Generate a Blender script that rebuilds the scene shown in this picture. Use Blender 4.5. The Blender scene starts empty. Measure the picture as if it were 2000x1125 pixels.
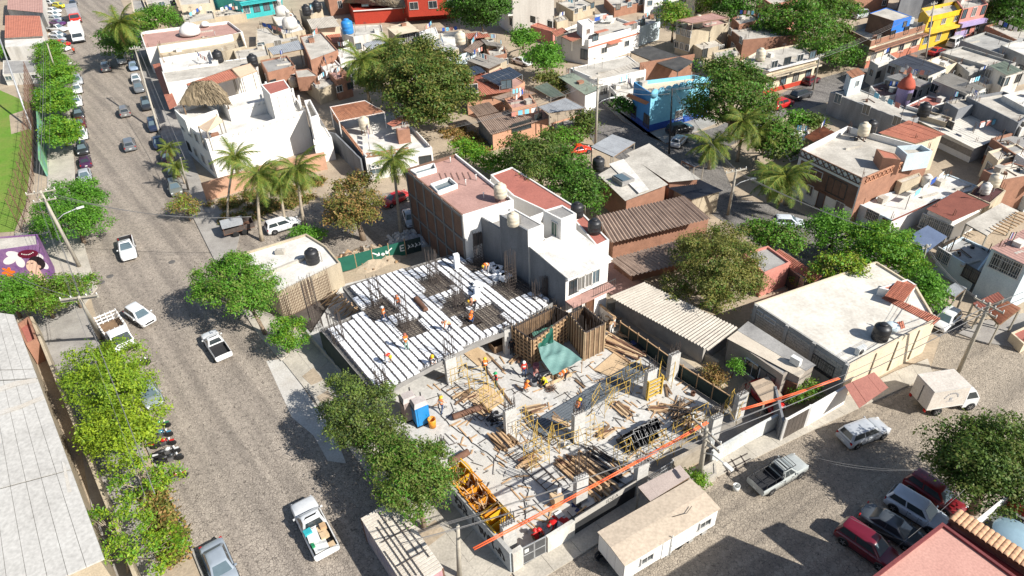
import bpy,bmesh,math,random
import numpy as np
from mathutils import Vector,Matrix
random.seed(7);RNG=np.random.default_rng(7)
sc=bpy.context.scene
COL=sc.collection
# ---------------------------------------------------------------- camera, sky, sun, exposure
CAM_H,CAM_F,CAM_PITCH,CAM_ROLL=40.0,1340.0,36.1,2.2 # metres, focal in px of a 2000 px wide picture
_p,_r=math.radians(CAM_PITCH),math.radians(CAM_ROLL)
_fw=Vector((0,math.cos(_p),-math.sin(_p)));_rt0=Vector((1,0,0));_up0=_rt0.cross(_fw)
_rt=math.cos(_r)*_rt0-math.sin(_r)*_up0;_up=math.sin(_r)*_rt0+math.cos(_r)*_up0
cd=bpy.data.cameras.new('camera');cam=bpy.data.objects.new('camera',cd);COL.objects.link(cam)
m3=Matrix((_rt,_up,-_fw)).transposed()
cam.matrix_world=Matrix.Translation((0,0,CAM_H))@m3.to_4x4()
cd.sensor_width=36;cd.lens=CAM_F/2000*36;cd.clip_end=3000;cd.clip_start=0.5
sc.camera=cam
SUN_AZ,SUN_EL=-30.0,38.5
W=bpy.data.worlds.new('World');sc.world=W;W.use_nodes=True
nt=W.node_tree;sky=nt.nodes.new('ShaderNodeTexSky');sky.sky_type='NISHITA';sky.sun_disc=False
sky.sun_elevation=math.radians(SUN_EL);sky.sun_rotation=math.radians(90-SUN_AZ)
nt.links.new(sky.outputs[0],nt.nodes['Background'].inputs[0]);nt.nodes['Background'].inputs[1].default_value=0.08
sl=bpy.data.lights.new('sun','SUN');sl.energy=5.0;sl.angle=math.radians(0.53);sl.color=(1.0,0.965,0.905)
so=bpy.data.objects.new('sun',sl);COL.objects.link(so)
_sd=Vector((math.cos(math.radians(SUN_AZ))*math.cos(math.radians(SUN_EL)),math.sin(math.radians(SUN_AZ))*math.cos(math.radians(SUN_EL)),math.sin(math.radians(SUN_EL))))
so.rotation_euler=_sd.to_track_quat('Z','Y').to_euler()
vs=sc.view_settings;vs.view_transform='Standard';vs.look='None';vs.gamma=1;vs.exposure=0.58;vs.use_curve_mapping=False
sc.cycles.max_bounces=5;sc.cycles.diffuse_bounces=2;sc.cycles.transparent_max_bounces=4
# ---------------------------------------------------------------- helpers
def G(px,py,z=0.0):
    "survey point: where the sight line through a photo pixel meets height z"
    d=_fw+_rt*((px-1000)/CAM_F)-_up*((py-562.5)/CAM_F)
    t=(z-CAM_H)/d.z
    return Vector((d.x*t,d.y*t,z))
def PJ(P):
    v=Vector(P)-Vector((0,0,CAM_H));d=v.dot(_fw)
    return 1000+CAM_F*v.dot(_rt)/d,562.5-CAM_F*v.dot(_up)/d
def HT(xt,yt,yb,z0=0):
    "height of a vertical edge from its top pixel and the row of its foot"
    lo,hi=z0,30.0
    for _ in range(40):
        h=(lo+hi)/2;p=G(xt,yt,h);b=PJ((p.x,p.y,z0))[1]
        if b<yb:lo=h
        else:hi=h
    return h
def tag(o,label=None,cat=None,group=None,kind=None):
    if label:o['label']=label
    if cat:o['category']=cat
    if group:o['group']=group
    if kind:o['kind']=kind
    return o
def link(o,parent=None):
    COL.objects.link(o)
    if parent is not None:o.parent=parent
    return o
def empty(name,loc,rz=0):
    o=bpy.data.objects.new(name,None);o.location=loc;o.rotation_euler=(0,0,rz);o.empty_display_size=.3
    return link(o)
def inst(name,me,parent=None,loc=(0,0,0),rot=(0,0,0),scale=(1,1,1),m=None):
    o=bpy.data.objects.new(name,me);o.location=loc;o.rotation_euler=rot;o.scale=scale
    link(o,parent)
    if m is not None:
        o.material_slots[0].link='OBJECT';o.material_slots[0].material=m
    return o
def ctree(o,parent=None):
    c=o.copy();COL.objects.link(c);c.parent=parent
    for ch in o.children:ctree(ch,c)
    return c
class MB:
    def __init__(s):s.v=[];s.f=[];s.mi=[];s.sm=[]
    def add(s,vs_,fs,mi=0,sm=False):
        n=len(s.v);s.v+=[tuple(v) for v in vs_]
        for f in fs:s.f.append([i+n for i in f]);s.mi.append(mi);s.sm.append(sm)
        return s
    def box(s,c,d,rz=0,mi=0,M=None):
        x,y,z=d[0]/2,d[1]/2,d[2]/2
        vs_=[Vector((a*x,b*y,e*z)) for e in(-1,1) for a,b in((-1,-1),(1,-1),(1,1),(-1,1))]
        if rz:R=Matrix.Rotation(rz,3,'Z');vs_=[R@v for v in vs_]
        if M is not None:vs_=[M@v for v in vs_]
        c=Vector(c)
        return s.add([v+c for v in vs_],[(3,2,1,0),(4,5,6,7),(0,1,5,4),(1,2,6,5),(2,3,7,6),(3,0,4,7)],mi)
    def bar(s,a,b,w,h=None,mi=0,n=4,up=(0,0,1)):
        "bar / tube between two points"
        a=Vector(a);b=Vector(b);t=(b-a)
        if t.length<1e-6:return s
        t.normalize();u=Vector(up)
        if abs(t.dot(u))>.98:u=Vector((1,0,0))
        x=t.cross(u).normalized();y=x.cross(t)
        h=w if h is None else h
        if n==4:ring=[(-.5,-.5),(.5,-.5),(.5,.5),(-.5,.5)]
        else:ring=[(.5*math.cos(2*math.pi*i/n),.5*math.sin(2*math.pi*i/n)) for i in range(n)]
        vs_=[p+x*(i*w)+y*(j*h) for p in(a,b) for i,j in ring]
        fs=[(i,(i+1)%n,n+(i+1)%n,n+i) for i in range(n)]+[tuple(range(n-1,-1,-1)),tuple(range(n,2*n))]
        return s.add(vs_,fs,mi,n>5)
    def tube(s,pts,rs,n=8,mi=0):
        pts=[Vector(p) for p in pts]
        if not hasattr(rs,'__len__'):rs=[rs]*len(pts)
        vs_=[];fs=[]
        for k,p in enumerate(pts):
            t=(pts[min(k+1,len(pts)-1)]-pts[max(k-1,0)]).normalized()
            u=Vector((0,0,1)) if abs(t.z)<.9 else Vector((1,0,0))
            x=t.cross(u).normalized();y=x.cross(t)
            vs_+=[p+(x*math.cos(2*math.pi*i/n)+y*math.sin(2*math.pi*i/n))*rs[k] for i in range(n)]
        for k in range(len(pts)-1):
            for i in range(n):fs.append((k*n+i,k*n+(i+1)%n,(k+1)*n+(i+1)%n,(k+1)*n+i))
        fs+=[tuple(range(n-1,-1,-1)),tuple(range((len(pts)-1)*n,len(pts)*n))]
        return s.add(vs_,fs,mi,True)
    def lathe(s,prof,n=16,c=(0,0,0),mi=0,sm=True):
        c=Vector(c);vs_=[c+Vector((r*math.cos(2*math.pi*i/n),r*math.sin(2*math.pi*i/n),z)) for r,z in prof for i in range(n)]
        fs=[(k*n+i,k*n+(i+1)%n,(k+1)*n+(i+1)%n,(k+1)*n+i) for k in range(len(prof)-1) for i in range(n)]
        fs+=[tuple(range(n-1,-1,-1)),tuple(range((len(prof)-1)*n,len(prof)*n))]
        return s.add(vs_,fs,mi,sm)
    def prism(s,poly,z0,z1,mi=0):
        n=len(poly)
        a=sum(poly[i][0]*poly[(i+1)%n][1]-poly[(i+1)%n][0]*poly[i][1] for i in range(n))
        if a<0:poly=poly[::-1]
        vs_=[(p[0],p[1],z0) for p in poly]+[(p[0],p[1],z1) for p in poly]
        return s.add(vs_,[(i,(i+1)%n,n+(i+1)%n,n+i) for i in range(n)]+[tuple(range(n-1,-1,-1)),tuple(range(n,2*n))],mi)
    def mesh(s,name,mats):
        me=bpy.data.meshes.new(name);me.from_pydata(s.v,[],s.f)
        for m in(mats if isinstance(mats,(list,tuple)) else[mats]):me.materials.append(m)
        me.polygons.foreach_set('material_index',s.mi);me.polygons.foreach_set('use_smooth',s.sm)
        me.update();return me
    def build(s,name,mats,parent=None,loc=(0,0,0),rot=(0,0,0)):
        return inst(name,s.mesh(name,mats),parent,loc,rot)
# ---------------------------------------------------------------- materials
MATS={}
def mat(key,c,c2=None,scale=1.0,rough=.85,bump=0.0,bscale=20,metal=0.0,amt=.5,spec=.3,streak=0):
    "procedural surface: two tones mixed by layered noise, with fine grain and bump"
    if key in MATS:return MATS[key]
    m=bpy.data.materials.new(key);m.use_nodes=True;N=m.node_tree.nodes;L=m.node_tree.links
    b=N['Principled BSDF'];b.inputs['Roughness'].default_value=rough;b.inputs['Metallic'].default_value=metal
    b.inputs['Specular IOR Level'].default_value=spec
    if c2 is None:c2=tuple(x*.72 for x in c)
    g=N.new('ShaderNodeNewGeometry')
    mp=N.new('ShaderNodeMapping');L.new(g.outputs['Position'],mp.inputs['Vector'])
    if streak:mp.inputs['Scale'].default_value=(1,1,1/streak)
    n1=N.new('ShaderNodeTexNoise');n1.inputs['Scale'].default_value=scale;n1.inputs['Detail'].default_value=6;n1.inputs['Roughness'].default_value=.65
    L.new(mp.outputs[0],n1.inputs['Vector'])
    r=N.new('ShaderNodeValToRGB');r.color_ramp.elements[0].position=.5-.22*(2*amt) if amt<1 else.1;r.color_ramp.elements[1].position=.66
    r.color_ramp.elements[0].color=(*c2,1);r.color_ramp.elements[1].color=(*c,1)
    L.new(n1.outputs[0],r.inputs[0])
    n2=N.new('ShaderNodeTexNoise');n2.inputs['Scale'].default_value=scale*14;n2.inputs['Detail'].default_value=3
    L.new(g.outputs['Position'],n2.inputs['Vector'])
    mx=N.new('ShaderNodeMix');mx.data_type='RGBA';mx.blend_type='OVERLAY';mx.inputs[0].default_value=.35
    L.new(r.outputs[0],mx.inputs[6]);L.new(n2.outputs[1] if False else n2.outputs[0],mx.inputs[7])
    L.new(mx.outputs[2],b.inputs['Base Color'])
    if bump:
        n3=N.new('ShaderNodeTexNoise');n3.inputs['Scale'].default_value=bscale;n3.inputs['Detail'].default_value=4
        L.new(g.outputs['Position'],n3.inputs['Vector'])
        bp=N.new('ShaderNodeBump');bp.inputs['Strength'].default_value=bump;bp.inputs['Distance'].default_value=.05
        L.new(n3.outputs[0],bp.inputs['Height']);L.new(bp.outputs[0],b.inputs['Normal'])
    MATS[key]=m;return m
def plain(key,c,rough=.5,metal=0.0,spec=.5,coat=0.0,trans=0.0):
    if key in MATS:return MATS[key]
    m=bpy.data.materials.new(key);m.use_nodes=True;N=m.node_tree.nodes;L=m.node_tree.links;b=N['Principled BSDF']
    n1=N.new('ShaderNodeTexNoise');n1.inputs['Scale'].default_value=3.0;n1.inputs['Detail'].default_value=4
    g=N.new('ShaderNodeNewGeometry');L.new(g.outputs['Position'],n1.inputs['Vector'])
    mx=N.new('ShaderNodeMix');mx.data_type='RGBA';mx.inputs[6].default_value=(*[x*.82 for x in c],1);mx.inputs[7].default_value=(*[min(1,x*1.1) for x in c],1)
    L.new(n1.outputs[0],mx.inputs[0]);L.new(mx.outputs[2],b.inputs['Base Color'])
    b.inputs['Roughness'].default_value=rough;b.inputs['Metallic'].default_value=metal
    b.inputs['Specular IOR Level'].default_value=spec;b.inputs['Coat Weight'].default_value=coat;b.inputs['Coat Roughness'].default_value=.08
    MATS[key]=m;return m
def leafmat(key,c,tr=.35):
    m=bpy.data.materials.new(key);m.use_nodes=True;N=m.node_tree.nodes;L=m.node_tree.links;b=N['Principled BSDF']
    b.inputs['Roughness'].default_value=.55;b.inputs['Specular IOR Level'].default_value=.3
    n1=N.new('ShaderNodeTexNoise');n1.inputs['Scale'].default_value=.9;n1.inputs['Detail'].default_value=5
    g=N.new('ShaderNodeNewGeometry');L.new(g.outputs['Position'],n1.inputs['Vector'])
    ri=N.new('ShaderNodeMix');ri.data_type='RGBA';ri.inputs[6].default_value=(*[x*.62 for x in c],1);ri.inputs[7].default_value=(*[x*1.38 for x in c],1)
    L.new(n1.outputs[0],ri.inputs[0]);L.new(ri.outputs[2],b.inputs['Base Color'])
    t=N.new('ShaderNodeBsdfTranslucent');L.new(ri.outputs[2],t.inputs[0])
    ms=N.new('ShaderNodeMixShader');ms.inputs[0].default_value=tr
    L.new(b.outputs[0],ms.inputs[1]);L.new(t.outputs[0],ms.inputs[2]);L.new(ms.outputs[0],N['Material Output'].inputs[0])
    MATS[key]=m;return m
def cobble(key,c,c2,cj,size=.2,patch=.06,az=128):
    m=bpy.data.materials.new(key);m.use_nodes=True;N=m.node_tree.nodes;L=m.node_tree.links;b=N['Principled BSDF']
    b.inputs['Roughness'].default_value=.8;b.inputs['Specular IOR Level'].default_value=.25
    g=N.new('ShaderNodeNewGeometry')
    v=N.new('ShaderNodeTexVoronoi');v.feature='DISTANCE_TO_EDGE';v.inputs['Scale'].default_value=1/size;v.inputs['Randomness'].default_value=.9
    v2=N.new('ShaderNodeTexVoronoi');v2.inputs['Scale'].default_value=1/size;v2.inputs['Randomness'].default_value=.9
    n=N.new('ShaderNodeTexNoise');n.inputs['Scale'].default_value=patch*4;n.inputs['Detail'].default_value=7;n.inputs['Roughness'].default_value=.7
    nf=N.new('ShaderNodeTexNoise');nf.inputs['Scale'].default_value=2.6;nf.inputs['Detail'].default_value=5;nf.inputs['Roughness'].default_value=.7
    for q in(v,v2,n,nf):L.new(g.outputs['Position'],q.inputs['Vector'])
    r=N.new('ShaderNodeValToRGB');r.color_ramp.elements[0].position=.35;r.color_ramp.elements[1].position=.68
    r.color_ramp.elements[0].color=(*c2,1);r.color_ramp.elements[1].color=(*c,1);L.new(n.outputs[0],r.inputs[0])
    hs=N.new('ShaderNodeMix');hs.data_type='RGBA';hs.blend_type='MULTIPLY';hs.inputs[0].default_value=.30
    bw=N.new('ShaderNodeRGBToBW');L.new(v2.outputs['Color'],bw.inputs[0]);L.new(r.outputs[0],hs.inputs[6]);L.new(bw.outputs[0],hs.inputs[7])
    # worn wheel lanes along the street
    mp=N.new('ShaderNodeMapping');mp.vector_type='TEXTURE';mp.inputs['Rotation'].default_value=(0,0,math.radians(az));mp.inputs['Scale'].default_value=(22,1.1,1);L.new(g.outputs['Position'],mp.inputs['Vector'])
    ln=N.new('ShaderNodeTexNoise');ln.inputs['Scale'].default_value=1.0;ln.inputs['Detail'].default_value=3;L.new(mp.outputs[0],ln.inputs['Vector'])
    lr=N.new('ShaderNodeValToRGB');lr.color_ramp.elements[0].position=.36;lr.color_ramp.elements[1].position=.58;lr.color_ramp.elements[0].color=(.72,.72,.73,1);L.new(ln.outputs[0],lr.inputs[0])
    lm=N.new('ShaderNodeMix');lm.data_type='RGBA';lm.blend_type='MULTIPLY';lm.inputs[0].default_value=1;L.new(hs.outputs[2],lm.inputs[6]);L.new(lr.outputs[0],lm.inputs[7])
    # joints: sand-filled in places, open and dark in others
    jr=N.new('ShaderNodeValToRGB');jr.color_ramp.elements[0].position=.01;jr.color_ramp.elements[1].position=.10
    L.new(v.outputs['Distance'],jr.inputs[0])
    jn=N.new('ShaderNodeValToRGB');jn.color_ramp.elements[0].position=.40;jn.color_ramp.elements[1].position=.60;L.new(nf.outputs[0],jn.inputs[0])
    inv=N.new('ShaderNodeMath');inv.operation='SUBTRACT';inv.inputs[0].default_value=1;L.new(jr.outputs[0],inv.inputs[1])
    mu=N.new('ShaderNodeMath');mu.operation='MULTIPLY';L.new(inv.outputs[0],mu.inputs[0]);L.new(jn.outputs[0],mu.inputs[1])
    mx=N.new('ShaderNodeMix');mx.data_type='RGBA';mx.inputs[7].default_value=(*cj,1)
    L.new(mu.outputs[0],mx.inputs[0]);L.new(lm.outputs[2],mx.inputs[6]);L.new(mx.outputs[2],b.inputs['Base Color'])
    bp=N.new('ShaderNodeBump');bp.inputs['Strength'].default_value=.6;bp.inputs['Distance'].default_value=.04
    L.new(jr.outputs[0],bp.inputs['Height']);L.new(bp.outputs[0],b.inputs['Normal'])
    MATS[key]=m;return m
COB=cobble('cobblestone',(.475,.405,.33),(.39,.335,.275),(.08,.067,.055),.18)
COB2=cobble('side street cobblestone',(.48,.405,.315),(.40,.34,.265),(.12,.10,.08),.18,az=29)
COBG=cobble('grey cobblestone',(.31,.285,.26),(.22,.205,.19),(.06,.055,.05),.22)
EARTH=mat('dry earth',(.44,.355,.255),(.30,.24,.175),.35,.95,.5,6)
CEM=mat('pale cement paving',(.50,.455,.38),(.34,.31,.26),.5,.9,.15,30)
CEMD=mat('worn grey paving',(.37,.345,.31),(.24,.22,.20),.6,.9,.2,30)
CONC=mat('grey concrete',(.42,.41,.38),(.27,.26,.24),.7,.9,.15,25)
DECK=mat('fresh concrete deck',(.56,.54,.50),(.42,.405,.375),.35,.85,.08,20,amt=.6)
ROOFC=mat('weathered concrete roof',(.56,.52,.45),(.25,.225,.19),.40,.9,.1,20,amt=.7)
ROOFW=mat('white sealed roof',(.74,.71,.65),(.44,.415,.37),.42,.8,.05,20,amt=.6)
ROOFG=mat('grey roof',(.36,.345,.32),(.22,.21,.20),.5,.9,.1,20)
ROOFR=mat('red sealed roof',(.40,.145,.11),(.32,.115,.09),.5,.85,.05,20)
ROOFP=mat('dusty pink roof',(.46,.275,.23),(.36,.21,.175),.5,.85,.05,20)
WHITE=mat('white stucco',(.80,.78,.74),(.70,.67,.62),.6,.85,.1,25,amt=.4,streak=4)
WHITED=mat('stained white stucco',(.70,.67,.61),(.42,.39,.34),.8,.9,.15,25,amt=.5,streak=5)
CREAM=mat('cream stucco',(.70,.60,.44),(.56,.46,.33),.7,.85,.1,25,streak=5)
TAN=mat('tan stucco',(.50,.42,.30),(.34,.28,.20),.8,.9,.2,20,streak=4)
GREYW=mat('grey rendered wall',(.24,.245,.255),(.15,.155,.165),.8,.9,.25,20,streak=4)
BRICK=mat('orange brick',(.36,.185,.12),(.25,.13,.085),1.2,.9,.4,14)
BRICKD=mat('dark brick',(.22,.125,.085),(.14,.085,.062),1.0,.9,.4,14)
PEACH=mat('peach stucco',(.55,.30,.19),(.45,.24,.15),.7,.85)
REDW=mat('red painted wall',(.47,.055,.03),(.38,.045,.025),.5,.8)
BLUEW=mat('bright blue wall',(.09,.33,.62),(.07,.25,.50),.6,.8,streak=3)
CYANW=mat('pale turquoise wall',(.26,.60,.74),(.16,.46,.63),.6,.8,streak=3)
NAVYW=mat('deep blue wall',(.035,.10,.40),(.03,.08,.3),.6,.8)
YELW=mat('yellow wall',(.72,.47,.045),(.58,.36,.04),.6,.8)
PURPW=mat('lilac wall',(.42,.34,.55),(.33,.26,.44),.6,.8)
PINKW=mat('pink wall',(.62,.26,.20),(.5,.2,.16),.6,.8)
TEALW=mat('teal wall',(.05,.42,.42),(.04,.32,.33),.6,.8)
PALEB=mat('pale blue stucco',(.60,.68,.70),(.46,.53,.56),.6,.85,streak=3)
TERRA=mat('terracotta sheet',(.50,.19,.12),(.36,.135,.09),.8,.75)
TILE=mat('clay tile',(.55,.28,.165),(.34,.17,.105),1.6,.8)
ASB=mat('fibre cement sheet',(.46,.42,.36),(.30,.27,.23),.7,.9)
ASBB=mat('brown fibre cement sheet',(.36,.265,.205),(.25,.18,.14),.8,.9)
ASBW=mat('cream fibre cement sheet',(.62,.565,.48),(.48,.43,.36),.6,.85)
MET=mat('galvanised sheet',(.50,.51,.51),(.36,.36,.36),.7,.5,metal=.3)
METG=mat('green grey sheet',(.26,.30,.23),(.19,.22,.17),.6,.6)
METD=mat('dark sheet',(.10,.11,.13),(.07,.075,.09),.6,.6)
MAROON=mat('maroon shingle',(.24,.085,.06),(.17,.06,.045),.9,.9,.3,10)
WOOD=mat('raw timber',(.54,.36,.20),(.36,.23,.13),2.0,.85)
WOODD=mat('dark formwork timber',(.24,.155,.09),(.14,.09,.055),2.0,.9)
PLY=mat('plywood',(.60,.44,.27),(.46,.33,.20),1.0,.8)
THATCH=mat('palm thatch',(.33,.26,.17),(.20,.155,.10),2.5,.95,1.0,18)
STEEL=mat('rebar steel',(.105,.085,.075),(.065,.052,.046),3,.75,metal=.2)
RUST=mat('rusty steel',(.19,.10,.065),(.11,.06,.04),3,.85)
EPS=mat('white polystyrene',(.86,.87,.88),(.80,.81,.83),1.5,.8,amt=.3)
GLASS=plain('dark window glass',(.035,.045,.05),.08,0,.8)
GLASSB=plain('blue grey glass',(.10,.14,.16),.08,0,.8)
FRAME=plain('pale window frame',(.62,.60,.56),.5)
FRAMED=plain('dark window frame',(.07,.065,.06),.5)
DOORM=plain('brown door',(.16,.075,.04),.6)
BLACKP=plain('black plastic',(.022,.022,.024),.45)
BEIGEP=plain('beige plastic',(.62,.54,.41),.45)
TYRE=plain('rubber',(.022,.022,.022),.85,0,.2)
RIM=plain('alloy',(.42,.42,.43),.3,.8)
LAMP=plain('head lamp lens',(.75,.77,.78),.12)
TAIL=plain('tail lamp lens',(.40,.015,.012),.2)
TRIM=plain('dark trim',(.03,.03,.032),.5)
PLATE=plain('plate',(.7,.7,.66),.5)
BARK=mat('bark',(.27,.20,.14),(.16,.12,.085),3,.95,.6,12)
BARKP=mat('pale bark',(.42,.35,.26),(.28,.23,.17),3,.95,.4,12)
POLEC=mat('concrete pole',(.43,.39,.32),(.31,.28,.23),1.5,.9)
YEL=plain('yellow scaffold paint',(.56,.37,.07),.6)
ORNG=plain('orange cover',(.95,.16,.05),.45)
GTARP=mat('green tarpaulin',(.02,.125,.085),(.016,.10,.07),1.5,.6)
GTARP2=mat('sun-bleached tarpaulin',(.17,.30,.27),(.12,.23,.21),1.2,.6)
NET=mat('dark green netting',(.03,.05,.045),(.02,.034,.032),1.5,.8)
GRASS=mat('lawn',(.11,.24,.02),(.23,.235,.06),.22,.9,.5,30,amt=.75)
# ---------------------------------------------------------------- builders
def inset(poly,t):
    n=len(poly);a=sum(poly[i].x*poly[(i+1)%n].y-poly[(i+1)%n].x*poly[i].y for i in range(n));s=1 if a>0 else-1
    out=[]
    for i in range(n):
        p0,p1,p2=poly[i-1],poly[i],poly[(i+1)%n]
        d1=(p1-p0).xy.normalized();d2=(p2-p1).xy.normalized()
        n1=Vector((-d1.y,d1.x))*s;n2=Vector((-d2.y,d2.x))*s
        k=n1+n2;k=k/max(.35,k.dot(n1)) if k.length>1e-4 else n1
        out.append(Vector((p1.x+k.x*t,p1.y+k.y*t,p1.z)))
    return out
class Bld:pass
def bld(name,label,cat,px,z,wall=None,roof=None,par=.3,t=.16,z0=0.0,group=None,wm=None,base=False,parent=None,slab=0):
    wall=wall or WHITE;roof=roof or ROOFC
    if isinstance(z,tuple):z=HT(*z)
    pts=[Vector((q.x,q.y,z)) if isinstance(q,Vector) else G(q[0],q[1],z0 if base else z) for q in px]
    n=len(pts);c=sum(pts,Vector())/n;c.z=z0
    b=Bld();b.z=z;b.z0=z0;b.pts=pts;b.c=c
    if parent is None:
        b.root=tag(empty(name,c),label,cat,group);pc=c
    else:b.root=parent.root;pc=parent.c
    loc=[p-pc for p in pts]
    a=sum(loc[i].x*loc[(i+1)%n].y-loc[(i+1)%n].x*loc[i].y for i in range(n));b.s=1 if a>0 else-1
    zb=z0-pc.z-(.25 if z0==0 else 0);zt=z-pc.z;zr=zt-par;ins=inset([Vector((p.x,p.y,0)) for p in loc],t)
    mats=[wall];mi={}
    for e,m in(wm or{}).items():
        if m not in mats:mats.append(m)
        mi[e]=mats.index(m)
    w=MB()
    for i in range(n):
        p,q=loc[i],loc[(i+1)%n];pi,qi=ins[i],ins[(i+1)%n]
        f=(0,1,2,3) if b.s>0 else(3,2,1,0);k=mi.get(i,0)
        w.add([(p.x,p.y,zb),(q.x,q.y,zb),(q.x,q.y,zt),(p.x,p.y,zt)],[f],k)
        w.add([(p.x,p.y,zt),(q.x,q.y,zt),(qi.x,qi.y,zt),(pi.x,pi.y,zt)],[f],k)
        w.add([(pi.x,pi.y,zt),(qi.x,qi.y,zt),(qi.x,qi.y,zr),(pi.x,pi.y,zr)],[f],k)
    w.build('wall',mats,b.root)
    r=MB();r.prism([(p.x,p.y) for p in ins],zr-.18,zr-.004);r.build('roof',roof,b.root)
    if slab:
        o=inset([Vector((p.x,p.y,0)) for p in loc],-slab);o2=ins
        r=MB()
        for i in range(n):
            p,q,pi,qi=o[i],o[(i+1)%n],o2[i],o2[(i+1)%n]
            f=[(0,1,2,3),(7,6,5,4),(0,4,5,1),(2,6,7,3)]
            r.add([(p.x,p.y,zt-.14),(q.x,q.y,zt-.14),(qi.x,qi.y,zt-.14),(pi.x,pi.y,zt-.14),(p.x,p.y,zt+.03),(q.x,q.y,zt+.03),(qi.x,qi.y,zt+.03),(pi.x,pi.y,zt+.03)],
                  [g[::-1] for g in f] if b.s>0 else f)
        r.build('eave',roof,b.root)
    b.pc=pc;return b
WC={};CURT=plain('curtained glass',(.20,.19,.17),.25)
def wmesh(w,h,kind,fm,gm):
    k=(round(w,2),round(h,2),kind,fm.name,gm.name)
    if k in WC:return WC[k]
    f=MB();t=.07
    f.box((0,.04,h/2-t/2),(w,.12,t)).box((0,.04,-h/2+t/2),(w+.1,.16,t))
    for s in(-1,1):f.box((s*(w/2-t/2),.04,0),(t,.118,h-2*t))
    if kind in 'wg':
        for i in range(1,max(2,int(round(w/.75)))):f.box((-w/2+w*i/max(2,int(round(w/.75))),.03,0),(.04,.07,h-2*t))
    if kind=='g':
        nb=max(3,int(w/.2))
        for i in range(1,nb):f.box((-w/2+w*i/nb,.11,0),(.025,.025,h-.1))
        for zz in(-.25,.25):f.box((0,.113,zz*h),(w-.1,.022,.03))
    g=MB();g.box((0,.012,0),(w-2*t+.01,.024,h-2*t+.01))
    if kind=='d':g.box((w*.36,.05,-.05),(.05,.06,.16))
    WC[k]=(f.mesh('frame',fm),g.mesh('pane',gm));return WC[k]
def win(b,e,specs,fm=None,gm=None,kind='w'):
    "windows / doors on wall e: (fraction along, height of centre, width, height[, kind])"
    A=b.pts[e];B=b.pts[(e+1)%len(b.pts)];d=(B-A).xy.normalized();nrm=Vector((d.y,-d.x))*b.s
    rz=math.atan2(nrm.y,nrm.x)-math.pi/2
    for s in specs:
        k=s[4] if len(s)>4 else kind
        u,zc,w,h=s[:4]
        fr,gl=wmesh(w,h,k,fm or(DOORM if k=='d' else random.choice((FRAME,FRAME,FRAMED))),gm or(DOORM if k=='d' else random.choice((GLASS,GLASS,GLASSB,CURT))))
        P=A.lerp(B,u)-b.pc;P.z=zc-b.pc.z
        o=inst('door' if k=='d' else 'window',fr,b.root,P,(0,0,rz));inst('panel' if k=='d' else 'pane',gl,o)
def rowwin(b,e,n,zs,w,h,u0=.12,u1=.88,**kw):
    win(b,e,[(u0+(u1-u0)*(i/(n-1) if n>1 else.5),z,w,h) for z in zs for i in range(n)],**kw)
def slabpart(b,name,e,zc,th,depth,m,u0=0,u1=1,off=0):
    "ledge / balcony / awning box standing out from wall e"
    A=b.pts[e];B=b.pts[(e+1)%len(b.pts)];d=(B-A).xy.normalized();nrm=Vector((d.y,-d.x))*b.s
    P=A.lerp(B,(u0+u1)/2)-b.pc;P.z=zc-b.pc.z;L=(B-A).xy.length*(u1-u0)
    P.x+=nrm.x*(depth/2+off);P.y+=nrm.y*(depth/2+off)
    return MB().box((0,0,0),(L,depth,th)).build(name,m,b.root,P,(0,0,math.atan2(d.y,d.x)))
def rail(b,e,zc,depth,m,u0=0,u1=1,h=.9,solid=False):
    A=b.pts[e];B=b.pts[(e+1)%len(b.pts)];d=(B-A).xy.normalized();nrm=Vector((d.y,-d.x))*b.s
    P=A.lerp(B,(u0+u1)/2)-b.pc;P.z=zc-b.pc.z;L=(B-A).xy.length*(u1-u0)
    P.x+=nrm.x*depth;P.y+=nrm.y*depth
    r=MB()
    if solid:r.box((0,0,h/2),(L,.1,h))
    else:
        r.box((0,0,h),(L,.05,.05)).box((0,0,.08),(L,.04,.04))
        for i in range(int(L/.25)+1):r.box((-L/2+i*.25,0,h/2),(.025,.025,h))
    return r.build('railing',m,b.root,P,(0,0,math.atan2(d.y,d.x)))
def lattice(b,e,z0,h,m,u0=0,u1=1,off=.02,cell=.3):
    "pierced brick screen on top of wall e"
    A=b.pts[e];B=b.pts[(e+1)%len(b.pts)];d=(B-A).xy.normalized();nrm=Vector((d.y,-d.x))*b.s
    P=A.lerp(B,u0)-b.pc;P.z=z0-b.pc.z;L=(B-A).xy.length*(u1-u0)
    P.x+=nrm.x*off;P.y+=nrm.y*off
    r=MB();nx=max(2,int(L/cell));nz=max(2,int(h/cell));cx=L/nx;cz=h/nz
    r.box((L/2,0,.03),(L,.14,.06)).box((L/2,0,h),(L,.14,.08))
    for i in range(nx):
        for j in range(nz):
            for s in(-1,1):
                a=Vector((cx*(i+.5-.5*s),0,cz*j));q=Vector((cx*(i+.5+.5*s),0,cz*(j+1)))
                if(i+j)%2==(s>0):r.bar(a,q,.07,.12,up=(0,1,0))
    return r.build('lattice_screen',m,b.root,P,(0,0,math.atan2(d.y,d.x)))
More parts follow.
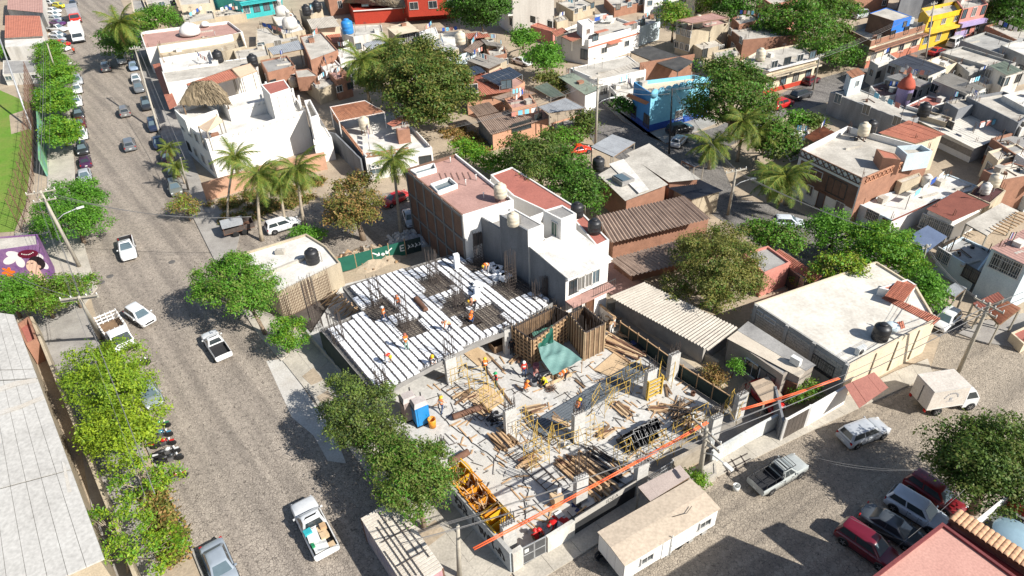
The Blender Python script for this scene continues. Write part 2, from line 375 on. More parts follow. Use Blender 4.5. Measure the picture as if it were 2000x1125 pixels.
def sheets(pts,m,parent,pc,n=6,waves=5,amp=.035,name='roof_sheet',overlap=.04,th=.02,jit=.012):
    "corrugated sheets: ribs run a->d, sheets laid side by side along a->b"
    a,b,c,d=[p-pc for p in pts];out=[]
    for k in range(n):
        u0=k/n;u1=(k+1)/n+(overlap/n if k<n-1 else 0);w=MB();ns=waves*4;top=[];bot=[]
        dz=random.uniform(-jit,jit)+(.006 if k%2 else 0)
        for j,(e,f) in enumerate(((a,b),(d,c))):
            for i in range(ns+1):
                u=u0+(u1-u0)*i/ns;p=e.lerp(f,u);z=amp*math.sin(2*math.pi*waves*(i/ns))+dz
                top.append(p+Vector((0,0,z)));bot.append(p+Vector((0,0,z-th)))
        N=ns+1;vs_=top+bot;T=2*N
        fs=[(i,i+1,N+i+1,N+i) for i in range(ns)]+[(T+N+i,T+N+i+1,T+i+1,T+i) for i in range(ns)]
        fs+=[(T+i,T+i+1,i+1,i) for i in range(ns)]+[(N+i,N+i+1,T+N+i+1,T+N+i) for i in range(ns)]
        fs+=[(0,N,T+N,T),(T+ns,T+N+ns,N+ns,ns)]
        w.add(vs_,fs);o=w.build(name,m,parent);out.append(o)
    return out
def canopy(name,label,cat,quad,m,posts=True,n=5,waves=4,amp=.03,group=None,pm=None,ground=0.0,flat=False,beams=True):
    "free-standing roof on posts; quad = four (px, py, z)"
    P=[G(*q) for q in quad];c=sum(P,Vector())/4;c.z=ground
    root=tag(empty(name,c),label,cat,group)
    if flat:
        w=MB();L=[p-c for p in P];w.add(L+[v-Vector((0,0,.08)) for v in L],[(0,1,2,3),(7,6,5,4),(0,4,5,1),(1,5,6,2),(2,6,7,3),(3,7,4,0)]);w.build('roof_panel',m,root)
    else:sheets(P,m,root,c,n,waves,amp)
    C=[c0.lerp(c+Vector((0,0,c0.z)),.04) for c0 in P]
    if posts:
        for p in C:
            q=p-c;MB().bar((q.x,q.y,0),(q.x,q.y,p.z-ground-.06),.12).build('post',pm or POLEC,root)
    if beams:
        for i in range(4):
            a,b_=C[i]-c,C[(i+1)%4]-c;o=Vector((0,0,.12));MB().bar(a-o,b_-o,.08,.12).build('beam',pm or WOODD,root)
    root['_h']=P[0].z;return root
def hroof(b,quad,m,n=6,waves=4,amp=.035,name='roof_sheet'):
    "sloping corrugated roof that belongs to building b"
    return sheets([G(*q) for q in quad],m,b.root,b.pc,n,waves,amp,name)
TK={}
def tank(px,py,z,label,m=None,s=1.0,stand=0.0,group='water tanks on the roofs',zpx=None):
    m=m or BLACKP;P=G(px,py,z+.6*s+stand);P.z=z
    root=tag(empty('water_tank',P),label,'water tank',group);root.scale=(s,s,s)
    if m.name not in TK:
        b=MB().lathe([(.02,0),(.5,0),(.54,.05),(.54,.3),(.56,.34),(.54,.38),(.54,.62),(.56,.66),(.54,.7),(.54,.95),(.5,1.05),(.26,1.2),(.02,1.22)],20)
        l=MB().lathe([(.02,0),(.25,0),(.25,.1),(.2,.14),(.02,.15)],14)
        p=MB().tube([(.5,.1,.9),(.68,.1,.9),(.68,.1,0)],.025,6)
        TK[m.name]=[b.mesh('tank_body',m),l.mesh('lid',m if m!=BEIGEP else BEIGEP),p.mesh('pipe',POLEC)]
    a,l,p=TK[m.name]
    inst('tank_body',a,root,(0,0,stand/s));inst('lid',l,root,(0,0,1.17+stand/s));inst('pipe',p,root)
    if stand:
        for i in range(4):MB().bar((.4*math.cos(i*1.571),.4*math.sin(i*1.571),0),(.4*math.cos(i*1.571),.4*math.sin(i*1.571),stand/s),.06).build('stand_leg',RUST,root)
    return root
# ------------------------------------------------ vegetation
LV={'lime':['lime leaf a',(.13,.24,.018)],'lime2':['lime leaf b',(.20,.30,.02)],'green':['green leaf a',(.065,.19,.018)],'green2':['green leaf b',(.095,.235,.022)],
      'dark':['dark leaf a',(.045,.10,.018)],'dark2':['dark leaf b',(.075,.135,.022)],'olive':['olive leaf a',(.10,.13,.03)],'olive2':['olive leaf b',(.155,.165,.04)],
      'brown':['dry leaf',(.25,.17,.06)],'palm':['palm leaf a',(.085,.155,.025)],'palm2':['palm leaf b',(.17,.19,.035)],'feather':['feathery leaf',(.075,.125,.04)],'feather2':['feathery leaf b',(.13,.20,.04)]}
LV={k:leafmat(v[0],tuple(min(.6,x*(1.34 if k in('lime','lime2','green','green2','palm','palm2') else 1.32)*(1.12 if i==0 else 1)) for i,x in enumerate(v[1]))) for k,v in LV.items()}
def leaves(centres,rad,nl,size,per,mats,squash=.8,gap=0.0):
    "numpy cloud of leaf faces: twig clusters over the shell of each lobe"
    V=[];MI=[]
    L_=[(np.array(c),np.array(r if hasattr(r,'__len__') else(r,r,r*squash))*.86) for c,r in zip(centres,rad)]
    for c,r in list(L_): # side sprigs that break up the outline
        for _ in range(5):
            a=RNG.normal(size=3);a[2]=abs(a[2])*.8-.2;a/=np.linalg.norm(a);L_.append((c+a*r*RNG.uniform(.8,1.15),r*RNG.uniform(.22,.42)))
    for c,r in L_:
        k=max(6,int(nl*(r.prod()**(2/3))/per))
        d=RNG.normal(size=(k,3));d/=np.linalg.norm(d,axis=1)[:,None];d[:,2]=np.where(d[:,2]<-.55,-d[:,2],d[:,2])
        lump=1+.3*np.sin(d[:,0]*5+c[0])*np.cos(d[:,1]*4+c[1])+.12*np.sin(d[:,2]*9+c[0]*3)
        q=c+d*r*(RNG.uniform(.5,1.0,(k,1))**.45)*lump[:,None]
        g=d*r;f=np.sin(2.6*g[:,0]+c[0])*np.sin(2.3*g[:,1]+c[1]*2)+.8*np.sin(2.9*g[:,2]+c[0])+RNG.normal(size=k)*.35;q=q[f>np.quantile(f,.34)];d=d[f>np.quantile(f,.34)];k=len(q)
        cl=RNG.integers(0,len(mats),k)
        tw=RNG.normal(size=(k,per,3))*np.array([1,1,.5])*(size*2.3)
        p=(q[:,None,:]+tw).reshape(-1,3);dd=np.repeat(d,per,0)
        n=dd*.9+np.array([0,0,.35])+RNG.normal(size=p.shape)*.55;n/=np.linalg.norm(n,axis=1)[:,None]
        u=np.cross(n,RNG.normal(size=p.shape));u/=np.linalg.norm(u,axis=1)[:,None];v=np.cross(n,u)
        s=size*RNG.uniform(.5,1.45,(len(p),1));
        quad=np.stack([p-u*s,p-v*s*.5+n*s*.12,p+u*s,p+v*s*.5+n*s*.12],1)
        V.append(quad.reshape(-1,3));m=np.repeat(cl,per);sw=RNG.random(len(m))<.25;m[sw]=RNG.integers(0,len(mats),sw.sum());MI.append(m)
    return np.concatenate(V),np.concatenate(MI)
def qmesh(name,V,MI,mats):
    n=len(V)//4;me=bpy.data.meshes.new(name);me.vertices.add(n*4);me.vertices.foreach_set('co',V.astype(np.float32).ravel())
    me.loops.add(n*4);me.loops.foreach_set('vertex_index',np.arange(n*4,dtype=np.int32))
    me.polygons.add(n);me.polygons.foreach_set('loop_start',np.arange(0,n*4,4,dtype=np.int32));me.polygons.foreach_set('loop_total',np.full(n,4,dtype=np.int32))
    for m in mats:me.materials.append(m)
    me.polygons.foreach_set('material_index',MI.astype(np.int32));me.update(calc_edges=True);return me
def tree(name,label,base,lobes,kind=('green','green2'),size=.2,dens=260,per=14,trunk=.2,group=None,z0=0.0,bark=None,cat='tree',squash=.8,limbs=True):
    "lobes: (px, py, z, r) crown lobes; base: foot pixel"
    B=G(base[0],base[1],z0);root=tag(empty(name,B),label,cat,group)
    C=[G(l[0],l[1],l[2])-B for l in lobes];R=[l[3] for l in lobes]
    mats=[LV[k] for k in kind]
    V,MI=leaves(C,R,dens*3.7,size*.51,per,mats,squash)
    if V.shape[0]:
        V[:,2]=np.maximum(V[:,2],.25)
    me=qmesh('crown',V,MI,mats);inst('crown',me,root)
    t=MB();top=min(c.z for c in C)*.75+.25*max(c.z for c in C);m0=sum(C,Vector())/len(C)
    fork=Vector((m0.x*.4,m0.y*.4,max(.4,top*.6)))
    t.tube([(0,0,-.1),(fork.x*.4,fork.y*.4,fork.z*.5),fork],[trunk*1.25,trunk,trunk*.85],8)
    t.build('trunk',bark or BARK,root)
    if limbs:
        for c,r in zip(C,R):
            l=MB();r0=r[0] if hasattr(r,'__len__') else r
            mid=fork.lerp(c,.55)+Vector((random.uniform(-.2,.2),random.uniform(-.2,.2),-.1*r0));l.tube([fork,mid,c],[trunk*.7,trunk*.45,trunk*.2],6)
            for _ in range(4):
                e=c+Vector((random.uniform(-.7,.7)*r0,random.uniform(-.7,.7)*r0,random.uniform(-.1,.6)*r0));l.tube([mid.lerp(c,.6),(mid+e)/2,e],[trunk*.3,trunk*.2,trunk*.08],5)
            l.build('limb',bark or BARK,root)
    return root
FR=[]
def frond_meshes():
    for k in range(4):
        L=3.3;n=34;pts=[]
        for i in range(n+1):
            s=i/n;pts.append(Vector((L*(s-.12*s*s*(1+.4*k)),.12*math.sin(s*2+k),(.75-.25*k)*s-(1.3+.25*k)*s*s*1.0)))
        vs_=[];mi=[]
        w=MB();w.tube(pts[::3],[.035*(1-i/len(pts[::3]))+.008 for i in range(len(pts[::3]))],4,0)
        for i in range(2,n):
          for h_ in(0,.5):
            s=(i+h_)/n;p=pts[i].lerp(pts[i+1],h_);t=(pts[i+1]-pts[i-1]).normalized();ln=(.72*math.sin(math.pi*min(1,s*.9+.1))+.1)
            for sd in(-1,1):
                side=Vector((-t.y,t.x,0)).normalized()*sd
                tip=p+side*ln*.8+t*ln*.45+Vector((random.uniform(-.08,.08),random.uniform(-.08,.08),-ln*random.uniform(.15,.75)));ww=t*.03
                w.add([p-ww,p+ww,tip],[(0,1,2)],1 if random.random()<.7 else 2)
        FR.append(w.mesh('frond',[LV['palm2'],LV['palm'],LV['palm2']]))
    m=FR[3].copy();m.materials.clear();[m.materials.append(LV['brown']) for _ in range(3)];FR.append(m)
frond_meshes()
def palm(label,base,top,h,s=1.0,n=20,group='coconut palms',z0=0,lean=None,dry=3):
    B=G(base[0],base[1],z0);T=G(top[0],top[1],h)-B if top else Vector((0,0,h))
    root=tag(empty('palm_tree',B),label,'palm tree',group)
    pts=[Vector((T.x*u**1.6,T.y*u**1.6,T.z*u)) for u in(0,.15,.3,.45,.6,.75,.9,1)]
    MB().tube(pts,[.26*s,.2*s,.17*s,.16*s,.15*s,.14*s,.14*s,.16*s],9).build('trunk',BARKP,root)
    for i in range(n):
        a=i*2.4+random.uniform(-.2,.2);k=i/n;tilt=-.95+1.55*k+random.uniform(-.12,.12)
        inst('frond',FR[i%4],root,T,(random.uniform(-.25,.25),tilt,a),(s*random.uniform(.75,1.2),)*3,None)
    for i in range(random.randint(2,5)):inst('dead_frond',FR[4],root,T-Vector((0,0,.15)),(random.uniform(-.3,.3),random.uniform(.75,1.05),random.uniform(0,6.3)),(s*random.uniform(.6,.9),)*3)
    for i in range(4):
        MB().lathe([(.02,-.14),(.11,-.08),(.13,0),(.09,.1),(.02,.13)],8).build('coconut',LV['olive2'],root,T+Vector((.25*math.cos(i*1.7),.25*math.sin(i*1.7),-.18)))
    return root
# ------------------------------------------------ vehicles
CM={}
def paint(c):
    k='car paint '+' '.join('%.3f'%x for x in c)
    return plain(k,c,.28,.0,.5,.8)
CARK={ # length, width, height, belt, hood z, cabin: rear base, rear top, front top, front base (fractions of length from the tail), trunk z
 'hatch':(3.85,1.72,1.50,.92,.95,(.02,.10,.58,.76),.92),'sedan':(4.5,1.78,1.46,.92,.93,(.13,.28,.60,.76),1.0),
 'suv':(4.5,1.85,1.68,1.04,1.06,(.01,.07,.60,.75),1.02),'beetle':(4.0,1.55,1.48,.85,.85,(.14,.34,.58,.68),.75),
 'pickup':(5.4,1.92,1.80,1.08,1.10,(.42,.45,.60,.73),1.05),'van':(4.8,1.85,1.95,1.1,1.12,(.01,.04,.74,.88),1.1)}
def carmeshes(kind):
    if kind in CM:return CM[kind]
    L,Wd,H,zb,zh,cab,zt=CARK[kind];w=Wd/2;D={}
    X=lambda f:-L/2+L*f
    # lower body: stations tail -> nose (fraction, half width, z bottom, z shoulder, z top)
    pk=kind=='pickup';dn=.30 if kind!='beetle' else.22
    st=[(0,w*.86,.38,.6,.68),(.015,w*.95,.28,.72,zt-.14),(.06,w*.99,.24,.82,zt-.02),(.14,w,.24,.84,zt),(cab[0]+.16,w,.22,.86,zb),(.5,w,.22,.86,zb),(cab[3],w,.22,.86,zb),(cab[3]+.03,w,.24,.82,zh),(.93,w*.96,.25,.74,zh-.13),(.975,w*.88,.28,.62,zh-.24),(1,w*.72,.36,.54,zh-.36)]
    if kind=='beetle':st=[(0,w*.5,.35,.45,.5),(.05,w*.75,.28,.55,.72),(.14,w*.95,.25,.62,.85),(.3,w,.25,.66,.9),(.5,w,.25,.66,.9),(.7,w,.25,.64,.88),(.86,w*.9,.25,.6,.78),(.95,w*.7,.28,.5,.62),(1,w*.5,.35,.45,.5)]
    if pk:st=[(0,w*.94,.42,.7,.74),(.01,w*.98,.4,.82,zt-.0),(.1,w,.36,.86,zt),(.42,w,.32,.88,zt),(.5,w,.3,.88,zb),(.73,w,.3,.88,zb),(.76,w,.3,.86,zh),(.94,w*.96,.32,.78,zh-.1),(.98,w*.9,.34,.66,zh-.2),(1,w*.78,.42,.56,zh-.34)]
    b=MB();n=0;vs_=[]
    for f,hw,z0,zs,z1 in st:
        prof=[(0,z0),(hw*.9,z0),(hw*.99,z0+.12),(hw,zs),(hw*.965,z1-.09),(hw*.88,z1-.015),(hw*.5,z1+.012),(0,z1+.02)]
        full=prof+[(-y,z) for y,z in prof[-2:0:-1]];n=len(full);vs_+=[(X(f),y,z) for y,z in full]
    fs=[(k*n+i,k*n+(i+1)%n,(k+1)*n+(i+1)%n,(k+1)*n+i) for k in range(len(st)-1) for i in range(n)]
    if pk: # open the load bed
        keep=[]
        for k in range(len(st)-1):
            for i in range(n):
                if k in(1,2) and i in(5,6,7,8):continue
                keep.append((k*n+i,k*n+(i+1)%n,(k+1)*n+(i+1)%n,(k+1)*n+i))
        fs=keep
    fs+=[tuple(range(n)),tuple(range(len(st)*n-1,(len(st)-1)*n-1,-1))]
    b.add(vs_,[f[::-1] for f in fs],0,True)
    me=b.mesh('body',paint((.8,.8,.8)))
    bm=bmesh.new();bm.from_mesh(me);bmesh.ops.recalc_face_normals(bm,faces=bm.faces);bm.to_mesh(me);bm.free();me.set_sharp_from_angle(angle=math.radians(38));D['body']=me
    if pk:
        x0,x1=X(.012),X(.415);hw=w*.86;q=MB();zf=.62
        q.box(((x0+x1)/2,0,zf),(x1-x0,2*hw,.04))
        for s in(-1,1):q.box(((x0+x1)/2,s*hw,(zf+zt)/2),(x1-x0,.05,zt-zf-.03))
        for xx in(x0+.03,x1-.02):q.box((xx,0,(zf+zt)/2),(.05,2*hw-.06,zt-zf-.03))
        for i in range(8):q.box(((x0+x1)/2,-hw+.2+i*.2,zf+.03),(x1-x0-.1,.06,.025))
        D['bed']=q.mesh('load_bed',TRIM)
    # greenhouse
    rb,rt,ft,fb=[X(f) for f in cab];hb=w*.90;ht=w*.70;zr=H
    zb2=zb-.03;cb=MB()
    def ring(z,x0,x1,hw,r=.12):
        return[(x0,-hw+r,z),(x0+r,-hw,z),(x1-r,-hw,z),(x1,-hw+r,z),(x1,hw-r,z),(x1-r,hw,z),(x0+r,hw,z),(x0,hw-r,z)]
    R=ring(zb2,rb,fb,hb,.1)+ring(zr-.07,rt,ft,ht,.12)+ring(zr-.015,rt+.1,ft-.14,ht-.1,.12)+ring(zr,rt+.35,ft-.4,ht-.3,.1)
    fs=[(k*8+i,k*8+(i+1)%8,(k+1)*8+(i+1)%8,(k+1)*8+i) for k in range(3) for i in range(8)]+[tuple(range(24,32))]
    cb.add(R,fs,0,True);me=cb.mesh('cabin',paint((.8,.8,.8)));me.set_sharp_from_angle(angle=math.radians(32));D['cabin']=me
    def pane(P,Q,U,V,o=.012,ins=(.04,.04,.08,.1)):
        P,Q,U,V=map(Vector,(P,Q,U,V));nrm=(Q-P).cross(V-P).normalized()*o
        bl=lambda u,v:P.lerp(Q,u).lerp(V.lerp(U,u),v)
        a,c,d,e=ins;c4=[bl(a,d),bl(1-c,d),bl(1-c,1-e),bl(a,1-e)]
        return MB().add([x+nrm for x in c4]+[x-nrm*.5 for x in c4],[(0,1,2,3),(0,4,5,1),(1,5,6,2),(2,6,7,3),(3,7,4,0)])
    D['windscreen']=pane(R[3],R[4],R[12],R[11],ins=(.02,.02,.08,.03)).mesh('windscreen',GLASSB)
    D['rear_window']=pane(R[7],R[0],R[8],R[15],ins=(.03,.03,.22,.05)).mesh('rear_window',GLASS)
    D['side']=[]
    splits=((.03,.44),(.48,.96)) if not pk else((.05,.46),(.5,.95))
    for(a,c) in splits:
        D['side'].append(pane(R[1],R[2],R[10],R[9],ins=(a,1-c,.16,.08)).mesh('side_window',GLASS))
        D['side'].append(pane(R[5],R[6],R[14],R[13],ins=(1-c,a,.16,.08)).mesh('side_window',GLASS))
    rr=.31 if kind in('hatch','sedan','beetle') else.37
    ty=MB();ty.lathe([(rr*.62,-.1),(rr*.93,-.1),(rr,-.06),(rr,.06),(rr*.93,.1),(rr*.62,.1)],16)
    ri=MB();ri.lathe([(.02,.07),(rr*.2,.085),(rr*.55,.075),(rr*.64,.095),(rr*.64,-.09),(.02,-.09)],12)
    for i in range(5):
        a=i*1.2566;ri.bar((.03*math.cos(a),.03*math.sin(a),.098),(rr*.6*math.cos(a),rr*.6*math.sin(a),.098),.06,.02)
    D['tyre']=ty.mesh('tyre',TYRE);D['rim']=ri.mesh('rim',RIM);D['rr']=rr
    ar=MB();ar.lathe([(.02,-.02),(rr+.06,-.02),(rr+.06,.01),(.02,.01)],16);D['arch']=ar.mesh('wheel_arch',TRIM)
    D['head']=MB().box((0,0,0),(.18,.36,.14)).mesh('headlight',LAMP);D['tail']=MB().box((0,0,0),(.09,.2,.26)).mesh('taillight',TAIL)
    D['mirror']=MB().box((0,0,0),(.1,.17,.12)).mesh('mirror',paint((.8,.8,.8)))
    D['grille']=MB().box((0,0,0),(.06,w*1.1,.18)).mesh('grille',TRIM);D['plate']=MB().box((0,0,0),(.03,.34,.14)).mesh('plate',PLATE)
    CM[kind]=D;return D
def car(kind,label,rear,front,col,s=1.0,group='cars in the streets',z0=0.0,lite=False,name=None,cat=None,zc=.6):
    s*=.91
    D=carmeshes(kind);L,Wd,H,zb,zh,cab,zt=CARK[kind];w=Wd/2
    a=G(rear[0],rear[1],z0+zc);b=G(front[0],front[1],z0+zc);c=(a+b)/2;c.z=z0+.012;az=math.atan2(b.y-a.y,b.x-a.x)
    root=tag(empty(name or{'pickup':'pickup_truck','suv':'sport_utility_car','van':'van'}.get(kind,'parked_car'),c,az),label,cat or('pickup' if kind=='pickup' else 'car'),group);root.scale=(s,s,s)
    pm=paint(col);X=lambda f:-L/2+L*f
    inst('body',D['body'],root,m=pm);cb=inst('cabin',D['cabin'],root,m=pm)
    inst('windscreen',D['windscreen'],root);inst('rear_window',D['rear_window'],root)
    for k in D['side']:inst('side_window',k,root)
    for fx in(.19,.80):
        for sy in(-1,1):
            inst('wheel_arch',D['arch'],root,(X(fx),sy*(w-.005),D['rr']+.03),(-sy*math.pi/2,0,0))
            t=inst('tyre',D['tyre'],root,(X(fx),sy*(w-.075),D['rr']),(-sy*math.pi/2,0,0));inst('rim',D['rim'],t)
    if pm and 'bed' in D:inst('load_bed',D['bed'],root)
    if not lite:
        for sy in(-1,1):
            if 'seam' not in D:
                q=MB()
                for fx in((.40,.58,.735) if kind!='pickup' else(.45,.59,.725)):q.box((X(fx),0,(zb+.3)/2+.02),(.018,.012,zb-.38))
                for fx in(.44,.62):q.box((X(fx),0,zb-.16),(.16,.03,.035))
                q.box((0,0,.30),(L*.5,.03,.09));D['seam']=q.mesh('door_trim',TRIM)
            inst('door_trim',D['seam'],root,(0,sy*(w+.002),0))
            inst('headlight',D['head'],root,(X(.965),sy*w*.66,zh-.30),(0,0,-sy*.35));inst('taillight',D['tail'],root,(X(.02),sy*w*.84,zt-.22))
            inst('mirror',D['mirror'],root,(X(cab[3])-.25,sy*(w+.08),zb+.06),m=pm)
        inst('grille',D['grille'],root,(X(.993),0,.56));inst('plate',D['plate'],root,(X(0)-.005,0,.62))
    return root
def boxtruck(label,rear,front,boxc,cabc,L=6.2,bw=2.1,bh=2.1,floor=.85,cat='truck',stake=False,name='box_truck',cl=1.75):
    a=G(rear[0],rear[1],1.2);b=G(front[0],front[1],1.2);c=(a+b)/2;c.z=.012;az=math.atan2(b.y-a.y,b.x-a.x)
    root=tag(empty(name,c,az),label,cat);x0=-L/2;xc=L/2-cl
    if not stake:
        B=MB().box(((x0+xc)/2-.05,0,floor+bh/2),(xc-x0-.1,bw,bh));o=B.build('cargo_box',boxc,root)
        e=MB()
        for sy in(-1,1):
            for zz in(floor+.04,floor+bh-.04):e.box(((x0+xc)/2-.05,sy*(bw/2+.004),zz),(xc-x0-.1,.03,.08))
        e.build('box_trim',FRAME,o)
        dr=MB()
        for sy in(-1,1):dr.box((x0-.012,sy*bw/4,floor+bh/2),(.03,bw/2-.03,bh-.1))
        dr.build('rear_door',boxc,o);MB().box((x0-.04,.06,floor+bh*.45),(.04,.04,bh*.8)).build('door_bar',TRIM,o)
    else:
        MB().box(((x0+xc)/2-.05,0,floor+.03),(xc-x0-.1,bw,.08)).build('load_bed',WOODD,root)
        for sy in(-1,1):
            r=MB()
            for zz in(.25,.6,.95):r.box(((x0+xc)/2-.05,sy*bw/2,floor+zz),(xc-x0-.1,.05,.12))
            for i in range(6):r.box((x0+.1+i*(xc-x0-.3)/5,sy*bw/2,floor+.55),(.07,.07,1.15))
            r.build('stake_side',boxc,root)
        for xx in(x0,xc-.15):
            r=MB()
            for zz in(.25,.6,.95):r.box((xx,0,floor+zz),(.05,bw,.12))
            for i in range(5):r.box((xx,-bw/2+i*bw/4,floor+.55),(.07,.07,1.1))
            r.build('stake_end',boxc,root)
    w=bw/2*.95;cabm=MB()
    def rg(z,xa,xb,hw):return[(xa,-hw,z),(xb,-hw,z),(xb,hw,z),(xa,hw,z)]
    R=rg(.45,xc,L/2,w)+rg(1.25,xc,L/2-.02,w)+rg(2.0,xc+.1,L/2-.5,w*.88)+rg(2.06,xc+.25,L/2-.75,w*.7)
    cabm.add(R,[(k*4+i,k*4+(i+1)%4,(k+1)*4+(i+1)%4,(k+1)*4+i) for k in range(3) for i in range(4)]+[(12,13,14,15)]);cabm.build('cab',cabc,root)
    def pn(i,j,k,l,nm,g=.1):
        P=[Vector(R[q]) for q in(i,j,k,l)];n_=(P[1]-P[0]).cross(P[3]-P[0]).normalized()*.012;m_=sum(P,Vector())/4
        MB().add([p.lerp(m_,g)+n_ for p in P],[(0,1,2,3)]).build(nm,GLASS,root)
    pn(5,6,10,9,'windscreen');pn(4,5,9,8,'side_window',.2);pn(6,7,11,10,'side_window',.2)
    D=carmeshes('suv')
    for xx in(x0+1.1,xc+.75):
        for sy in(-1,1):
            t=inst('tyre',D['tyre'],root,(xx,sy*(bw/2-.12),.4),(-sy*math.pi/2,0,0),(1.08,1.08,1.2));inst('rim',D['rim'],t)
    MB().box((0,0,.62),(L-.6,.8,.3)).build('chassis',TRIM,root)
    for sy in(-1,1):inst('headlight',D['head'],root,(L/2-.05,sy*w*.75,.85));inst('taillight',D['tail'],root,(x0-.02,sy*w*.9,floor-.1))
    MB().box((L/2+.03,0,.55),(.12,bw*.9,.22)).build('bumper',TRIM,root)
    return root
def motorbike(label,px,az,col,lean=.12):
    P=G(px[0],px[1],.4);P.z=.012;root=tag(empty('motorcycle',P,az),label,'motorcycle','motorcycles at the kerb');root.rotation_euler=(lean,0,az)
    for xx in(-.62,.66):
        w=MB();w.lathe([(.2,-.05),(.28,-.05),(.3,-.02),(.3,.02),(.28,.05),(.2,.05)],14);t=w.build('tyre',TYRE,root,(xx,0,.3),(math.pi/2,0,0))
        r=MB();r.lathe([(.02,.03),(.05,.04),(.05,-.04),(.02,-.03)],8)
        for i in range(5):r.bar((0,0,0),(.22*math.cos(i*1.2566),.22*math.sin(i*1.2566),0),.03,.03)
        r.build('wheel_hub',RIM,t)
    MB().tube([(-.62,.09,.3),(-.2,.09,.62),(.25,.05,.72),(.45,0,.95)],.03,6).tube([(.66,.07,.3),(.45,.05,.95)],.03,6).tube([(.66,-.07,.3),(.45,-.05,.95)],.03,6).build('frame',TRIM,root)
    MB().tube([(.42,0,.78),(.2,0,.84),(-.02,0,.78)],[.1,.17,.12],8).build('fuel_tank',paint(col),root)
    MB().tube([(.0,0,.78),(-.3,0,.78),(-.68,0,.86)],[.1,.14,.09],8).build('seat',BLACKP,root)
    MB().box((.05,0,.45),(.36,.26,.3)).build('engine',RIM,root)
    MB().tube([(.36,-.36,1.04),(.46,-.1,.98),(.46,.1,.98),(.36,.36,1.04)],.018,6).build('handlebar',TRIM,root)
    MB().lathe([(.02,0),(.1,0),(.1,.08),(.02,.1)],10).build('headlight',LAMP,root,(.56,0,.86),(0,math.pi/2,0))
    MB().box((-.75,0,.62),(.4,.16,.05)).build('mudguard',paint(col),root);MB().box((.72,0,.63),(.34,.14,.03)).build('mudguard',paint(col),root)
    return root
# ------------------------------------------------ people
SKIN=plain('skin',(.34,.19,.12),.6);BOOT=plain('boot',(.05,.035,.025),.8)
PM={}
def pose(kind):
    "joints, local x forward, y left, z up (height about 1.72)"
    J={}
    if kind in('stand','walk','work'):
        J.update(pel=(0,0,.95),sp=(0,0,1.18),ch=(.01,0,1.38),nk=(.01,0,1.5),hd=(.03,0,1.62),tp=(.03,0,1.72))
        st=.26 if kind=='walk' else.05
        for s,n in((1,'l'),(-1,'r')):
            d=st*s
            J.update({n+'hip':(0,.1*s,.92),n+'kn':(d*.6+.04,.11*s,.5),n+'an':(d-(.06 if d<0 else 0),.11*s,.09),n+'to':(d+.17,.13*s,.04),
                      n+'sh':(0,.19*s,1.43),n+'el':(-d*.5-.02,.25*s,1.15),n+'wr':(-d+.08,.26*s,.92)})
        if kind=='work':
            for s,n in((1,'l'),(-1,'r')):J.update({n+'el':(.1,.25*s,1.18),n+'wr':(.34,.17*s,1.1)})
    elif kind=='bend':
        J.update(pel=(-.12,0,.88),sp=(.06,0,1.03),ch=(.28,0,1.08),nk=(.38,0,1.05),hd=(.5,0,1.02),tp=(.6,0,.98))
        for s,n in((1,'l'),(-1,'r')):
            J.update({n+'hip':(-.12,.1*s,.86),n+'kn':(.02+.06*s,.14*s,.48),n+'an':(-.04+.1*s,.15*s,.09),n+'to':(.13+.1*s,.17*s,.04),
                      n+'sh':(.3,.19*s,1.03),n+'el':(.36,.22*s,.76),n+'wr':(.42,.12*s,.5)})
    elif kind=='crouch':
        J.update(pel=(-.12,0,.42),sp=(-.04,0,.62),ch=(.08,0,.8),nk=(.14,0,.9),hd=(.2,0,1.0),tp=(.23,0,1.1))
        for s,n in((1,'l'),(-1,'r')):
            J.update({n+'hip':(-.12,.1*s,.4),n+'kn':(.24,.17*s,.5),n+'an':(-.02,.15*s,.09),n+'to':(.16,.17*s,.04),
                      n+'sh':(.1,.19*s,.84),n+'el':(.24,.25*s,.62),n+'wr':(.42,.14*s,.45)})
    elif kind=='sit':
        J.update(pel=(-.05,0,.5),sp=(-.06,0,.72),ch=(-.03,0,.93),nk=(0,0,1.05),hd=(.03,0,1.17),tp=(.04,0,1.27))
        for s,n in((1,'l'),(-1,'r')):
            J.update({n+'hip':(-.05,.1*s,.49),n+'kn':(.4,.13*s,.5),n+'an':(.42,.13*s,.09),n+'to':(.58,.14*s,.04),
                      n+'sh':(-.03,.19*s,.98),n+'el':(.08,.25*s,.72),n+'wr':(.32,.15*s,.66)})
    return J
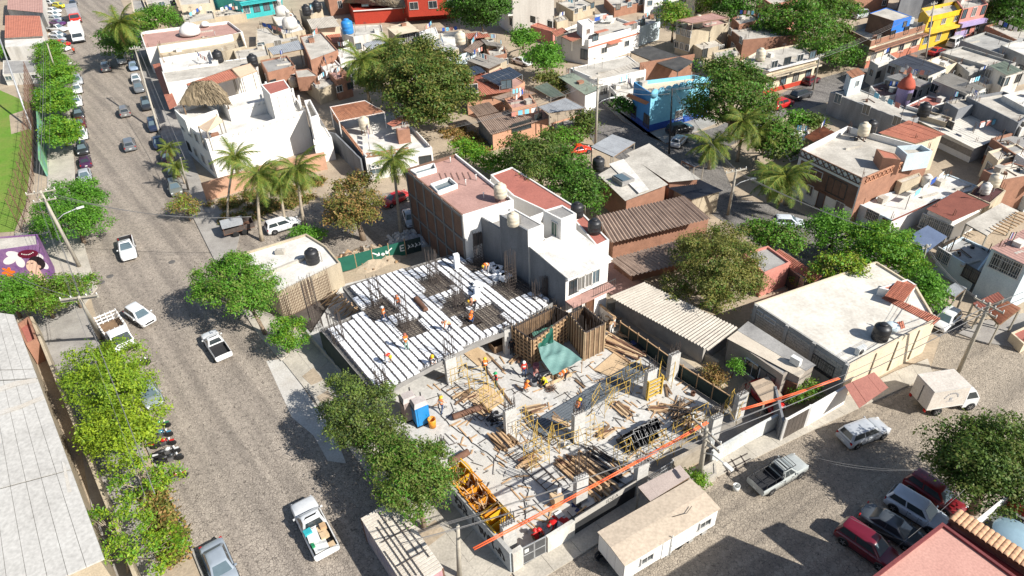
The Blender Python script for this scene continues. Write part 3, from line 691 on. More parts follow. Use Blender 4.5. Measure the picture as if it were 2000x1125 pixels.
def person_mesh(kind):
    if kind in PM:return PM[kind]
    J=pose(kind);rad=dict(pel=.15,sp=.14,ch=.165,nk=.06,hd=.1,tp=.075,hip=.1,kn=.065,an=.045,to=.04,sh=.075,el=.045,wr=.035)
    names=list(J);idx={n:i for i,n in enumerate(names)};V=[Vector(J[n]) for n in names];E=[]
    for a,b in(('pel','sp'),('sp','ch'),('ch','nk'),('nk','hd'),('hd','tp')):E.append((idx[a],idx[b]))
    r=[rad[n[1:] if n[0] in 'lr' and n[1:] in rad else n] for n in names]
    for s in 'lr':
        for a,b in(('pel',s+'hip'),(s+'hip',s+'kn'),(s+'kn',s+'an'),(s+'an',s+'to'),('ch',s+'sh'),(s+'sh',s+'el'),(s+'el',s+'wr')):E.append((idx[a],idx[b]))
        # palm and five fingers
        w=Vector(J[s+'wr']);d=(w-Vector(J[s+'el'])).normalized();sy=1 if s=='l' else-1
        side=d.cross(Vector((0,0,1))).normalized() if abs(d.z)<.9 else Vector((1,0,0));pn=d.cross(side)
        pi=len(V);V.append(w+d*.06);r.append(.034);E.append((idx[s+'wr'],pi))
        for k,(off,ln) in enumerate(((-.034,.055),(-.013,.07),(.011,.066),(.032,.05))):
            i0=len(V);V.append(w+d*.085+side*off);r.append(.010);V.append(w+d*(.085+ln*.6)+side*off*1.15+pn*.01);r.append(.009);V.append(w+d*(.085+ln)+side*off*1.15+pn*.03);r.append(.008)
            E+=[(pi,i0),(i0,i0+1),(i0+1,i0+2)]
        i0=len(V);V.append(w+d*.05-side*.045+pn*.01);r.append(.011);V.append(w+d*.085-side*.06+pn*.02);r.append(.009);E+=[(pi,i0),(i0,i0+1)]
    hd=Vector(J['hd']);tp=Vector(J['tp']);upv=(tp-hd).normalized();fwd=(Vector((1,0,0))-upv*upv.x).normalized() if abs(upv.x)<.9 else Vector((0,0,-1))
    me=bpy.data.meshes.new('tmp');me.from_pydata(V,E,[]);ob=bpy.data.objects.new('tmp',me);COL.objects.link(ob)
    md=ob.modifiers.new('s','SKIN');md.use_smooth_shade=True
    for i,sv in enumerate(me.skin_vertices[0].data):sv.radius=(r[i],r[i]);sv.use_root=(i==0)
    ob.modifiers.new('u','SUBSURF').levels=1
    dg=bpy.context.evaluated_depsgraph_get();dg.update();me2=bpy.data.meshes.new_from_object(ob.evaluated_get(dg))
    bpy.data.objects.remove(ob);me2.name='person_body'
    # clothing zones by nearest bone
    bones=[('sp','ch',1),('pel','sp',1),('ch','nk',1),('nk','hd',0),('hd','tp',0)]
    for s in 'lr':bones+=[(s+'hip',s+'kn',2),(s+'kn',s+'an',2),(s+'an',s+'to',3),(s+'sh',s+'el',1),(s+'el',s+'wr',4),('ch',s+'sh',1),('pel',s+'hip',2)]
    seg=[(Vector(J[a]),Vector(J[b]),k) for a,b,k in bones];wr=[Vector(J['lwr']),Vector(J['rwr'])]
    me2.materials.clear()
    for m in(SKIN,SKIN,SKIN,BOOT):me2.materials.append(m)
    vest=[]
    for p in me2.polygons:
        c=p.center;best=(9,0)
        for a,b,k in seg:
            t=max(0,min(1,(c-a).dot(b-a)/max(1e-6,(b-a).length_squared)));dd=(c-a.lerp(b,t)).length
            if dd<best[0]:best=(dd,k,(a,b))
        k=best[1]
        if k==4:k=0 if min((c-w).length for w in wr)<.12 else 1
        p.material_index=k;p.use_smooth=True
        if k==1 and best[2][0] in(seg[0][0],seg[1][0],seg[2][0]):vest.append(p.index)
    # vest: torso faces pushed out
    vv={};vs_=[];fs=[]
    for i in vest:
        f=[]
        for q in me2.polygons[i].vertices:
            if q not in vv:vv[q]=len(vs_);v=me2.vertices[q];vs_.append(v.co+v.normal*.022)
            f.append(vv[q])
        fs.append(f)
    vm=MB().add(vs_,fs,0,True)
    sp,ch=Vector(J['sp']),Vector(J['ch'])
    for i,f in enumerate(fs):
        c=sum((Vector(vs_[q]) for q in f),Vector())/len(f);t=(c-sp).dot(ch-sp)/(ch-sp).length_squared
        if.25<t<.55:vm.mi[i]=1
    PM[kind]=(me2,vm,J,hd,upv,fwd);return PM[kind]
HM={}
def worker(label,px,py,z,az,kind='stand',helmet=(.75,.5,.02),vest=(.95,.20,.04),shirt=(.15,.15,.17),trousers=(.05,.07,.13),s=1.0,group='site workers',hat=True,zc=None):
    s*=.96
    me2,vm,J,hd,upv,fwd=person_mesh(kind)
    P=G(px,py,z);root=tag(empty('person',P,math.radians(az)),label,'person',group);root.scale=(s,s,s)
    o=inst('body',me2,root)
    for i,m in((1,plain('cloth %.2f %.2f %.2f'%shirt,shirt,.9,spec=.1)),(2,plain('cloth %.2f %.2f %.2f'%trousers,trousers,.9,spec=.1))):
        o.material_slots[i].link='OBJECT';o.material_slots[i].material=m
    if vest:
        k=(kind,vest)
        if k not in HM:HM[k]=vm.mesh('vest',[plain('vest %.2f %.2f %.2f'%vest,vest,.7,spec=.2),plain('reflective band',(.72,.72,.62),.4)])
        inst('vest',HM[k],root)
    rot=Matrix((fwd,upv.cross(fwd),upv)).transposed().to_euler();e=hd.lerp(hd+upv*.1,.2)
    if 'face' not in HM:
        HM['eye']=MB().lathe([(.004,-.012),(.012,0),(.004,.012)],6).mesh('eye',TRIM)
        HM['nose']=MB().add([(.0,0,.03),(.0,.018,-.02),(.0,-.018,-.02),(.035,0,-.018)],[(0,1,3),(0,3,2),(1,2,3)]).mesh('nose',SKIN)
        HM['mouth']=MB().box((0,0,0),(.012,.05,.012)).mesh('mouth',plain('lips',(.25,.09,.07),.6))
        HM['face']=1
        HM['hel']=MB().lathe([(.165,0),(.168,.012),(.135,.02),(.135,.05),(.12,.1),(.07,.14),(.02,.15)],14).box((.17,0,.008),(.09,.16,.014)).mesh('helmet',WHITE)
        HM['hair']=MB().lathe([(.105,0),(.118,.05),(.1,.1),(.05,.13),(.01,.135)],12).mesh('hair',TRIM)
    inst('nose',HM['nose'],root,hd+fwd*.098+upv*.0,rot);inst('mouth',HM['mouth'],root,hd+fwd*.1-upv*.05,rot)
    for sy in(-1,1):inst('eye',HM['eye'],root,hd+fwd*.093+upv.cross(fwd)*.035*sy+upv*.03,rot)
    if hat:inst('helmet',HM['hel'],root,hd+upv*.045,rot,m=plain('helmet %.2f %.2f %.2f'%helmet,helmet,.35))
    else:inst('hair',HM['hair'],root,hd+upv*.02-fwd*.01,rot)
    return root
# ------------------------------------------------ poles, wires, rebar
def pole(label,base,top,h,arms=(),lamp=None,r=.15,m=None,group='utility poles',gear=False):
    B=G(*base);T=(G(top[0],top[1],h)-B) if top else Vector((0,0,h));root=tag(empty('utility_pole',B),label,'pole',group)
    MB().tube([(0,0,-.2),T*.5,T],[r,r*.85,r*.65],10).build('pole_shaft',m or POLEC,root)
    for(f,az,ln) in arms:
        p=T*f;d=Vector((math.cos(math.radians(az)),math.sin(math.radians(az)),0))*ln/2
        a=MB().bar(p-d,p+d,.1,.12).build('crossarm',m or POLEC,root)
        for q in(-.95,-.4,.4,.95):MB().lathe([(.03,0),(.06,.03),(.04,.08),(.06,.12),(.02,.2)],8).build('insulator',PLATE,a,p+d*q+Vector((0,0,.06)))
    if gear:
        MB().lathe([(.02,0),(.26,.02),(.28,.1),(.28,.75),(.2,.85),(.02,.88)],12).build('transformer',mat('transformer grey',(.38,.39,.38)),root,T*.7+Vector((.35,0,0)))
    if lamp:
        f,az,ln=lamp;p=T*f;d=Vector((math.cos(math.radians(az)),math.sin(math.radians(az)),0))
        a=MB().tube([p,p+d*ln*.4+Vector((0,0,.5)),p+d*ln+Vector((0,0,.7))],.045,6).build('lamp_arm',MET,root)
        MB().box((0,0,0),(.7,.26,.12)).build('lamp_head',PLATE,a,p+d*(ln+.3)+Vector((0,0,.7)),(0,0,math.radians(az)))
    return root,B+T
def wire(a,b,sag,label,group,r=.016,n=10):
    a=Vector(a);b=Vector(b);pts=[a.lerp(b,i/n)-Vector((0,0,sag*4*(i/n)*(1-i/n)))-a for i in range(n+1)]
    o=MB().tube(pts,r,5).build('power_line',plain('wire',(.17,.165,.16),.6),None,a);return tag(o,label,'wire',group)
def rebars(parent,pc,x,y,z0,z1,w,d,rz,nx=4,ny=4,r=.014,lean=0,ties=3,name='rebar'):
    R=Matrix.Rotation(rz,3,'Z');c=Vector((x,y,0))-Vector((pc.x,pc.y,0))
    for i in range(nx):
        for j in range(ny):
            if 0<i<nx-1 and 0<j<ny-1:continue
            p=R@Vector((w*(i/(nx-1)-.5),d*(j/(ny-1)-.5),0));t=Vector((random.uniform(-lean,lean),random.uniform(-lean,lean),random.uniform(-.25,.1)))
            MB().bar(c+p+Vector((0,0,z0-pc.z)),c+p+t+Vector((0,0,z1-pc.z)),r*2.6,n=5).build(name,STEEL,parent)
    if ties:
        for k in range(ties):
            z=z0+(z1-z0)*(.06+.6*k/ties)-pc.z;q=[c+R@Vector((a*w/2,b*d/2,0))+Vector((0,0,z)) for a,b in((-1,-1),(1,-1),(1,1),(-1,1))]
            t=MB()
            for i in range(4):t.bar(q[i],q[(i+1)%4],r*1.6,n=4)
            t.build('tie',STEEL,parent)
AZA,AZB=math.radians(128),math.radians(29.2)
# ---------------------------------------------------------------- setting: ground, streets, pavements
def sheet(name,px,z,m,kind='structure'):
    P=[G(x,y,z) for x,y in px];n=len(P);a=sum(P[i].x*P[(i+1)%n].y-P[(i+1)%n].x*P[i].y for i in range(n))
    return tag(MB().add(P,[tuple(range(n)) if a>0 else tuple(range(n-1,-1,-1))]).build(name,m),kind=kind)
tag(MB().add([(-1500,-300,0),(1500,-300,0),(1500,2500,0),(-1500,2500,0)],[(0,1,2,3)]).build('ground',EARTH),kind='structure')
sheet('cobbled_road',[(480,1320),(378,1078),(301,903),(225,720),(182,600),(165,520),(150,420),(142,330),(128,190),(112,95),(70,0),(48,-70),(218,-70),(236,0),(262,60),(300,150),(345,290),(385,390),(425,455),(600,400),(800,370),(830,470),(660,530),(480,560),(500,640),(550,704),(615,784),(760,960),(860,1090),(1010,1320)],.006,COB)
sheet('cobbled_side_street',[(930,1300),(1000,1118),(1250,970),(1510,850),(1700,770),(1815,728),(1840,650),(1900,640),(2150,640),(2150,1400)],.010,COB2)
sheet('back_street',[(1110,195),(1185,180),(1300,275),(1400,248),(1560,165),(1690,128),(1850,84),(1960,30),(2040,40),(1880,112),(1700,168),(1640,192),(1520,232),(1400,300),(1440,390),(1530,400),(1640,450),(1760,530),(1900,640),(1840,660),(1640,575),(1500,490),(1400,425),(1280,345),(1165,290)],.006,COBG)
sheet('dirt_yard',[(1260,560),(1480,520),(1560,560),(1440,640)],.006,EARTH)
sheet('cement_spill',[(520,705),(556,700),(600,770),(650,838),(676,905),(640,900),(612,850),(570,815),(545,760)],.012,mat('cement dust',(.56,.54,.50),(.40,.36,.31),.5,.95,amt=.7))
sheet('lawn',[(-60,150),(66,205),(62,300),(50,400),(28,452),(-80,460)],.02,GRASS)
sheet('sand_patch',[(18,225),(66,208),(62,250),(22,262)],.026,EARTH)
def pavement(px,m=CEM,h=.12,name='pavement'):
    P=[G(x,y,h) for x,y in px];b=MB();b.prism([(p.x,p.y) for p in P],-.05,h);return tag(b.build(name,m),kind='structure')
# near pavement beside the site: kerb and cast slabs
def slabs(inner,outer,n,m,h=.12,name='pavement',gap=.02):
    root=tag(empty(name,(0,0,0)),kind='structure')
    def along(line,u):
        seg=[(line[i+1]-line[i]).length for i in range(len(line)-1)];t=u*sum(seg)
        for i,s in enumerate(seg):
            if t<=s or i==len(seg)-1:return line[i].lerp(line[i+1],t/s)
            t-=s
    A=[G(x,y,h) for x,y in inner];B=[G(x,y,h) for x,y in outer]
    for k in range(n):
        g=gap/max(.5,(A[-1]-A[0]).length/n)/n/2
        q=[along(A,k/n+g),along(A,(k+1)/n-g),along(B,(k+1)/n-g),along(B,k/n+g)]
        MB().prism([(p.x,p.y) for p in q],-.05,h+random.uniform(-.008,.008)).build('paving_slab',m,root)
    return root
slabs([(603,660),(674,739),(800,885),(878,976),(1000,1118)],[(577,683),(640,763),(760,905),(843,1003),(962,1160)],22,CEM)
slabs([(577,683),(640,763),(760,905),(843,1003),(962,1160)],[(552,704),(616,784),(728,940),(806,1040),(905,1170)],9,CEM,.10,'planting_strip')
for i,q in enumerate(([(590,735),(612,718),(632,742),(608,752)],[(618,775),(640,762),(650,778),(630,790)],[(812,1040),(850,1015),(872,1040),(835,1068)])):
    sheet('soil_patch',q,.125,EARTH)
slabs([(1000,1118),(1250,962),(1510,842),(1660,770)],[(1025,1150),(1290,985),(1540,862),(1690,790)],14,CEM)
slabs([(1660,772),(1740,728),(1812,700)],[(1690,790),(1790,745),(1822,729)],5,CEM)
pavement([(205,1140),(153,846),(62,620),(160,600),(215,700),(290,903),(366,1080),(430,1250),(300,1300)],CEMD)
sheet('planting_soil',[(262,905),(292,903),(366,1080),(405,1180),(330,1190),(290,1000)],.13,EARTH)
kb=tag(empty('kerb',(0,0,0)),kind='structure')
kl=[G(x,y) for x,y in((215,700),(258,800),(301,903),(340,990),(378,1078),(440,1230))]
for a,b in zip(kl,kl[1:]):
    L=(b-a).length;n=max(1,int(L/1.2))
    for i in range(n):
        p,q=a.lerp(b,i/n),a.lerp(b,(i+.97)/n);MB().bar(p+Vector((0,0,.07)),q+Vector((0,0,.07)),.16,.17).build('kerbstone',CEMD,kb)
pavement([(62,620),(28,455),(90,452),(150,425),(176,520),(190,560),(160,600)],CEM)
pavement([(92,345),(86,250),(75,120),(118,110),(134,200),(146,330),(150,415),(90,450)],CEM)
pavement([(425,520),(365,400),(325,300),(280,150),(245,50),(255,40),(320,150),(372,300),(402,380),(470,450),(455,515)],CEMD)
pavement([(470,560),(560,640),(600,655),(578,682),(548,703),(505,655),(470,600)],CEM)
pavement([(1870,650),(1925,625),(2060,600),(2060,690),(1990,678),(1920,668)],CEMD)
pavement([(1262,262),(1390,222),(1400,240),(1300,280),(1215,235),(1150,175),(1170,172)],CEMD)
# manhole covers
for x,y in((215,540),(198,552),(336,512)):
    P=G(x,y);tag(MB().lathe([(.01,0),(.36,0),(.36,.02),(.3,.028),(.01,.028)],18).build('manhole_cover',mat('cast iron',(.14,.13,.12)),None,(P.x,P.y,.008)),'round iron manhole cover set in the cobbles'+{215:' left of the junction',198:' beside the pavement corner',336:' in mid junction'}[x],'manhole cover','manhole covers')
# ---------------------------------------------------------------- buildings, near to far
B_='houses of the block'
# left: warehouse
def warehouse():
    z=4.2;q=[G(-75,600,z),G(27,614,z),G(205,1093,z),G(-20,1195,z)]
    c=sum(q,Vector())/4;c.z=0;r=tag(empty('warehouse',c),'long low warehouse with cream sheet roof along the left edge','warehouse')
    a,b,d,e=q[0],q[1],q[2],q[3]
    w=MB();L=inset([p for p in q],.25)
    for i in range(4):
        p,s=L[i]-c,L[(i+1)%4]-c;w.add([(p.x,p.y,-.1),(s.x,s.y,-.1),(s.x,s.y,z-.1),(p.x,p.y,z-.1)],[(0,1,2,3)])
    w.build('wall',TAN,r);nr,nc=4,6
    rows=[0,.30,.345,.72,1.0]
    for j in range(4):
        for i in range(nc):
            g=.0025;P=lambda u,v:a.lerp(b,u).lerp(e.lerp(d,u),v)-c
            u0,u1,v0,v1=i/nc+g,(i+1)/nc-g,rows[j]+g,rows[j+1]-g
            h=.03*(j%2)+random.uniform(0,.015);t=[P(u0,v0),P(u1,v0),P(u1,v1),P(u0,v1)]
            MB().add([p+Vector((0,0,h)) for p in t]+[p-Vector((0,0,.07)) for p in t],[(3,2,1,0),(4,5,6,7),(0,1,5,4),(1,2,6,5),(2,3,7,6),(3,0,4,7)]).build('roof_panel',mat('pale warehouse sheet',(.52,.50,.46),(.42,.40,.365),.3,.85,.1,12,amt=.6),r)
warehouse()
st_=mat('brown water stain',(.50,.45,.38),(.57,.56,.53),.8,.9,amt=.9)
for q in([(-5,757),(28,745),(70,738),(73,745),(30,754),(-5,766)],[(-5,803),(40,790),(84,772),(87,778),(42,797),(-5,812)],[(120,900),(126,905),(140,960),(132,962)]):
    c=G(*q[0],4.25);tag(MB().add([G(x,y,4.252)-c for x,y in q],[tuple(range(len(q)))]).build('roof_stain',st_,None,c),kind='structure')
def wall(label,line,h,m,th=.2,name='boundary_wall',z0=0,group=None,cat='wall',top=False,cap=None):
    "free-standing wall along a pixel line (at its foot, or at its top when top)"
    P=[G(x,y,h if top else z0) for x,y in line]
    for p in P:p.z=0
    r=tag(empty(name,P[0]),label,cat,group);o=P[0]
    for i in range(len(P)-1):
        a,b=P[i]-o,P[i+1]-o;d=(b-a).normalized()*th*.49*(1 if i else 0)
        MB().bar(a-d+Vector((0,0,(z0+h)/2-.05)),b+Vector((0,0,(z0+h)/2-.05)),th,h-z0+.1).build('wall_panel',m,r)
        if cap:MB().bar(a+Vector((0,0,h+.03)),b+Vector((0,0,h+.03)),th+.08,.07).build('coping',cap,r)
    return r
wall('plain rendered boundary wall between warehouse passage and planted pavement',[(60,617),(153,846),(215,1000),(285,1180)],2.0,TAN,.22,top=True)
b=bld('shed','small red brick lean-to with clutter beside the warehouse','shed',[(32,634),(56,617),(72,662),(50,672)],2.4,BRICK,ROOFR,.5)
# mural building and sports field
b=bld('mural_building','low grey roofed building with a painted portrait mural','building',[(-70,455),(74,456),(92,545),(-70,570)] if False else[(-80,468),(73,457),(76,478),(-80,500)],(76,478,545),mat('mural ground violet',(.15,.06,.20),(.28,.16,.26),.8,.8),ROOFC,.12)
def mural(b):
    A,B=G(-2,0),None
    P0=b.pts[3];P1=b.pts[2];d=(P1-P0).normalized();n=Vector((d.y,-d.x,0))
    if n.y>0:n=-n
    L=(P1-P0).xy.length;H=b.z;O=P1-b.pc;O.z=-b.pc.z
    def blob(name,pts,m,k):
        w=MB();vs_=[O+d*(-u)+Vector((0,0,v))+n*(.006*k) for u,v in pts];w.add(vs_,[tuple(range(len(vs_)))]);w.build(name,m,b.root)
    def ell(cx,cz,rx,rz,a=0,k=16):return[(cx+rx*math.cos(t)*math.cos(a)-rz*math.sin(t)*math.sin(a),cz+rx*math.cos(t)*math.sin(a)+rz*math.sin(t)*math.cos(a)) for t in[2*math.pi*i/k for i in range(k)]]
    c=lambda k,rgb:plain('mural '+k,rgb,.8,spec=.1)
    H=b.z
    for i,(x,z,rx,rz,a) in enumerate(((2.6,H*.82,.7,.45,.5),(3.2,H*.7,.7,.4,-.4),(.7,H*.68,.55,.5,.3),(2.4,H*.6,.4,.6,.2),(.5,H*.45,.35,.6,-.3))):blob('painted_petal',ell(x,z,rx,rz,a),c('white',(.72,.66,.64)),2+i*.3)
    blob('painted_hair',ell(1.35,H*.80,.95,.5),c('wine',(.13,.012,.03)),4);blob('painted_hair',ell(1.0,H*.52,.75,.85,.3),c('black',(.025,.018,.02)),4.5)
    for i in range(7):blob('painted_bead',ell(.85+i*.17,H*.80-.16*math.sin(i/6*3.14)+.1,.06,.06,0,8),c('bead',(.8,.78,.72)),6)
    blob('painted_face',ell(1.55,H*.45,.55,.78,.35),c('skin',(.70,.46,.34)),5);blob('painted_neck',[(1.0,.05),(1.9,.05),(1.75,H*.35),(1.05,H*.4)],c('skin',(.70,.46,.34)),4.8)
    blob('painted_ear',ell(.95,H*.42,.16,.2),c('ear',(.62,.38,.28)),5.4)
    for x in(1.42,1.85):blob('painted_eye',ell(x,H*.54,.13,.05),c('black',(.025,.018,.02)),6)
    blob('painted_mouth',ell(1.85,H*.31,.14,.07,.2),c('lip',(.45,.10,.09)),6)
    for i in range(4):blob('painted_finger',ell(2.0+i*.12,H*.22-.06*i,.07,.42,.25),c('skin2',(.74,.52,.40)),6.2+i*.2)
    for i in range(6):blob('painted_flower_petal',ell(3.9+.3*math.cos(i*1.05),H*.38+.35*math.sin(i*1.05),.34,.17,i*1.05),c('orange',(.85,.17,.02)),3+i*.2)
    for i in range(5):blob('painted_swirl',ell(2.9+i*.35,H*(.2+.1*(i%2)),.3,.06,.6+i),c('magenta',(.30,.03,.30)),2+i*.2)
mural(b)
wall('tall wall with green and blue graffiti beside the sports lawn',[(82,205),(88,265),(93,345)],2.6,mat('graffiti wall',(.20,.42,.14),(.07,.20,.38),.5,.85,amt=.9),.2,'graffiti_wall')
def fence(label,line,h,sp=.5,name='mesh_fence',rails=4,m=None):
    P=[G(x,y) for x,y in line];o=P[0].copy();r=tag(empty(name,o),label,'fence')
    for a,b in zip(P,P[1:]):
        L=(b-a).length;n=max(1,int(L/2.6))
        for i in range(n+1):q=a.lerp(b,i/n)-o;MB().bar(q,q+Vector((0,0,h)),.09,n=6).build('fence_post',m or RUST,r)
        for k in range(rails):z=Vector((0,0,h*(k+.5)/rails));MB().bar(a-o+z,b-o+z,.03).build('fence_rail',m or RUST,r)
        g=MB();nn=int(L/sp)
        for i in range(nn):q=a.lerp(b,i/nn)-o;g.bar(q,q+Vector((0,0,h-.1)),.018)
        g.build('fence_mesh',m or RUST,r)
fence('tall rusty mesh fence along the edge of the sports lawn',[(68,170),(72,260),(66,360),(45,455)],4.5)
b=bld('hut','small white hut with grey roof at the lawn fence','building',[(6,118),(66,117),(73,141),(5,145)],(40,143,165),WHITED,ROOFG,.1);rowwin(b,2,2,[1.3],1.2,.8)
for lab,q,z,n in(('pink sheet roofed shed beside the slanted row of parked cars',[(10,30),(78,31),(84,70),(9,74)],3.6,7),('faded pink shed roof at the top left corner',[(16,-18),(82,-18),(84,25),(14,18)],3.8,7)):
    b=bld('shed',lab,'shed',q,z,WHITED,ROOFP,.05);s=[(x,y,z+.12+(.3 if i<2 else 0)) for i,(x,y) in enumerate(q)];hroof(b,s,TERRA if n==7 and z<3.7 else ROOFP,n,3,.03)
b=bld('shed','pale sheet roofed shed below the pink sheds','shed',[(9,75),(84,72),(86,88),(10,92)],3.3,WHITED,ROOFW,.05)
# house beside the junction, left of the site
b=bld('flat_roof_house','low tan house with white flat roof and black tank by the junction','house',[(456,499),(598,456),(637,480),(665,513),(540,573)],(665,513,562),TAN,ROOFW,.22)
JH=b;win(b,4,[(.35,1.5,1.0,1.0),(.75,1.1,1.0,2.2,'d')])
MB().bar(G(517,535,b.z)-b.pc+Vector((0,0,-.05)),G(622,492,b.z)-b.pc+Vector((0,0,-.05)),.3,.3).build('roof_beam',ROOFC,b.root)
tank(609,500,b.z-.2,'black water tank with terracotta base on the tan house by the junction',BLACKP,1.25)
tag(MB().box((0,0,.2),(.9,.6,.4)).box((0,0,.45),(.6,.4,.1)).build('roof_box',ROOFC,None,G(548,495,b.z-.22)),'small cement cistern box on the white flat roof by the junction','cistern')
# brick block with pink roof
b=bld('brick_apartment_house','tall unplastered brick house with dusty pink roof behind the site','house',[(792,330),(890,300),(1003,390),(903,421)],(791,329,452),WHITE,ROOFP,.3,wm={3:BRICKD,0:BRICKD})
BH=b
def brick_frame(b,e,cols,rows,m):
    A=b.pts[e];B=b.pts[(e+1)%4];d=(B-A).xy.normalized();nr=Vector((d.y,-d.x))*b.s;L=(B-A).xy.length
    for i in range(cols+1):
        P=A.lerp(B,min(.99,max(.01,i/cols)))-b.pc;MB().box((P.x+nr.x*.012,P.y+nr.y*.012,b.z/2),(.26,.12,b.z-.01),math.atan2(d.y,d.x)).build('concrete_post',m,b.root)
    for j in range(1,rows+1):
        P=(A+B)/2-b.pc;MB().box((P.x+nr.x*.02,P.y+nr.y*.02,b.z*j/rows-.2),(L,.12,.24),math.atan2(d.y,d.x)).build('concrete_beam',m,b.root)
brick_frame(b,3,6,3,mat('weathered frame concrete',(.21,.20,.19),(.14,.135,.13),1))
win(b,2,[(.75,4.8,.9,1.3),(.78,1.8,1.1,1.6),(.2,4.8,.9,1.3)])
MB().prism([((G(x,y,b.z-.28)-b.pc).x,(G(x,y,b.z-.28)-b.pc).y) for x,y in((842,366),(878,353),(893,366),(856,380))],b.z-.28,b.z-.24).build('skylight_pit',WHITE,b.root)
for q in(((803,338),(848,325),(852,335),(815,346)),((842,366),(878,353),(893,366),(856,380))):
    w=MB();L=[G(x,y,b.z-.2)-b.pc for x,y in q]
    for i in range(4):w.bar(L[i]+Vector((0,0,.15)),L[(i+1)%4]+Vector((0,0,.15)),.12,.5)
    w.build('skylight_kerb',WHITE,b.root);MB().add([p+Vector((0,0,.02)) for p in L],[(0,1,2,3)]).build('skylight_floor',GLASSB,b.root)
rb=tag(empty('rebar_stack',G(893,345,b.z-.28)),'short row of rusty rebars lying on the dusty pink roof','rebar')
for i in range(6):MB().bar(Vector((.6*i-1.5,-.8,.05)),Vector((.6*i-1.9,.9,.05)),.04).build('bar',RUST,rb)
for i,(x,y) in enumerate(((930,352),(958,362),(910,362),(945,388),(880,318),(990,385))):tag(MB().tube([(0,0,0),(0,0,.6)],.05,6).lathe([(.02,.6),(.09,.6),(.09,.66),(.02,.68)],8).build('vent_pipe',PLATE,None,G(x,y,b.z-.28)),'stub of pale vent pipe on the dusty pink roof','pipe','vent pipes on the pink roof')
tank(977,372,b.z-.3,'beige water tank on legs on the dusty pink roof',BEIGEP,1.15,.5)
b=bld('low_red_house','long low house with plain red roof beside the mango shrubs','house',[(958,341),(1000,326),(1124,403),(1092,424),(1002,382)],5.2,WHITE,ROOFR,.12)
tank(1127,410,5.1,'black water tank at the end of the long red roof',BLACKP,1.2)
# white and grey house above the site
zW=6.0;f=G(1105,542,zW);bk_=Vector((math.cos(math.radians(129)),math.sin(math.radians(129)),0));rt_=G(1189,505,zW)-f
def on(x,y):
    lo,hi=0,14;n=Vector((-bk_.y,bk_.x,0));s0=(G(x,y,lo)-f).dot(n)>0
    for _ in range(40):
        z=(lo+hi)/2
        if((G(x,y,z)-f).dot(n)>0)==s0:lo=z
        else:hi=z
    return G(x,y,z)
K=on(1035,481);T2=on(1031,452);T1=on(975,418);L1=on(927,417);zK,zT,zL=K.z,(T1.z+T2.z)/2,L1.z;wt=(G(1062,440,zT)-G(1031,452,zT)).length;ru=rt_.normalized();K.z=T1.z=T2.z=L1.z=zW
b=bld('white_house','white house with sloping roof and bare grey side wall above the site','house',[K,K+rt_,f+rt_,f],zW,WHITE,ROOFW,.06,wm={3:GREYW})
WH=b;up_=Vector((0,0,zK-zW));sheets([K+up_-ru*.05,K+rt_+ru*.2+up_,f+rt_+ru*.2+Vector((0,0,.06))-bk_*.3,f-ru*.05+Vector((0,0,.06))-bk_*.3],mat('streaked white roof',(.76,.73,.67),(.40,.38,.35),.6,.8,amt=.35),b.root,b.pc,1,1,.0,'sloping_roof',th=.1)
for q,m in((Vector(),GREYW),(rt_,WHITE)):MB().add([f+q-b.pc,K+q-b.pc,K+q+up_-b.pc],[(0,1,2)]).build('gable',m,b.root)
win(b,2,[(.82-.17*i,zW-1.3,.95,1.5) for i in range(4)]);win(b,2,[(.72,2.0,1.0,1.6),(.42,1.7,1.0,2.3,'d')])
slabpart(b,'balcony',2,zW-2.6,.2,1.1,ROOFP,0,1);rail(b,2,zW-2.5,1.05,FRAMED,0,.55);slabpart(b,'ledge',2,zW-.15,.1,.35,WHITE)
b3=bld('x','','',[T1,T1+ru*wt,T2+ru*wt,T2],zT,WHITE,ROOFG,.08,parent=b,wm={3:GREYW})
b2=bld('x','','',[L1,L1+ru*3.2,T1+ru*3.2+bk_*.02,T1+bk_*.02],(zL+zT-1.4)/2 if zL>zT-1.4 else zL,WHITE,ROOFG,1.0,parent=b,wm={3:GREYW})
b5=bld('x','','',[T1+ru*(wt+.02),T1+ru*(wt+3.4),K+ru*(wt+3.4),K+ru*(wt+.02)],zK,WHITE,ROOFW,.9,parent=b)
b4=bld('x','','',[(1061,411),(1098,400),(1126,417),(1096,429)],zT+.5,WHITE,ROOFG,.1,parent=b,z0=5);win(b4,3,[(.35,zT-.8,.8,1.5)],gm=plain('green glass',(.06,.12,.09),.1))
tank(1002,428,zT-.08,'beige water tank on the grey stair tower of the white house',BEIGEP,1.0)
b=bld('low_red_house','small flat red roof between the white house and brown corrugated shed','house',[(1122,430),(1138,416),(1190,468),(1165,480)],4.6,WHITE,ROOFR,.1)
tank(1161,442,4.5,'black water tank on the small red roof beside corrugated brown sheets',BLACKP,1.2)
sheet('red_terrace',[(1150,540),(1190,508),(1258,553),(1200,580)],.14,ROOFP)
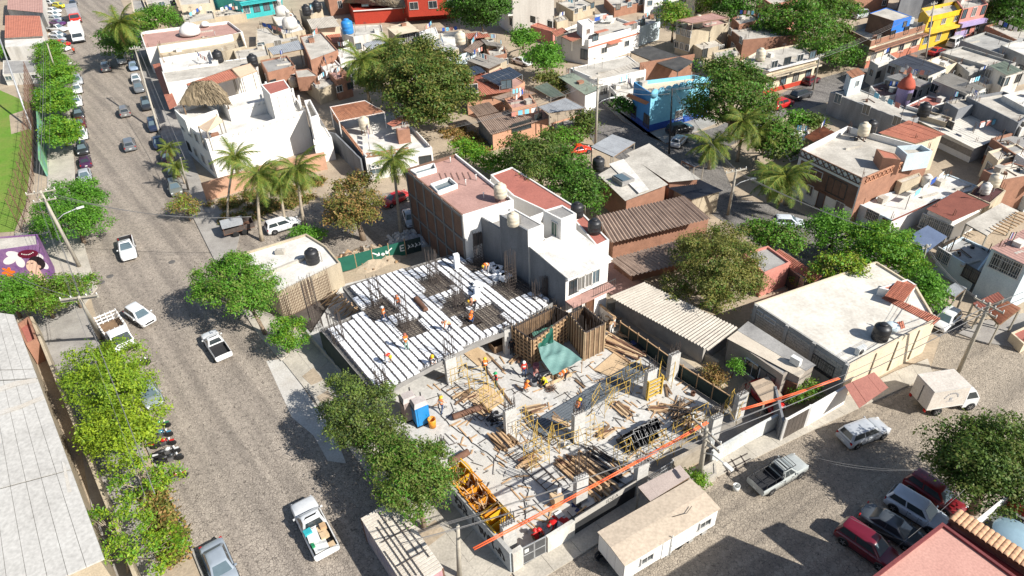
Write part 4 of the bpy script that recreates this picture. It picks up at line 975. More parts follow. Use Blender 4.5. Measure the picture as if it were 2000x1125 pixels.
# brown corrugated sheds
b=bld('corrugated_shed','large brown corrugated shed on brick walls and white posts','shed',[(1172,424),(1334,384),(1384,426),(1198,472)],2.2,BRICK,ROOFG,.1)
hroof(b,[(1164,422,3.7),(1336,382,3.9),(1388,427,3.4),(1194,474,3.2)],ASBB,14,2,.085)
for u in(.05,.35,.62,.88):p=b.pts[3].lerp(b.pts[2],u)-b.pc;MB().bar((p.x,p.y,2.2),(p.x,p.y,3.25),.22).build('post',WHITE,b.root)
b=bld('corrugated_shed','lower brown corrugated lean-to half hidden under the olive tree','shed',[(1200,507),(1372,460),(1440,478),(1236,532)],1.2,BRICK,ROOFG,.1)
hroof(b,[(1190,506,2.9),(1372,456,3.0),(1452,486,2.6),(1232,539,2.5)],ASBB,14,2,.085)
for u in(.03,.5):p=b.pts[3].lerp(b.pts[2],u)-b.pc;MB().bar((p.x,p.y,1.2),(p.x,p.y,2.5),.18).build('post',TAN,b.root)
# long cream corrugated roof
b=bld('corrugated_store','long store with cream corrugated roof and block wall beside the site','shed',[(1203,576),(1262,557),(1425,640),(1376,674)],2.1,mat('block wall',(.40,.37,.33),(.27,.25,.22),1.2,.9,.4,12),ROOFG,.1)
hroof(b,[(1442,640,2.9),(1384,685,2.6),(1190,579,2.6),(1258,551,2.9)] if False else[(1190,579,2.55),(1384,685,2.55),(1442,640,3.0),(1258,551,3.0)],mat('dull tan sheet',(.50,.45,.38),(.38,.34,.285),.6,.9),17,2,.06)
# grey house with skylight
b=bld('grey_roof_house','house with stained grey sloping roof, white stripe and glass skylight','house',[(1175,342),(1232,308),(1300,361),(1224,388)],3.6,BRICK,ROOFG,.1)
hroof(b,[(1168,341,3.8),(1232,304,4.1),(1305,360,4.0),(1221,392,3.6)],ROOFC,1,1,.0)
w=MB();q=[G(x,y,3.98) for x,y in((1189,320),(1217,312),(1265,372),(1245,377))]
hroof(b,[(1189,320,4.02),(1218,310,4.1),(1268,370,4.02),(1248,377,3.93)],ROOFW,1,1,0,'white_stripe')
MB().box((0,0,0),(1.7,1.9,.5)).build('skylight_box',ROOFG,b.root,G(1217,350,4.1)-b.pc,(0,0,AZB));MB().box((0,0,.27),(1.5,1.7,.05)).build('skylight_pane',GLASSB,b.root,G(1217,350,4.1)-b.pc,(0,.1,AZB))
b=bld('grey_roof_house','plain grey hipped roof house between palm street and skylight house','house',[(1228,301),(1268,284),(1362,349),(1308,354)],3.8,BRICK,ROOFG,.1)
hroof(b,[(1223,300,4.0),(1268,280,4.3),(1369,350,4.1),(1306,356,3.8)],ROOFC,1,1,0)
tank(1169,320,3.8,'black water tank at the grey roof corner beside the dark shrubs',BLACKP,1.3)
b=bld('carport','tan walled yard under a black striped corrugated roof','shed',[(1308,366),(1366,354),(1405,373),(1352,387)],2.7,TAN,ROOFG,.1)
hroof(b,[(1302,365,3.0),(1368,351,3.2),(1412,372,3.0),(1350,390,2.8)],METD,10,2,.09)
canopy('shade_canopy','flat grey panel canopy on posts above the orange beetle','canopy',[(1154,286,4.6),(1196,262,4.6),(1241,278,4.6),(1198,306,4.6)],MET,n=6,waves=1,amp=.0)
canopy('street_awning','small dark awning on posts beside the palm street','canopy',[(1331,313,2.6),(1350,306,2.6),(1376,318,2.6),(1356,326,2.6)],METD,flat=True)
# big white-roofed building, right
b=bld('cream_building','large building with stained white flat roof and cream street wall','building',[(1473,592),(1712,510),(1790,558),(1829,624),(1660,714)],(1660,714,780),CREAM,mat('stained white roof',(.72,.68,.60),(.42,.38,.32),.3,.85,.05,20,amt=.7),.18,wm={4:CONC})
CB=b
def blockwall(b,e,z0,z1,u0,u1,m,L=.42,H=.21,limit=300):
    A=b.pts[e];B=b.pts[(e+1)%len(b.pts)];d=(B-A).xy.normalized();nr=Vector((d.y,-d.x))*b.s;W_=(B-A).xy.length
    me=MB().box((0,0,0),(L-.03,.06,H-.03)).mesh('block',m);rz=math.atan2(d.y,d.x);k=0
    for j in range(int((z1-z0)/H)):
        x=u0*W_+(L/2 if j%2 else 0)
        while x<u1*W_-L/2 and k<limit:
            P=A+Vector((d.x*(x+L/2)+nr.x*.02,d.y*(x+L/2)+nr.y*.02,0))-b.pc;P.z=z0+H*(j+.5)-b.pc.z
            inst('concrete_block',me,b.root,P,(0,0,rz));x+=L;k+=1
blockwall(b,4,b.z-2.0,b.z-.25,.02,.98,mat('pale block',(.50,.46,.40),(.38,.35,.30),2,.9),.55,.27)
win(b,4,[(.22,b.z-1.6,2.2,1.3,'g'),(.8,b.z-.55,1.2,.45),(.93,b.z-.55,.9,.45)],gm=GLASS)
for u in(.02,.34,.62,.97):P=b.pts[4].lerp(b.pts[0],u)-b.pc;MB().box((P.x,P.y,b.z/2),(.3,.3,b.z-.02),AZA).build('concrete_post',CONC,b.root)
A_,B2=b.pts[4],b.pts[3];d_=(B2-A_).xy.normalized();n_=Vector((d_.y,-d_.x));n_=n_ if n_.y<0 else-n_
for u in(.3,.55,.8):P=A_.lerp(B2,u)-b.pc;MB().bar((P.x+n_.x*.06,P.y+n_.y*.06,.3),(P.x+n_.x*.06,P.y+n_.y*.06,b.z-.2),.1,n=8).build('drain_pipe',TAN,b.root)
def awning(b,a,q,m,n=4):
    P=[G(*x)-b.pc for x in q];sheets([p+b.pc for p in P],m,b.root,b.pc,n,1,.0,'awning_panel')
awning(b,0,[(1650,752,2.9),(1707,727,2.9),(1735,757,2.1),(1678,797,2.1)],mat('maroon awning',(.30,.12,.09),(.24,.09,.07),.6,.7))
b2=bld('x','','',[(1716,562),(1772,545),(1790,556),(1760,572)],b.z+.6,WHITE,TERRA,.05,parent=b,z0=b.z-.3)
tiles=[(1712,567,b.z+.5),(1836,624,b.z-.1),(1826,636,b.z-.35),(1702,576,b.z+.2)]
sheets([G(1733,575,b.z+.15),G(1838,622,b.z+.15),G(1824,634,b.z-.15),G(1721,582,b.z-.15)],TERRA,b.root,b.pc,10,3,.05,'tile_strip')
sheets([G(1728,578,b.z+.55),G(1765,590,b.z+.55),G(1790,557,b.z+.75),G(1752,548,b.z+.75)],TERRA,b.root,b.pc,8,2,.05,'tile_strip')
tank(1722,648,b.z-.18,'black water tank on the big stained white roof',BLACKP,1.2)
tag(MB().lathe([(.02,0),(.55,.04),(.6,.25),(.5,.4),(.02,.42)],16).build('roof_cistern',PALEB,None,G(1741,642,b.z+.4)),'pale blue cistern lid beside the black tank on the stained roof','cistern')
cs=tag(empty('roof_scrap',G(1756,637,b.z)),'red corrugated offcut propped beside the black tank','scrap');sheets([G(1748,630,b.z+.3),G(1764,626,b.z+.3),G(1768,640,b.z+.1),G(1752,645,b.z+.1)],TERRA,cs,G(1756,637,b.z),1,4,.03,'offcut')
ac=tag(empty('condenser_unit',G(1679,690,b.z-.18),AZB),'boxy fan unit near the front edge of the stained white roof','air conditioner');MB().box((0,0,.35),(.9,.35,.65)).build('casing',PLATE,ac);MB().lathe([(.02,0),(.25,0),(.25,.04),(.02,.05)],12).build('fan',TRIM,ac,(-.15,-.18,.35),(math.pi/2,0,0))
b=bld('low_wing','low grey wing with beige roof strip in front of the block wall','house',[(1424,660),(1460,629),(1590,713),(1562,736),(1540,727),(1530,733)],2.9,mat('taupe render',(.36,.31,.26),(.27,.23,.19),.8),ROOFG,.06,slab=.0)
win(b,5,[(.25,1.5,1.7,1.5),(.5,1.5,1.5,1.5)]);win(b,3,[(.5,1.1,.9,2.1,'d')])
hroof(b,[(1420,661,3.0),(1441,645,3.12),(1575,722,3.12),(1563,738,3.0)],mat('beige fascia roof',(.62,.54,.43),(.5,.43,.34)),1,1,0,'roof_strip')
hroof(b,[(1440,645,3.13),(1461,627,3.2),(1594,713,3.2),(1574,724,3.13)],ROOFG,1,1,0,'roof_strip')
tag(MB().box((0,0,.3),(.8,.4,.6)).lathe([(.02,.1),(.2,.1),(.2,.4),(.02,.42)],10,(-.1,-.25,0)).build('condenser_unit',PLATE,None,G(1553,710,3.16),(0,0,AZA)),'white air conditioner box on the low grey wing roof','air conditioner')
# gate and white wall on the side street
wall('white painted street wall running from gate to cream building',[(1572,833),(1645,790)],2.2,WHITE,.18)
gt=tag(empty('metal_gate',G(1520,862)),'dark sheet metal gate under a white beam on side street','gate');a,c_=G(1524,861)-G(1520,862),G(1570,835)-G(1520,862)
for i in range(6):p,q=a.lerp(c_,i/6+.005),a.lerp(c_,(i+1)/6-.005);MB().bar(p+Vector((0,0,1.05)),q+Vector((0,0,1.05)),.06,2.0).build('gate_leaf',mat('gate steel',(.11,.09,.075),(.07,.06,.05),1.5),gt)
MB().bar(a+Vector((0,0,2.3)),c_+Vector((0,0,2.3)),.12,.16).build('top_beam',WHITE,gt)
for p in(a,c_):MB().bar(p,p+Vector((0,0,2.4)),.16).build('gate_post',WHITE,gt)
wall('grey yard wall behind the gate',[(1505,790),(1520,858)],2.0,GREYW,.18,'yard_wall')
# pink-walled house with tile porch right of olive tree
b=bld('tile_porch_house','small pinkish house with clay tile porch roof','house',[(1452,494),(1500,480),(1545,512),(1492,534)],2.8,PINKW,ROOFG,.2)
b=bld('gate_porch','clay tile porch roof over a dark garage gate','porch',[(1510,498),(1526,488),(1590,530),(1572,545)],2.2,mat('dusky wall',(.45,.36,.30),(.35,.27,.22)),ROOFG,.1);hroof(b,[(1504,500,2.3),(1592,552,2.3),(1606,540,2.9),(1522,486,2.9)],TERRA,10,3,.05)
win(b,3,[(.5,1.1,3.2,1.9,'d')],fm=FRAMED,gm=FRAMED)
# ---------------------------------------------------------------- houses further back
def hs(label,px,z,wall=None,roof=None,par=.25,w={},cat='house',name='flat_roof_house',**kw):
    b=bld(name,label,cat,px,z,wall,roof,par,group=None,**kw)
    for e,v in w.items():
        n,zs,ww,hh=v[:4];k=v[4] if len(v)>4 else 'w'
        rowwin(b,e,n,zs,ww,hh,kind=k)
    rq=random.Random(len(label)*7+int(px[0][0]));I=inset(b.pts,.35);c=sum(b.pts,Vector())/len(b.pts);zr=b.z-par-b.pc.z
    for p in I: # starter bars, vents and hatches left on the flat roof
        if rq.random()<.6:
            for k in range(3):q=p-b.pc;MB().bar((q.x+.12*k,q.y+.1*(k%2),zr),(q.x+.12*k+rq.uniform(-.08,.08),q.y+.1*(k%2),zr+par+rq.uniform(.4,.9)),.035).build('starter_bar',RUST,b.root)
    for k in range(rq.randint(2,5)):
        q=c.lerp(rq.choice(I),rq.uniform(.2,.85))-b.pc;t=rq.randint(0,5)
        if t==0:MB().tube([(q.x,q.y,zr),(q.x,q.y,zr+.7),(q.x+.15,q.y,zr+.75)],.06,6).build('vent_pipe',PLATE,b.root)
        elif t==1:MB().box((q.x,q.y,zr+.3),(.9,.7,.6),AZB).box((q.x,q.y,zr+.63),(1.0,.8,.06),AZB).build('roof_hatch',rq.choice([ROOFC,WHITED,BRICK]),b.root)
        elif t==2:MB().bar((q.x-1.2,q.y,zr+.1),(q.x+1,q.y+.8,zr+.1),.25,.22).build('roof_kerb',ROOFC,b.root)
        elif t==4:
            e=c.lerp(rq.choice(I),.8)-b.pc
            w=MB().bar((q.x,q.y,zr),(q.x,q.y,zr+1.7),.05).bar((e.x,e.y,zr),(e.x,e.y,zr+1.7),.05).bar((q.x,q.y,zr+1.65),(e.x,e.y,zr+1.65),.02);w.build('clothes_line',STEEL,b.root)
            for j in range(4):
                p=q.lerp(e,.15+.2*j);r=q.lerp(e,.28+.2*j);MB().bar((p.x,p.y,zr+1.3),(r.x,r.y,zr+1.3),.03,.65).build('laundry',rq.choice([PLATE,CYANW,PINKW,NAVYW,WHITE]),b.root)
        elif t==5:MB().tube([(q.x,q.y,zr+.06),(q.x+1.1,q.y+.3,zr+.06),(q.x+1.3,q.y-1.2,zr+.06)],.05,5).box((q.x+.4,q.y-.6,zr+.12),(.5,.3,.24),1.1).build('pipe_run',rq.choice([POLEC,RUST,BLACKP]),b.root)
        else:
            w=MB().bar((q.x,q.y,zr),(q.x,q.y,zr+1.8),.04)
            for j in range(4):w.bar((q.x-.4+.05*j,q.y,zr+1.5+.08*j),(q.x+.4-.05*j,q.y,zr+1.5+.08*j),.025)
            w.build('antenna',STEEL,b.root)
    return b
# --- big white stepped house on the main street
b=hs('large white stepped house with thatched terrace on the main street',[(368,262),(404,272),(596,214),(640,262),(622,280),(596,250),(560,162),(338,218)] if False else[(345,226),(402,273),(597,215),(556,163)],(402,273,352),WHITE,ROOFW,.7)
WS=b;z=b.z
for u in[i/16 for i in range(1,16)]:
    win(b,1,[(u,z-.35,.28,.28)],fm=PLATE,gm=TAN)
win(b,1,[(.04,1.2,.3,.3)]);rowwin(b,0,4,[1.6,4.6],1.2,1.3,gm=GLASS)
b2=bld('x','','',[(340,214),(400,196),(424,214),(362,236)],z+.9,WHITE,ROOFW,.6,parent=b,z0=z-1)
b3=bld('x','','',[(425,195),(520,168),(540,190),(446,214)],z+1.0,WHITE,ROOFW,.8,parent=b,z0=z-1)
for i in range(9):win(b3,2,[(.06+i*.11,z+.65,.3,.25)],fm=PLATE,gm=TAN)
b4=bld('x','','',[(509,165),(555,155),(567,172),(527,185)],z+3.2,WHITE,ROOFR,.05,parent=b,z0=z-1);win(b4,2,[(.5,z+1.6,1.2,2.2)],gm=PLATE)
b5=bld('x','','',[(594,196),(606,194),(622,224),(606,230)],z+.6,WHITE,ROOFC,.8,parent=b,z0=0);b6=bld('x','','',[(606,236),(622,226),(648,268),(612,276)],3.2,WHITE,ROOFW,.1,parent=b,z0=0)
for(x,y) in((506,152),(520,165),(540,170),(558,166),(572,178),(584,192),(510,190),(545,208)):P=G(x,y,z+1.2)-b.pc;MB().bar((P.x,P.y,z-.6),(P.x,P.y,z+1.6),.22).build('roof_post',WHITE,b.root)
for lab,x,y in(('dome shaped white tank on the stepped white house',546,182),('second white dome tank on the stepped white house',556,186)):
    tag(MB().lathe([(.02,0),(.6,0),(.62,.6),(.5,1.1),(.2,1.35),(.02,1.4)],16).build('roof_tank',WHITE,None,G(x,y,z)),lab,'water tank')
# thatched palapa
def palapa(label,ridge,eave,zr,ze,base,m=None):
    R=[G(x,y,zr) for x,y in ridge];E_=[G(x,y,ze) for x,y in eave];c=sum(E_,Vector())/4;c.z=base
    r=tag(empty('thatched_roof',c),label,'thatched roof');w=MB();n=14
    P=[p-c for p in E_];Q=[p-c for p in R]
    for(a,b_,q,s) in((P[0],P[1],Q[0],Q[0]),(P[1],P[2],Q[0],Q[1]),(P[2],P[3],Q[1],Q[1]),(P[3],P[0],Q[1],Q[0])):
        N=16;K=7;vs_=[]
        for j in range(K+1):
            for i in range(N+1):
                u,v=i/N,j/K;p=a.lerp(b_,u).lerp(q.lerp(s,u),v);bulge=.25*math.sin(math.pi*v)
                k=0 if(i in(0,N)) else.14
                vs_.append(p+Vector((random.uniform(-k,k),random.uniform(-k,k),bulge+random.uniform(-k,k)-(random.uniform(0,.35) if j==0 else 0))))
        w.add(vs_,[(j*(N+1)+i,j*(N+1)+i+1,(j+1)*(N+1)+i+1,(j+1)*(N+1)+i) for j in range(K) for i in range(N)])
    w.add([p+Vector((0,0,-.12)) for p in P],[(3,2,1,0)])
    w.build('thatch',m or THATCH,r)
    f=MB();
    for _ in range(900): # loose straw at the surface
        k=random.randrange(4);a,b_=P[k],P[(k+1)%4];q=Q[0] if k in(0,) else(Q[1] if k==2 else Q[0].lerp(Q[1],random.random()));e=a.lerp(b_,random.random());v=random.random()*.9
        p=e.lerp(q,v);t=e.lerp(q,max(-.12,v-.18));f.bar(p+Vector((0,0,.3*math.sin(math.pi*v)+.08)),t+Vector((random.uniform(-.1,.1),random.uniform(-.1,.1),.3*math.sin(math.pi*max(0,v-.18))+.02)),.05,.03)
    tag(f.build('straw',THATCH,r),kind='stuff')
    for p in P:q=p.lerp(Vector((0,0,p.z)),.12);MB().bar((q.x,q.y,0),(q.x,q.y,q.z),.18,n=8).build('post',WOODD,r)
    return r
palapa('tall thatched palm roof on the stepped white house terrace',[(383,161),(412,158)],[(349,205),(375,156),(437,174),(451,200)] if False else[(350,203),(372,168),(440,180),(449,202)],z+4.6,z+1.9,z-.7)
canopy('shade_sail','beige shade sail over the white house terrace','shade sail',[(386,247,z+1.6),(424,224,z+2.2),(436,236,z+1.4),(404,258,z+1.8)],mat('beige canvas',(.62,.47,.33),(.54,.40,.28)),flat=True,ground=z-.7,beams=False)
# --- row behind it along the main street
b=hs('house with long grey roof slab and white fascia facing the main street',[(316,139),(420,121),(499,110),(499,127),(461,142),(324,162)],5.0,WHITE,ROOFC,.1,{5:(3,[2.2],1.2,1.2)})
canopy('terracotta_canopy','terracotta sheet canopy behind the thatched palm roof','canopy',[(363,164,6.0),(451,134,6.4),(466,151,6.2),(380,176,5.8)],TERRA,n=7,waves=3,ground=2.0)
canopy('beige_canopy','beige canvas canopy right of the terracotta canopy','canopy',[(451,134,6.6),(489,123,6.6),(503,139,6.2),(468,152,6.2)],mat('beige canvas',(.62,.47,.33)),flat=True,ground=2.0)
b=hs('bright white rooftop walls beside the grey roof slab',[(311,113),(410,98),(420,124),(318,138)],5.2,WHITE,ROOFW,.8,{3:(2,[2.0],1.0,1.2)})
tank(425,110,5.0,'black tank beside the white rooftop walls',BLACKP,1.5);tank(493,118,5.0,'second black tank at the end of the grey roof slab',BLACKP,1.5)
b=hs('unfinished tan concrete house with empty openings',[(306,86),(470,64),(480,90),(441,99),(312,109)],4.6,TAN,TAN,1.2,{3:(4,[2.8],1.2,1.3),0:(2,[3],1,1)})
b=hs('house with white parapet, dusty pink roof and little domes',[(273,62),(446,41),(474,62),(430,72),(284,94)],4.6,WHITE,ROOFP,.5,{4:(2,[2],1,1.2)})
for i,(x,y,r) in enumerate(((372,66,1.9),(366,52,.8),(401,50,.8))):tag(MB().lathe([(r,0),(r*.98,r*.35),(r*.8,r*.7),(r*.45,r*.95),(.05,r*1.02)],18).build('roof_dome',WHITE,None,G(x,y,4.4)),['low wide white dome on the dusty pink roof','small white lantern dome left on the dusty pink roof','small white lantern dome right on the dusty pink roof'][i],'dome')
wa=tag(empty('sidewalk_awning',G(320,170)),'terracotta awning along the shaded pavement of the main street','awning');sheets([G(298,126,3.0),G(331,214,3.0),G(346,206,3.4),G(312,123,3.4)],TERRA,wa,G(320,170),9,3,.03,'awning_sheet')
b=hs('brown terrace house at the top of the main street',[(255,-6),(278,-4),(290,25),(262,30)],4,CREAM,ROOFG,.6)
b=hs('cream house with dark windows at the top of the main street',[(279,-12),(338,-18),(345,8),(290,16)],(290,16,36),CREAM,ROOFC,.2,{2:(3,[2.6],1.3,1.3)})
b=hs('yellowish house left of the teal house',[(345,-16),(410,-22),(412,6),(352,10)],5,CREAM,ROOFC,.2,{2:(2,[2.5],1.2,2)})
b=hs('flat concrete roof below the teal house',[(352,24),(415,16),(420,36),(362,46)],3.2,TAN,ROOFC,.2)
b=hs('bare tan block house beside the teal house',[(411,22),(476,12),(480,26),(420,34)],(420,34,50),TAN,ROOFC,.2)
b=hs('teal painted house with balconies',[(405,-16),(545,-34),(545,-8),(468,4)],(468,4,38),TEALW,ROOFC,.2,{2:(4,[2,5],1.4,1.8)});rail(b,2,3.2,.8,TEALW);slabpart(b,'balcony',2,3.1,.2,.9,TEALW)
# --- top middle
b=hs('square tan base walls under the chapel domes',[(530,30),(572,22),(596,58),(552,68)],2.7,TAN,ROOFW,.2)
b=hs('grey flat roofed concrete house with white tank',[(500,54),(522,53),(535,66),(583,68),(584,78),(500,88)],(540,82,104),TAN,ROOFC,.15,{4:(3,[2],1.4,1.2)})
canopy('metal_canopy','grey ribbed metal canopy beside the bare brick gable','canopy',[(522,94,4.4),(583,78,4.6),(595,95,4.4),(533,107,4.2)],MET,n=6,waves=3,ground=0)
b=hs('house with bare orange brick gable',[(585,70),(627,62),(660,98),(606,118)],5.0,BRICK,ROOFC,.2)
b=hs('white flat roof with blue shadowed wall behind the mango tree',[(653,98),(690,90),(704,108),(664,114)],4.2,WHITE,ROOFW,.1,{2:(2,[2],1.2,1.4)})
b=hs('small brick house with pink sheet roof',[(640,70),(698,66),(702,78),(652,86)],(652,86,96),BRICK,ROOFP,.05);hroof(b,[(636,68,b.z+.3),(700,62,b.z+.4),(704,76,b.z+.2),(652,84,b.z+.1)],TERRA,6,3,.04)
b=hs('ochre house under a steep grey shingle roof',[(602,44),(654,38),(664,52),(612,58)],2.6,CREAM,ROOFG,.05)
hroof(b,[(599,38,4.2),(650,31,4.4),(664,51,3.0),(609,57,2.9)],ASB,6,3,.04)
b=hs('flat grey roofed house with blue tank',[(664,52),(745,48),(748,62),(690,72),(672,66)],3.6,WHITED,ROOFC,.15,{2:(3,[1.8],1.1,1.1)})
tank(678,52,3.5,'bright blue water tank on a flat grey roof',plain('blue plastic',(.03,.22,.55),.45),2.0)
canopy('grey_canopy','tilted grey sheet canopy behind the small palm','canopy',[(708,86,3.8),(745,74,4.0),(757,90,3.6),(724,100,3.4)],MET,n=4,waves=3)
b=hs('tan house with curved roof and white arched window band',[(757,55),(795,43),(818,60),(773,68)],(773,68,106),TAN,CREAM,.05);rowwin(b,2,6,[b.z-.9],1.0,1.5)
hroof(b,[(755,54,b.z+.1),(796,42,b.z+.1),(820,60,b.z+.3),(773,69,b.z+.3)],CREAM,1,1,0)
b=hs('white latticed porch beside the arched window house',[(819,62),(850,52),(856,66),(822,78)],4.4,WHITE,ROOFW,.1,{2:(3,[2.8],1.2,1.6)})
b=hs('low white walls behind the mango tree',[(850,66),(905,60),(912,74),(855,80)],3.0,WHITE,ROOFW,.5)
b=hs('long red building with thatched end at the top',[(690,21),(893,8),(880,-16),(676,-6)],(690,21,48),REDW,REDW,.4,{0:(2,[3.8],1.5,.5)});RB=b
b2=bld('x','','',[(795,-2),(893,-8),(885,-22),(780,-18)],b.z+2.6,REDW,ROOFW,.1,parent=b,z0=b.z-1);rowwin(b2,0,3,[b.z+1.2],1.8,1.5)
slabpart(b,'white_ledge',0,b.z-.02,.16,.3,WHITE)
win(b,1,[(.3,b.z-1.3,1.6,1.4),(.3,1.6,1.6,1.6)]);
palapa('long grey thatched roof on the red building',[(700,-14),(785,-20)],[(676,4),(680,-18),(786,-16),(794,13)],b.z+3.2,b.z+.6,b.z-1,mat('grey thatch',(.26,.22,.16),(.17,.14,.10),2.5,.95,.8,14))
for i,(x,y,r,lab) in enumerate(((549,22,1.25,'white chapel dome with cupola near the teal house'),(566,47,1.5,'stained white dome in front of the chapel dome'))):
    d=tag(empty('chapel_dome',G(x,y,3.3)),lab,'dome');MB().lathe([(r,-.7),(r,0),(r*.95,r*.4),(r*.75,r*.75),(r*.4,r*.95),(.05,r)],20).build('dome_shell',WHITED,d)
    MB().lathe([(.4,r*.9),(.4,r*.9+.9),(.5,r*.9+.95),(.34,r*.9+1.25),(.04,r*.9+1.5)],12).build('cupola',WHITE,d)
b=hs('grey roofed sheds with two black tanks beside the brick block',[(584,18),(612,10),(630,18),(606,30)],4.2,TAN,ROOFC,.2);tank(598,20,4.2,'black tank on the grey shed near the chapel dome',BLACKP,1.6);tank(618,12,4.2,'black tank behind the chapel dome beside brick wall',BLACKP,1.6)
b=hs('tall orange brick block at the top edge',[(628,-26),(675,-32),(682,-12),(640,-6)],(640,-6,32),BRICK,ROOFC,.2,{2:(1,[2.2],1,1.6)})
b=hs('house with stained wall and brick upper room beside the white stepped house',[(575,138),(603,133),(662,160),(622,176)],(622,176,205),TAN,ROOFC,.15,{3:(2,[2.8],1.2,.5)});b2=bld('x','','',[(575,137),(602,134),(622,148),(580,152)],b.z+1.2,BRICK,ROOFC,.1,parent=b,z0=b.z-1)
tank(572,160,b.z-1.5,'beige tank beside the brick upper room',BEIGEP,1.3)
b=hs('blue and white house front half hidden by the mango tree',[(640,150),(668,142),(688,160),(655,170)],(655,170,186),NAVYW,ROOFG,.1,{2:(2,[1.5],1.2,1.6)})
# right of the mango: sheds and solar house
for lab,q,z,m in(('rusty patched shed roof with broken edges',[(905,98),(935,74),(946,84),(920,104)],3.2,ASBB),('grey patched shed roof beside the street',[(934,72),(976,84),(982,92),(950,88)],3.4,ASB),('pink sheet roof behind the sheds',[(905,66),(950,62),(958,72),(915,76)],3.6,TERRA),('white gabled shed with pale sheets',[(836,90),(860,76),(896,94),(868,106)],4.2,ROOFW),('grey sheet shed above the solar roof',[(912,118),(945,104),(990,118),(955,134)],4.0,ASB)):
    b=hs(lab,q,z-.4,TAN,ROOFG,.05,name='shed',cat='shed');hroof(b,[(x,y,z+(.25 if i>1 else 0)) for i,(x,y) in enumerate(q)],m,4,3,.04)
tank(899,74,4.0,'beige tank above the white gabled shed',BEIGEP,1.7)
b=hs('long pale wall beside the solar panel house',[(866,116),(920,100),(930,106),(880,130)],3.2,PALEB,ROOFW,.6)
b=hs('house with red sheet terrace roof and solar panels',[(898,134),(955,118),(1025,160),(1000,176),(912,188)],(912,188,225),PEACH,ROOFP,.1,{3:(2,[4.0],1.8,1.4)},wm={4:TAN})
SH=b;z=b.z
hroof(b,[(896,133,z+.3),(915,129,z+.35),(1002,178,z+.25),(908,191,z+.1)],TERRA,7,3,.035)
def solar(label,q,nx,ny):
    P=[G(*x) for x in q];c=sum(P,Vector())/4;r=tag(empty('solar_array',c),label,'solar panel');pan=plain('solar cell',(.045,.055,.075),.2)
    bl=lambda u,v:P[0].lerp(P[1],u).lerp(P[3].lerp(P[2],u),v)-c
    for i in range(nx):
        for j in range(ny):
            g=.012;t=[bl(i/nx+g,j/ny+g),bl((i+1)/nx-g,j/ny+g),bl((i+1)/nx-g,(j+1)/ny-g),bl(i/nx+g,(j+1)/ny-g)]
            MB().add(t+[p-Vector((0,0,.05)) for p in t],[(0,1,2,3),(7,6,5,4),(0,4,5,1),(1,5,6,2),(2,6,7,3),(3,7,4,0)]).build('panel',pan,r)
    MB().add([p-c-Vector((0,0,.06)) for p in P],[(0,1,2,3)]).build('mounting_frame',MET,r)
    for p in P:MB().bar(p-c-Vector((0,0,.9)),p-c-Vector((0,0,.08)),.07).build('support_leg',MET,r)
solar('large tilted solar array on the red terrace house',[(938,148,z+1.0),(996,130,z+1.8),(1020,145,z+1.8),(976,168,z+1.0)],6,2)
solar('small dark solar array left of the large one',[(910,133,z+.6),(934,127,z+1.0),(948,139,z+1.0),(922,147,z+.6)],3,1)
b=hs('peach house with brown corrugated roof and long front window',[(934,230),(1048,209),(1072,230),(962,262)],(962,262,294),PEACH,ROOFG,.05,{2:(1,[2.4],3.2,1.3)},wm={3:GREYW})
win(b,2,[(.2,3.0,1.3,1.0)]);hroof(b,[(931,228,b.z+.4),(1050,206,b.z+.6),(1077,229,b.z+.2),(959,263,b.z+.1)],ASBB,11,3,.05);PHz=b.z
hroof(b,[(914,208,b.z+.9),(955,199,b.z+1.0),(974,217,b.z+.7),(932,228,b.z+.6)],ASBB,5,3,.05)
canopy('brown_canopy','brown sheet canopy over the plant terrace of the solar house','canopy',[(960,190,z+.6),(1020,172,z+.9),(1050,182,z+.7),(984,200,z+.4)],ASBB,n=6,waves=3,ground=3)
canopy('pale_canopy','pale sheet canopy right of the peach house','canopy',[(1050,208,PHz+1.8),(1105,190,PHz+2.2),(1146,211,PHz+1.8),(1072,221,PHz+1.6)],MET,n=6,waves=3,ground=2)
canopy('grey_green_canopy','grey green canopy behind the peach house','canopy',[(1040,170,PHz+1.8),(1068,160,PHz+2.0),(1106,187,PHz+1.8),(1076,191,PHz+1.6)],METG,n=5,waves=3,ground=2)
b=hs('peach house wing with cluttered open balcony',[(1077,240),(1132,224),(1140,240),(1084,258)],(1084,258,270),PEACH,ROOFG,.2,{2:(2,[1.6],1.6,1.0)});rail(b,2,b.z,-.1,FRAMED)
# tile-roof house with terrace
b=hs('white fronted house with walled roof terrace and brick screens',[(649,226),(770,208),(844,288),(713,307)],(713,307,352),WHITE,ROOFW,.55,{2:(2,[1.5],1.6,1.5)},wm={3:GREYW,0:TAN})
TH=b;z=b.z;lattice(b,2,z-.05,.5,TILE,.35,.98);lattice(b,3,z-.05,.5,TILE,.05,.95);lattice(b,2,z-1.7,.6,WHITE,.5,.95,.1)
canopy('tile_canopy','clay tile roof over the terrace of the white fronted house','canopy',[(662,237,z+1.7),(754,219,z+1.8),(713,196,z+2.6),(643,209,z+2.5)] if False else[(643,209,z+2.4),(713,196,z+2.6),(753,219,z+1.7),(661,238,z+1.6)],TILE,n=10,waves=3,amp=.06,ground=z-.6,pm=WHITE)
tank(711,240,z-.6,'beige tank on a stand beside the clay tile terrace',BEIGEP,1.3,.9)
b=hs('brick wash house with pink slab roof on the white terrace',[(772,246),(794,240),(800,252),(776,256)],z+1.3,BRICK,ROOFP,.05,z0=z-.6,name='roof_hut',cat='hut');hroof(b,[(755,241,z+1.5),(793,222,z+1.9),(803,228,z+1.9),(768,248,z+1.5)],TERRA,4,3,.03)
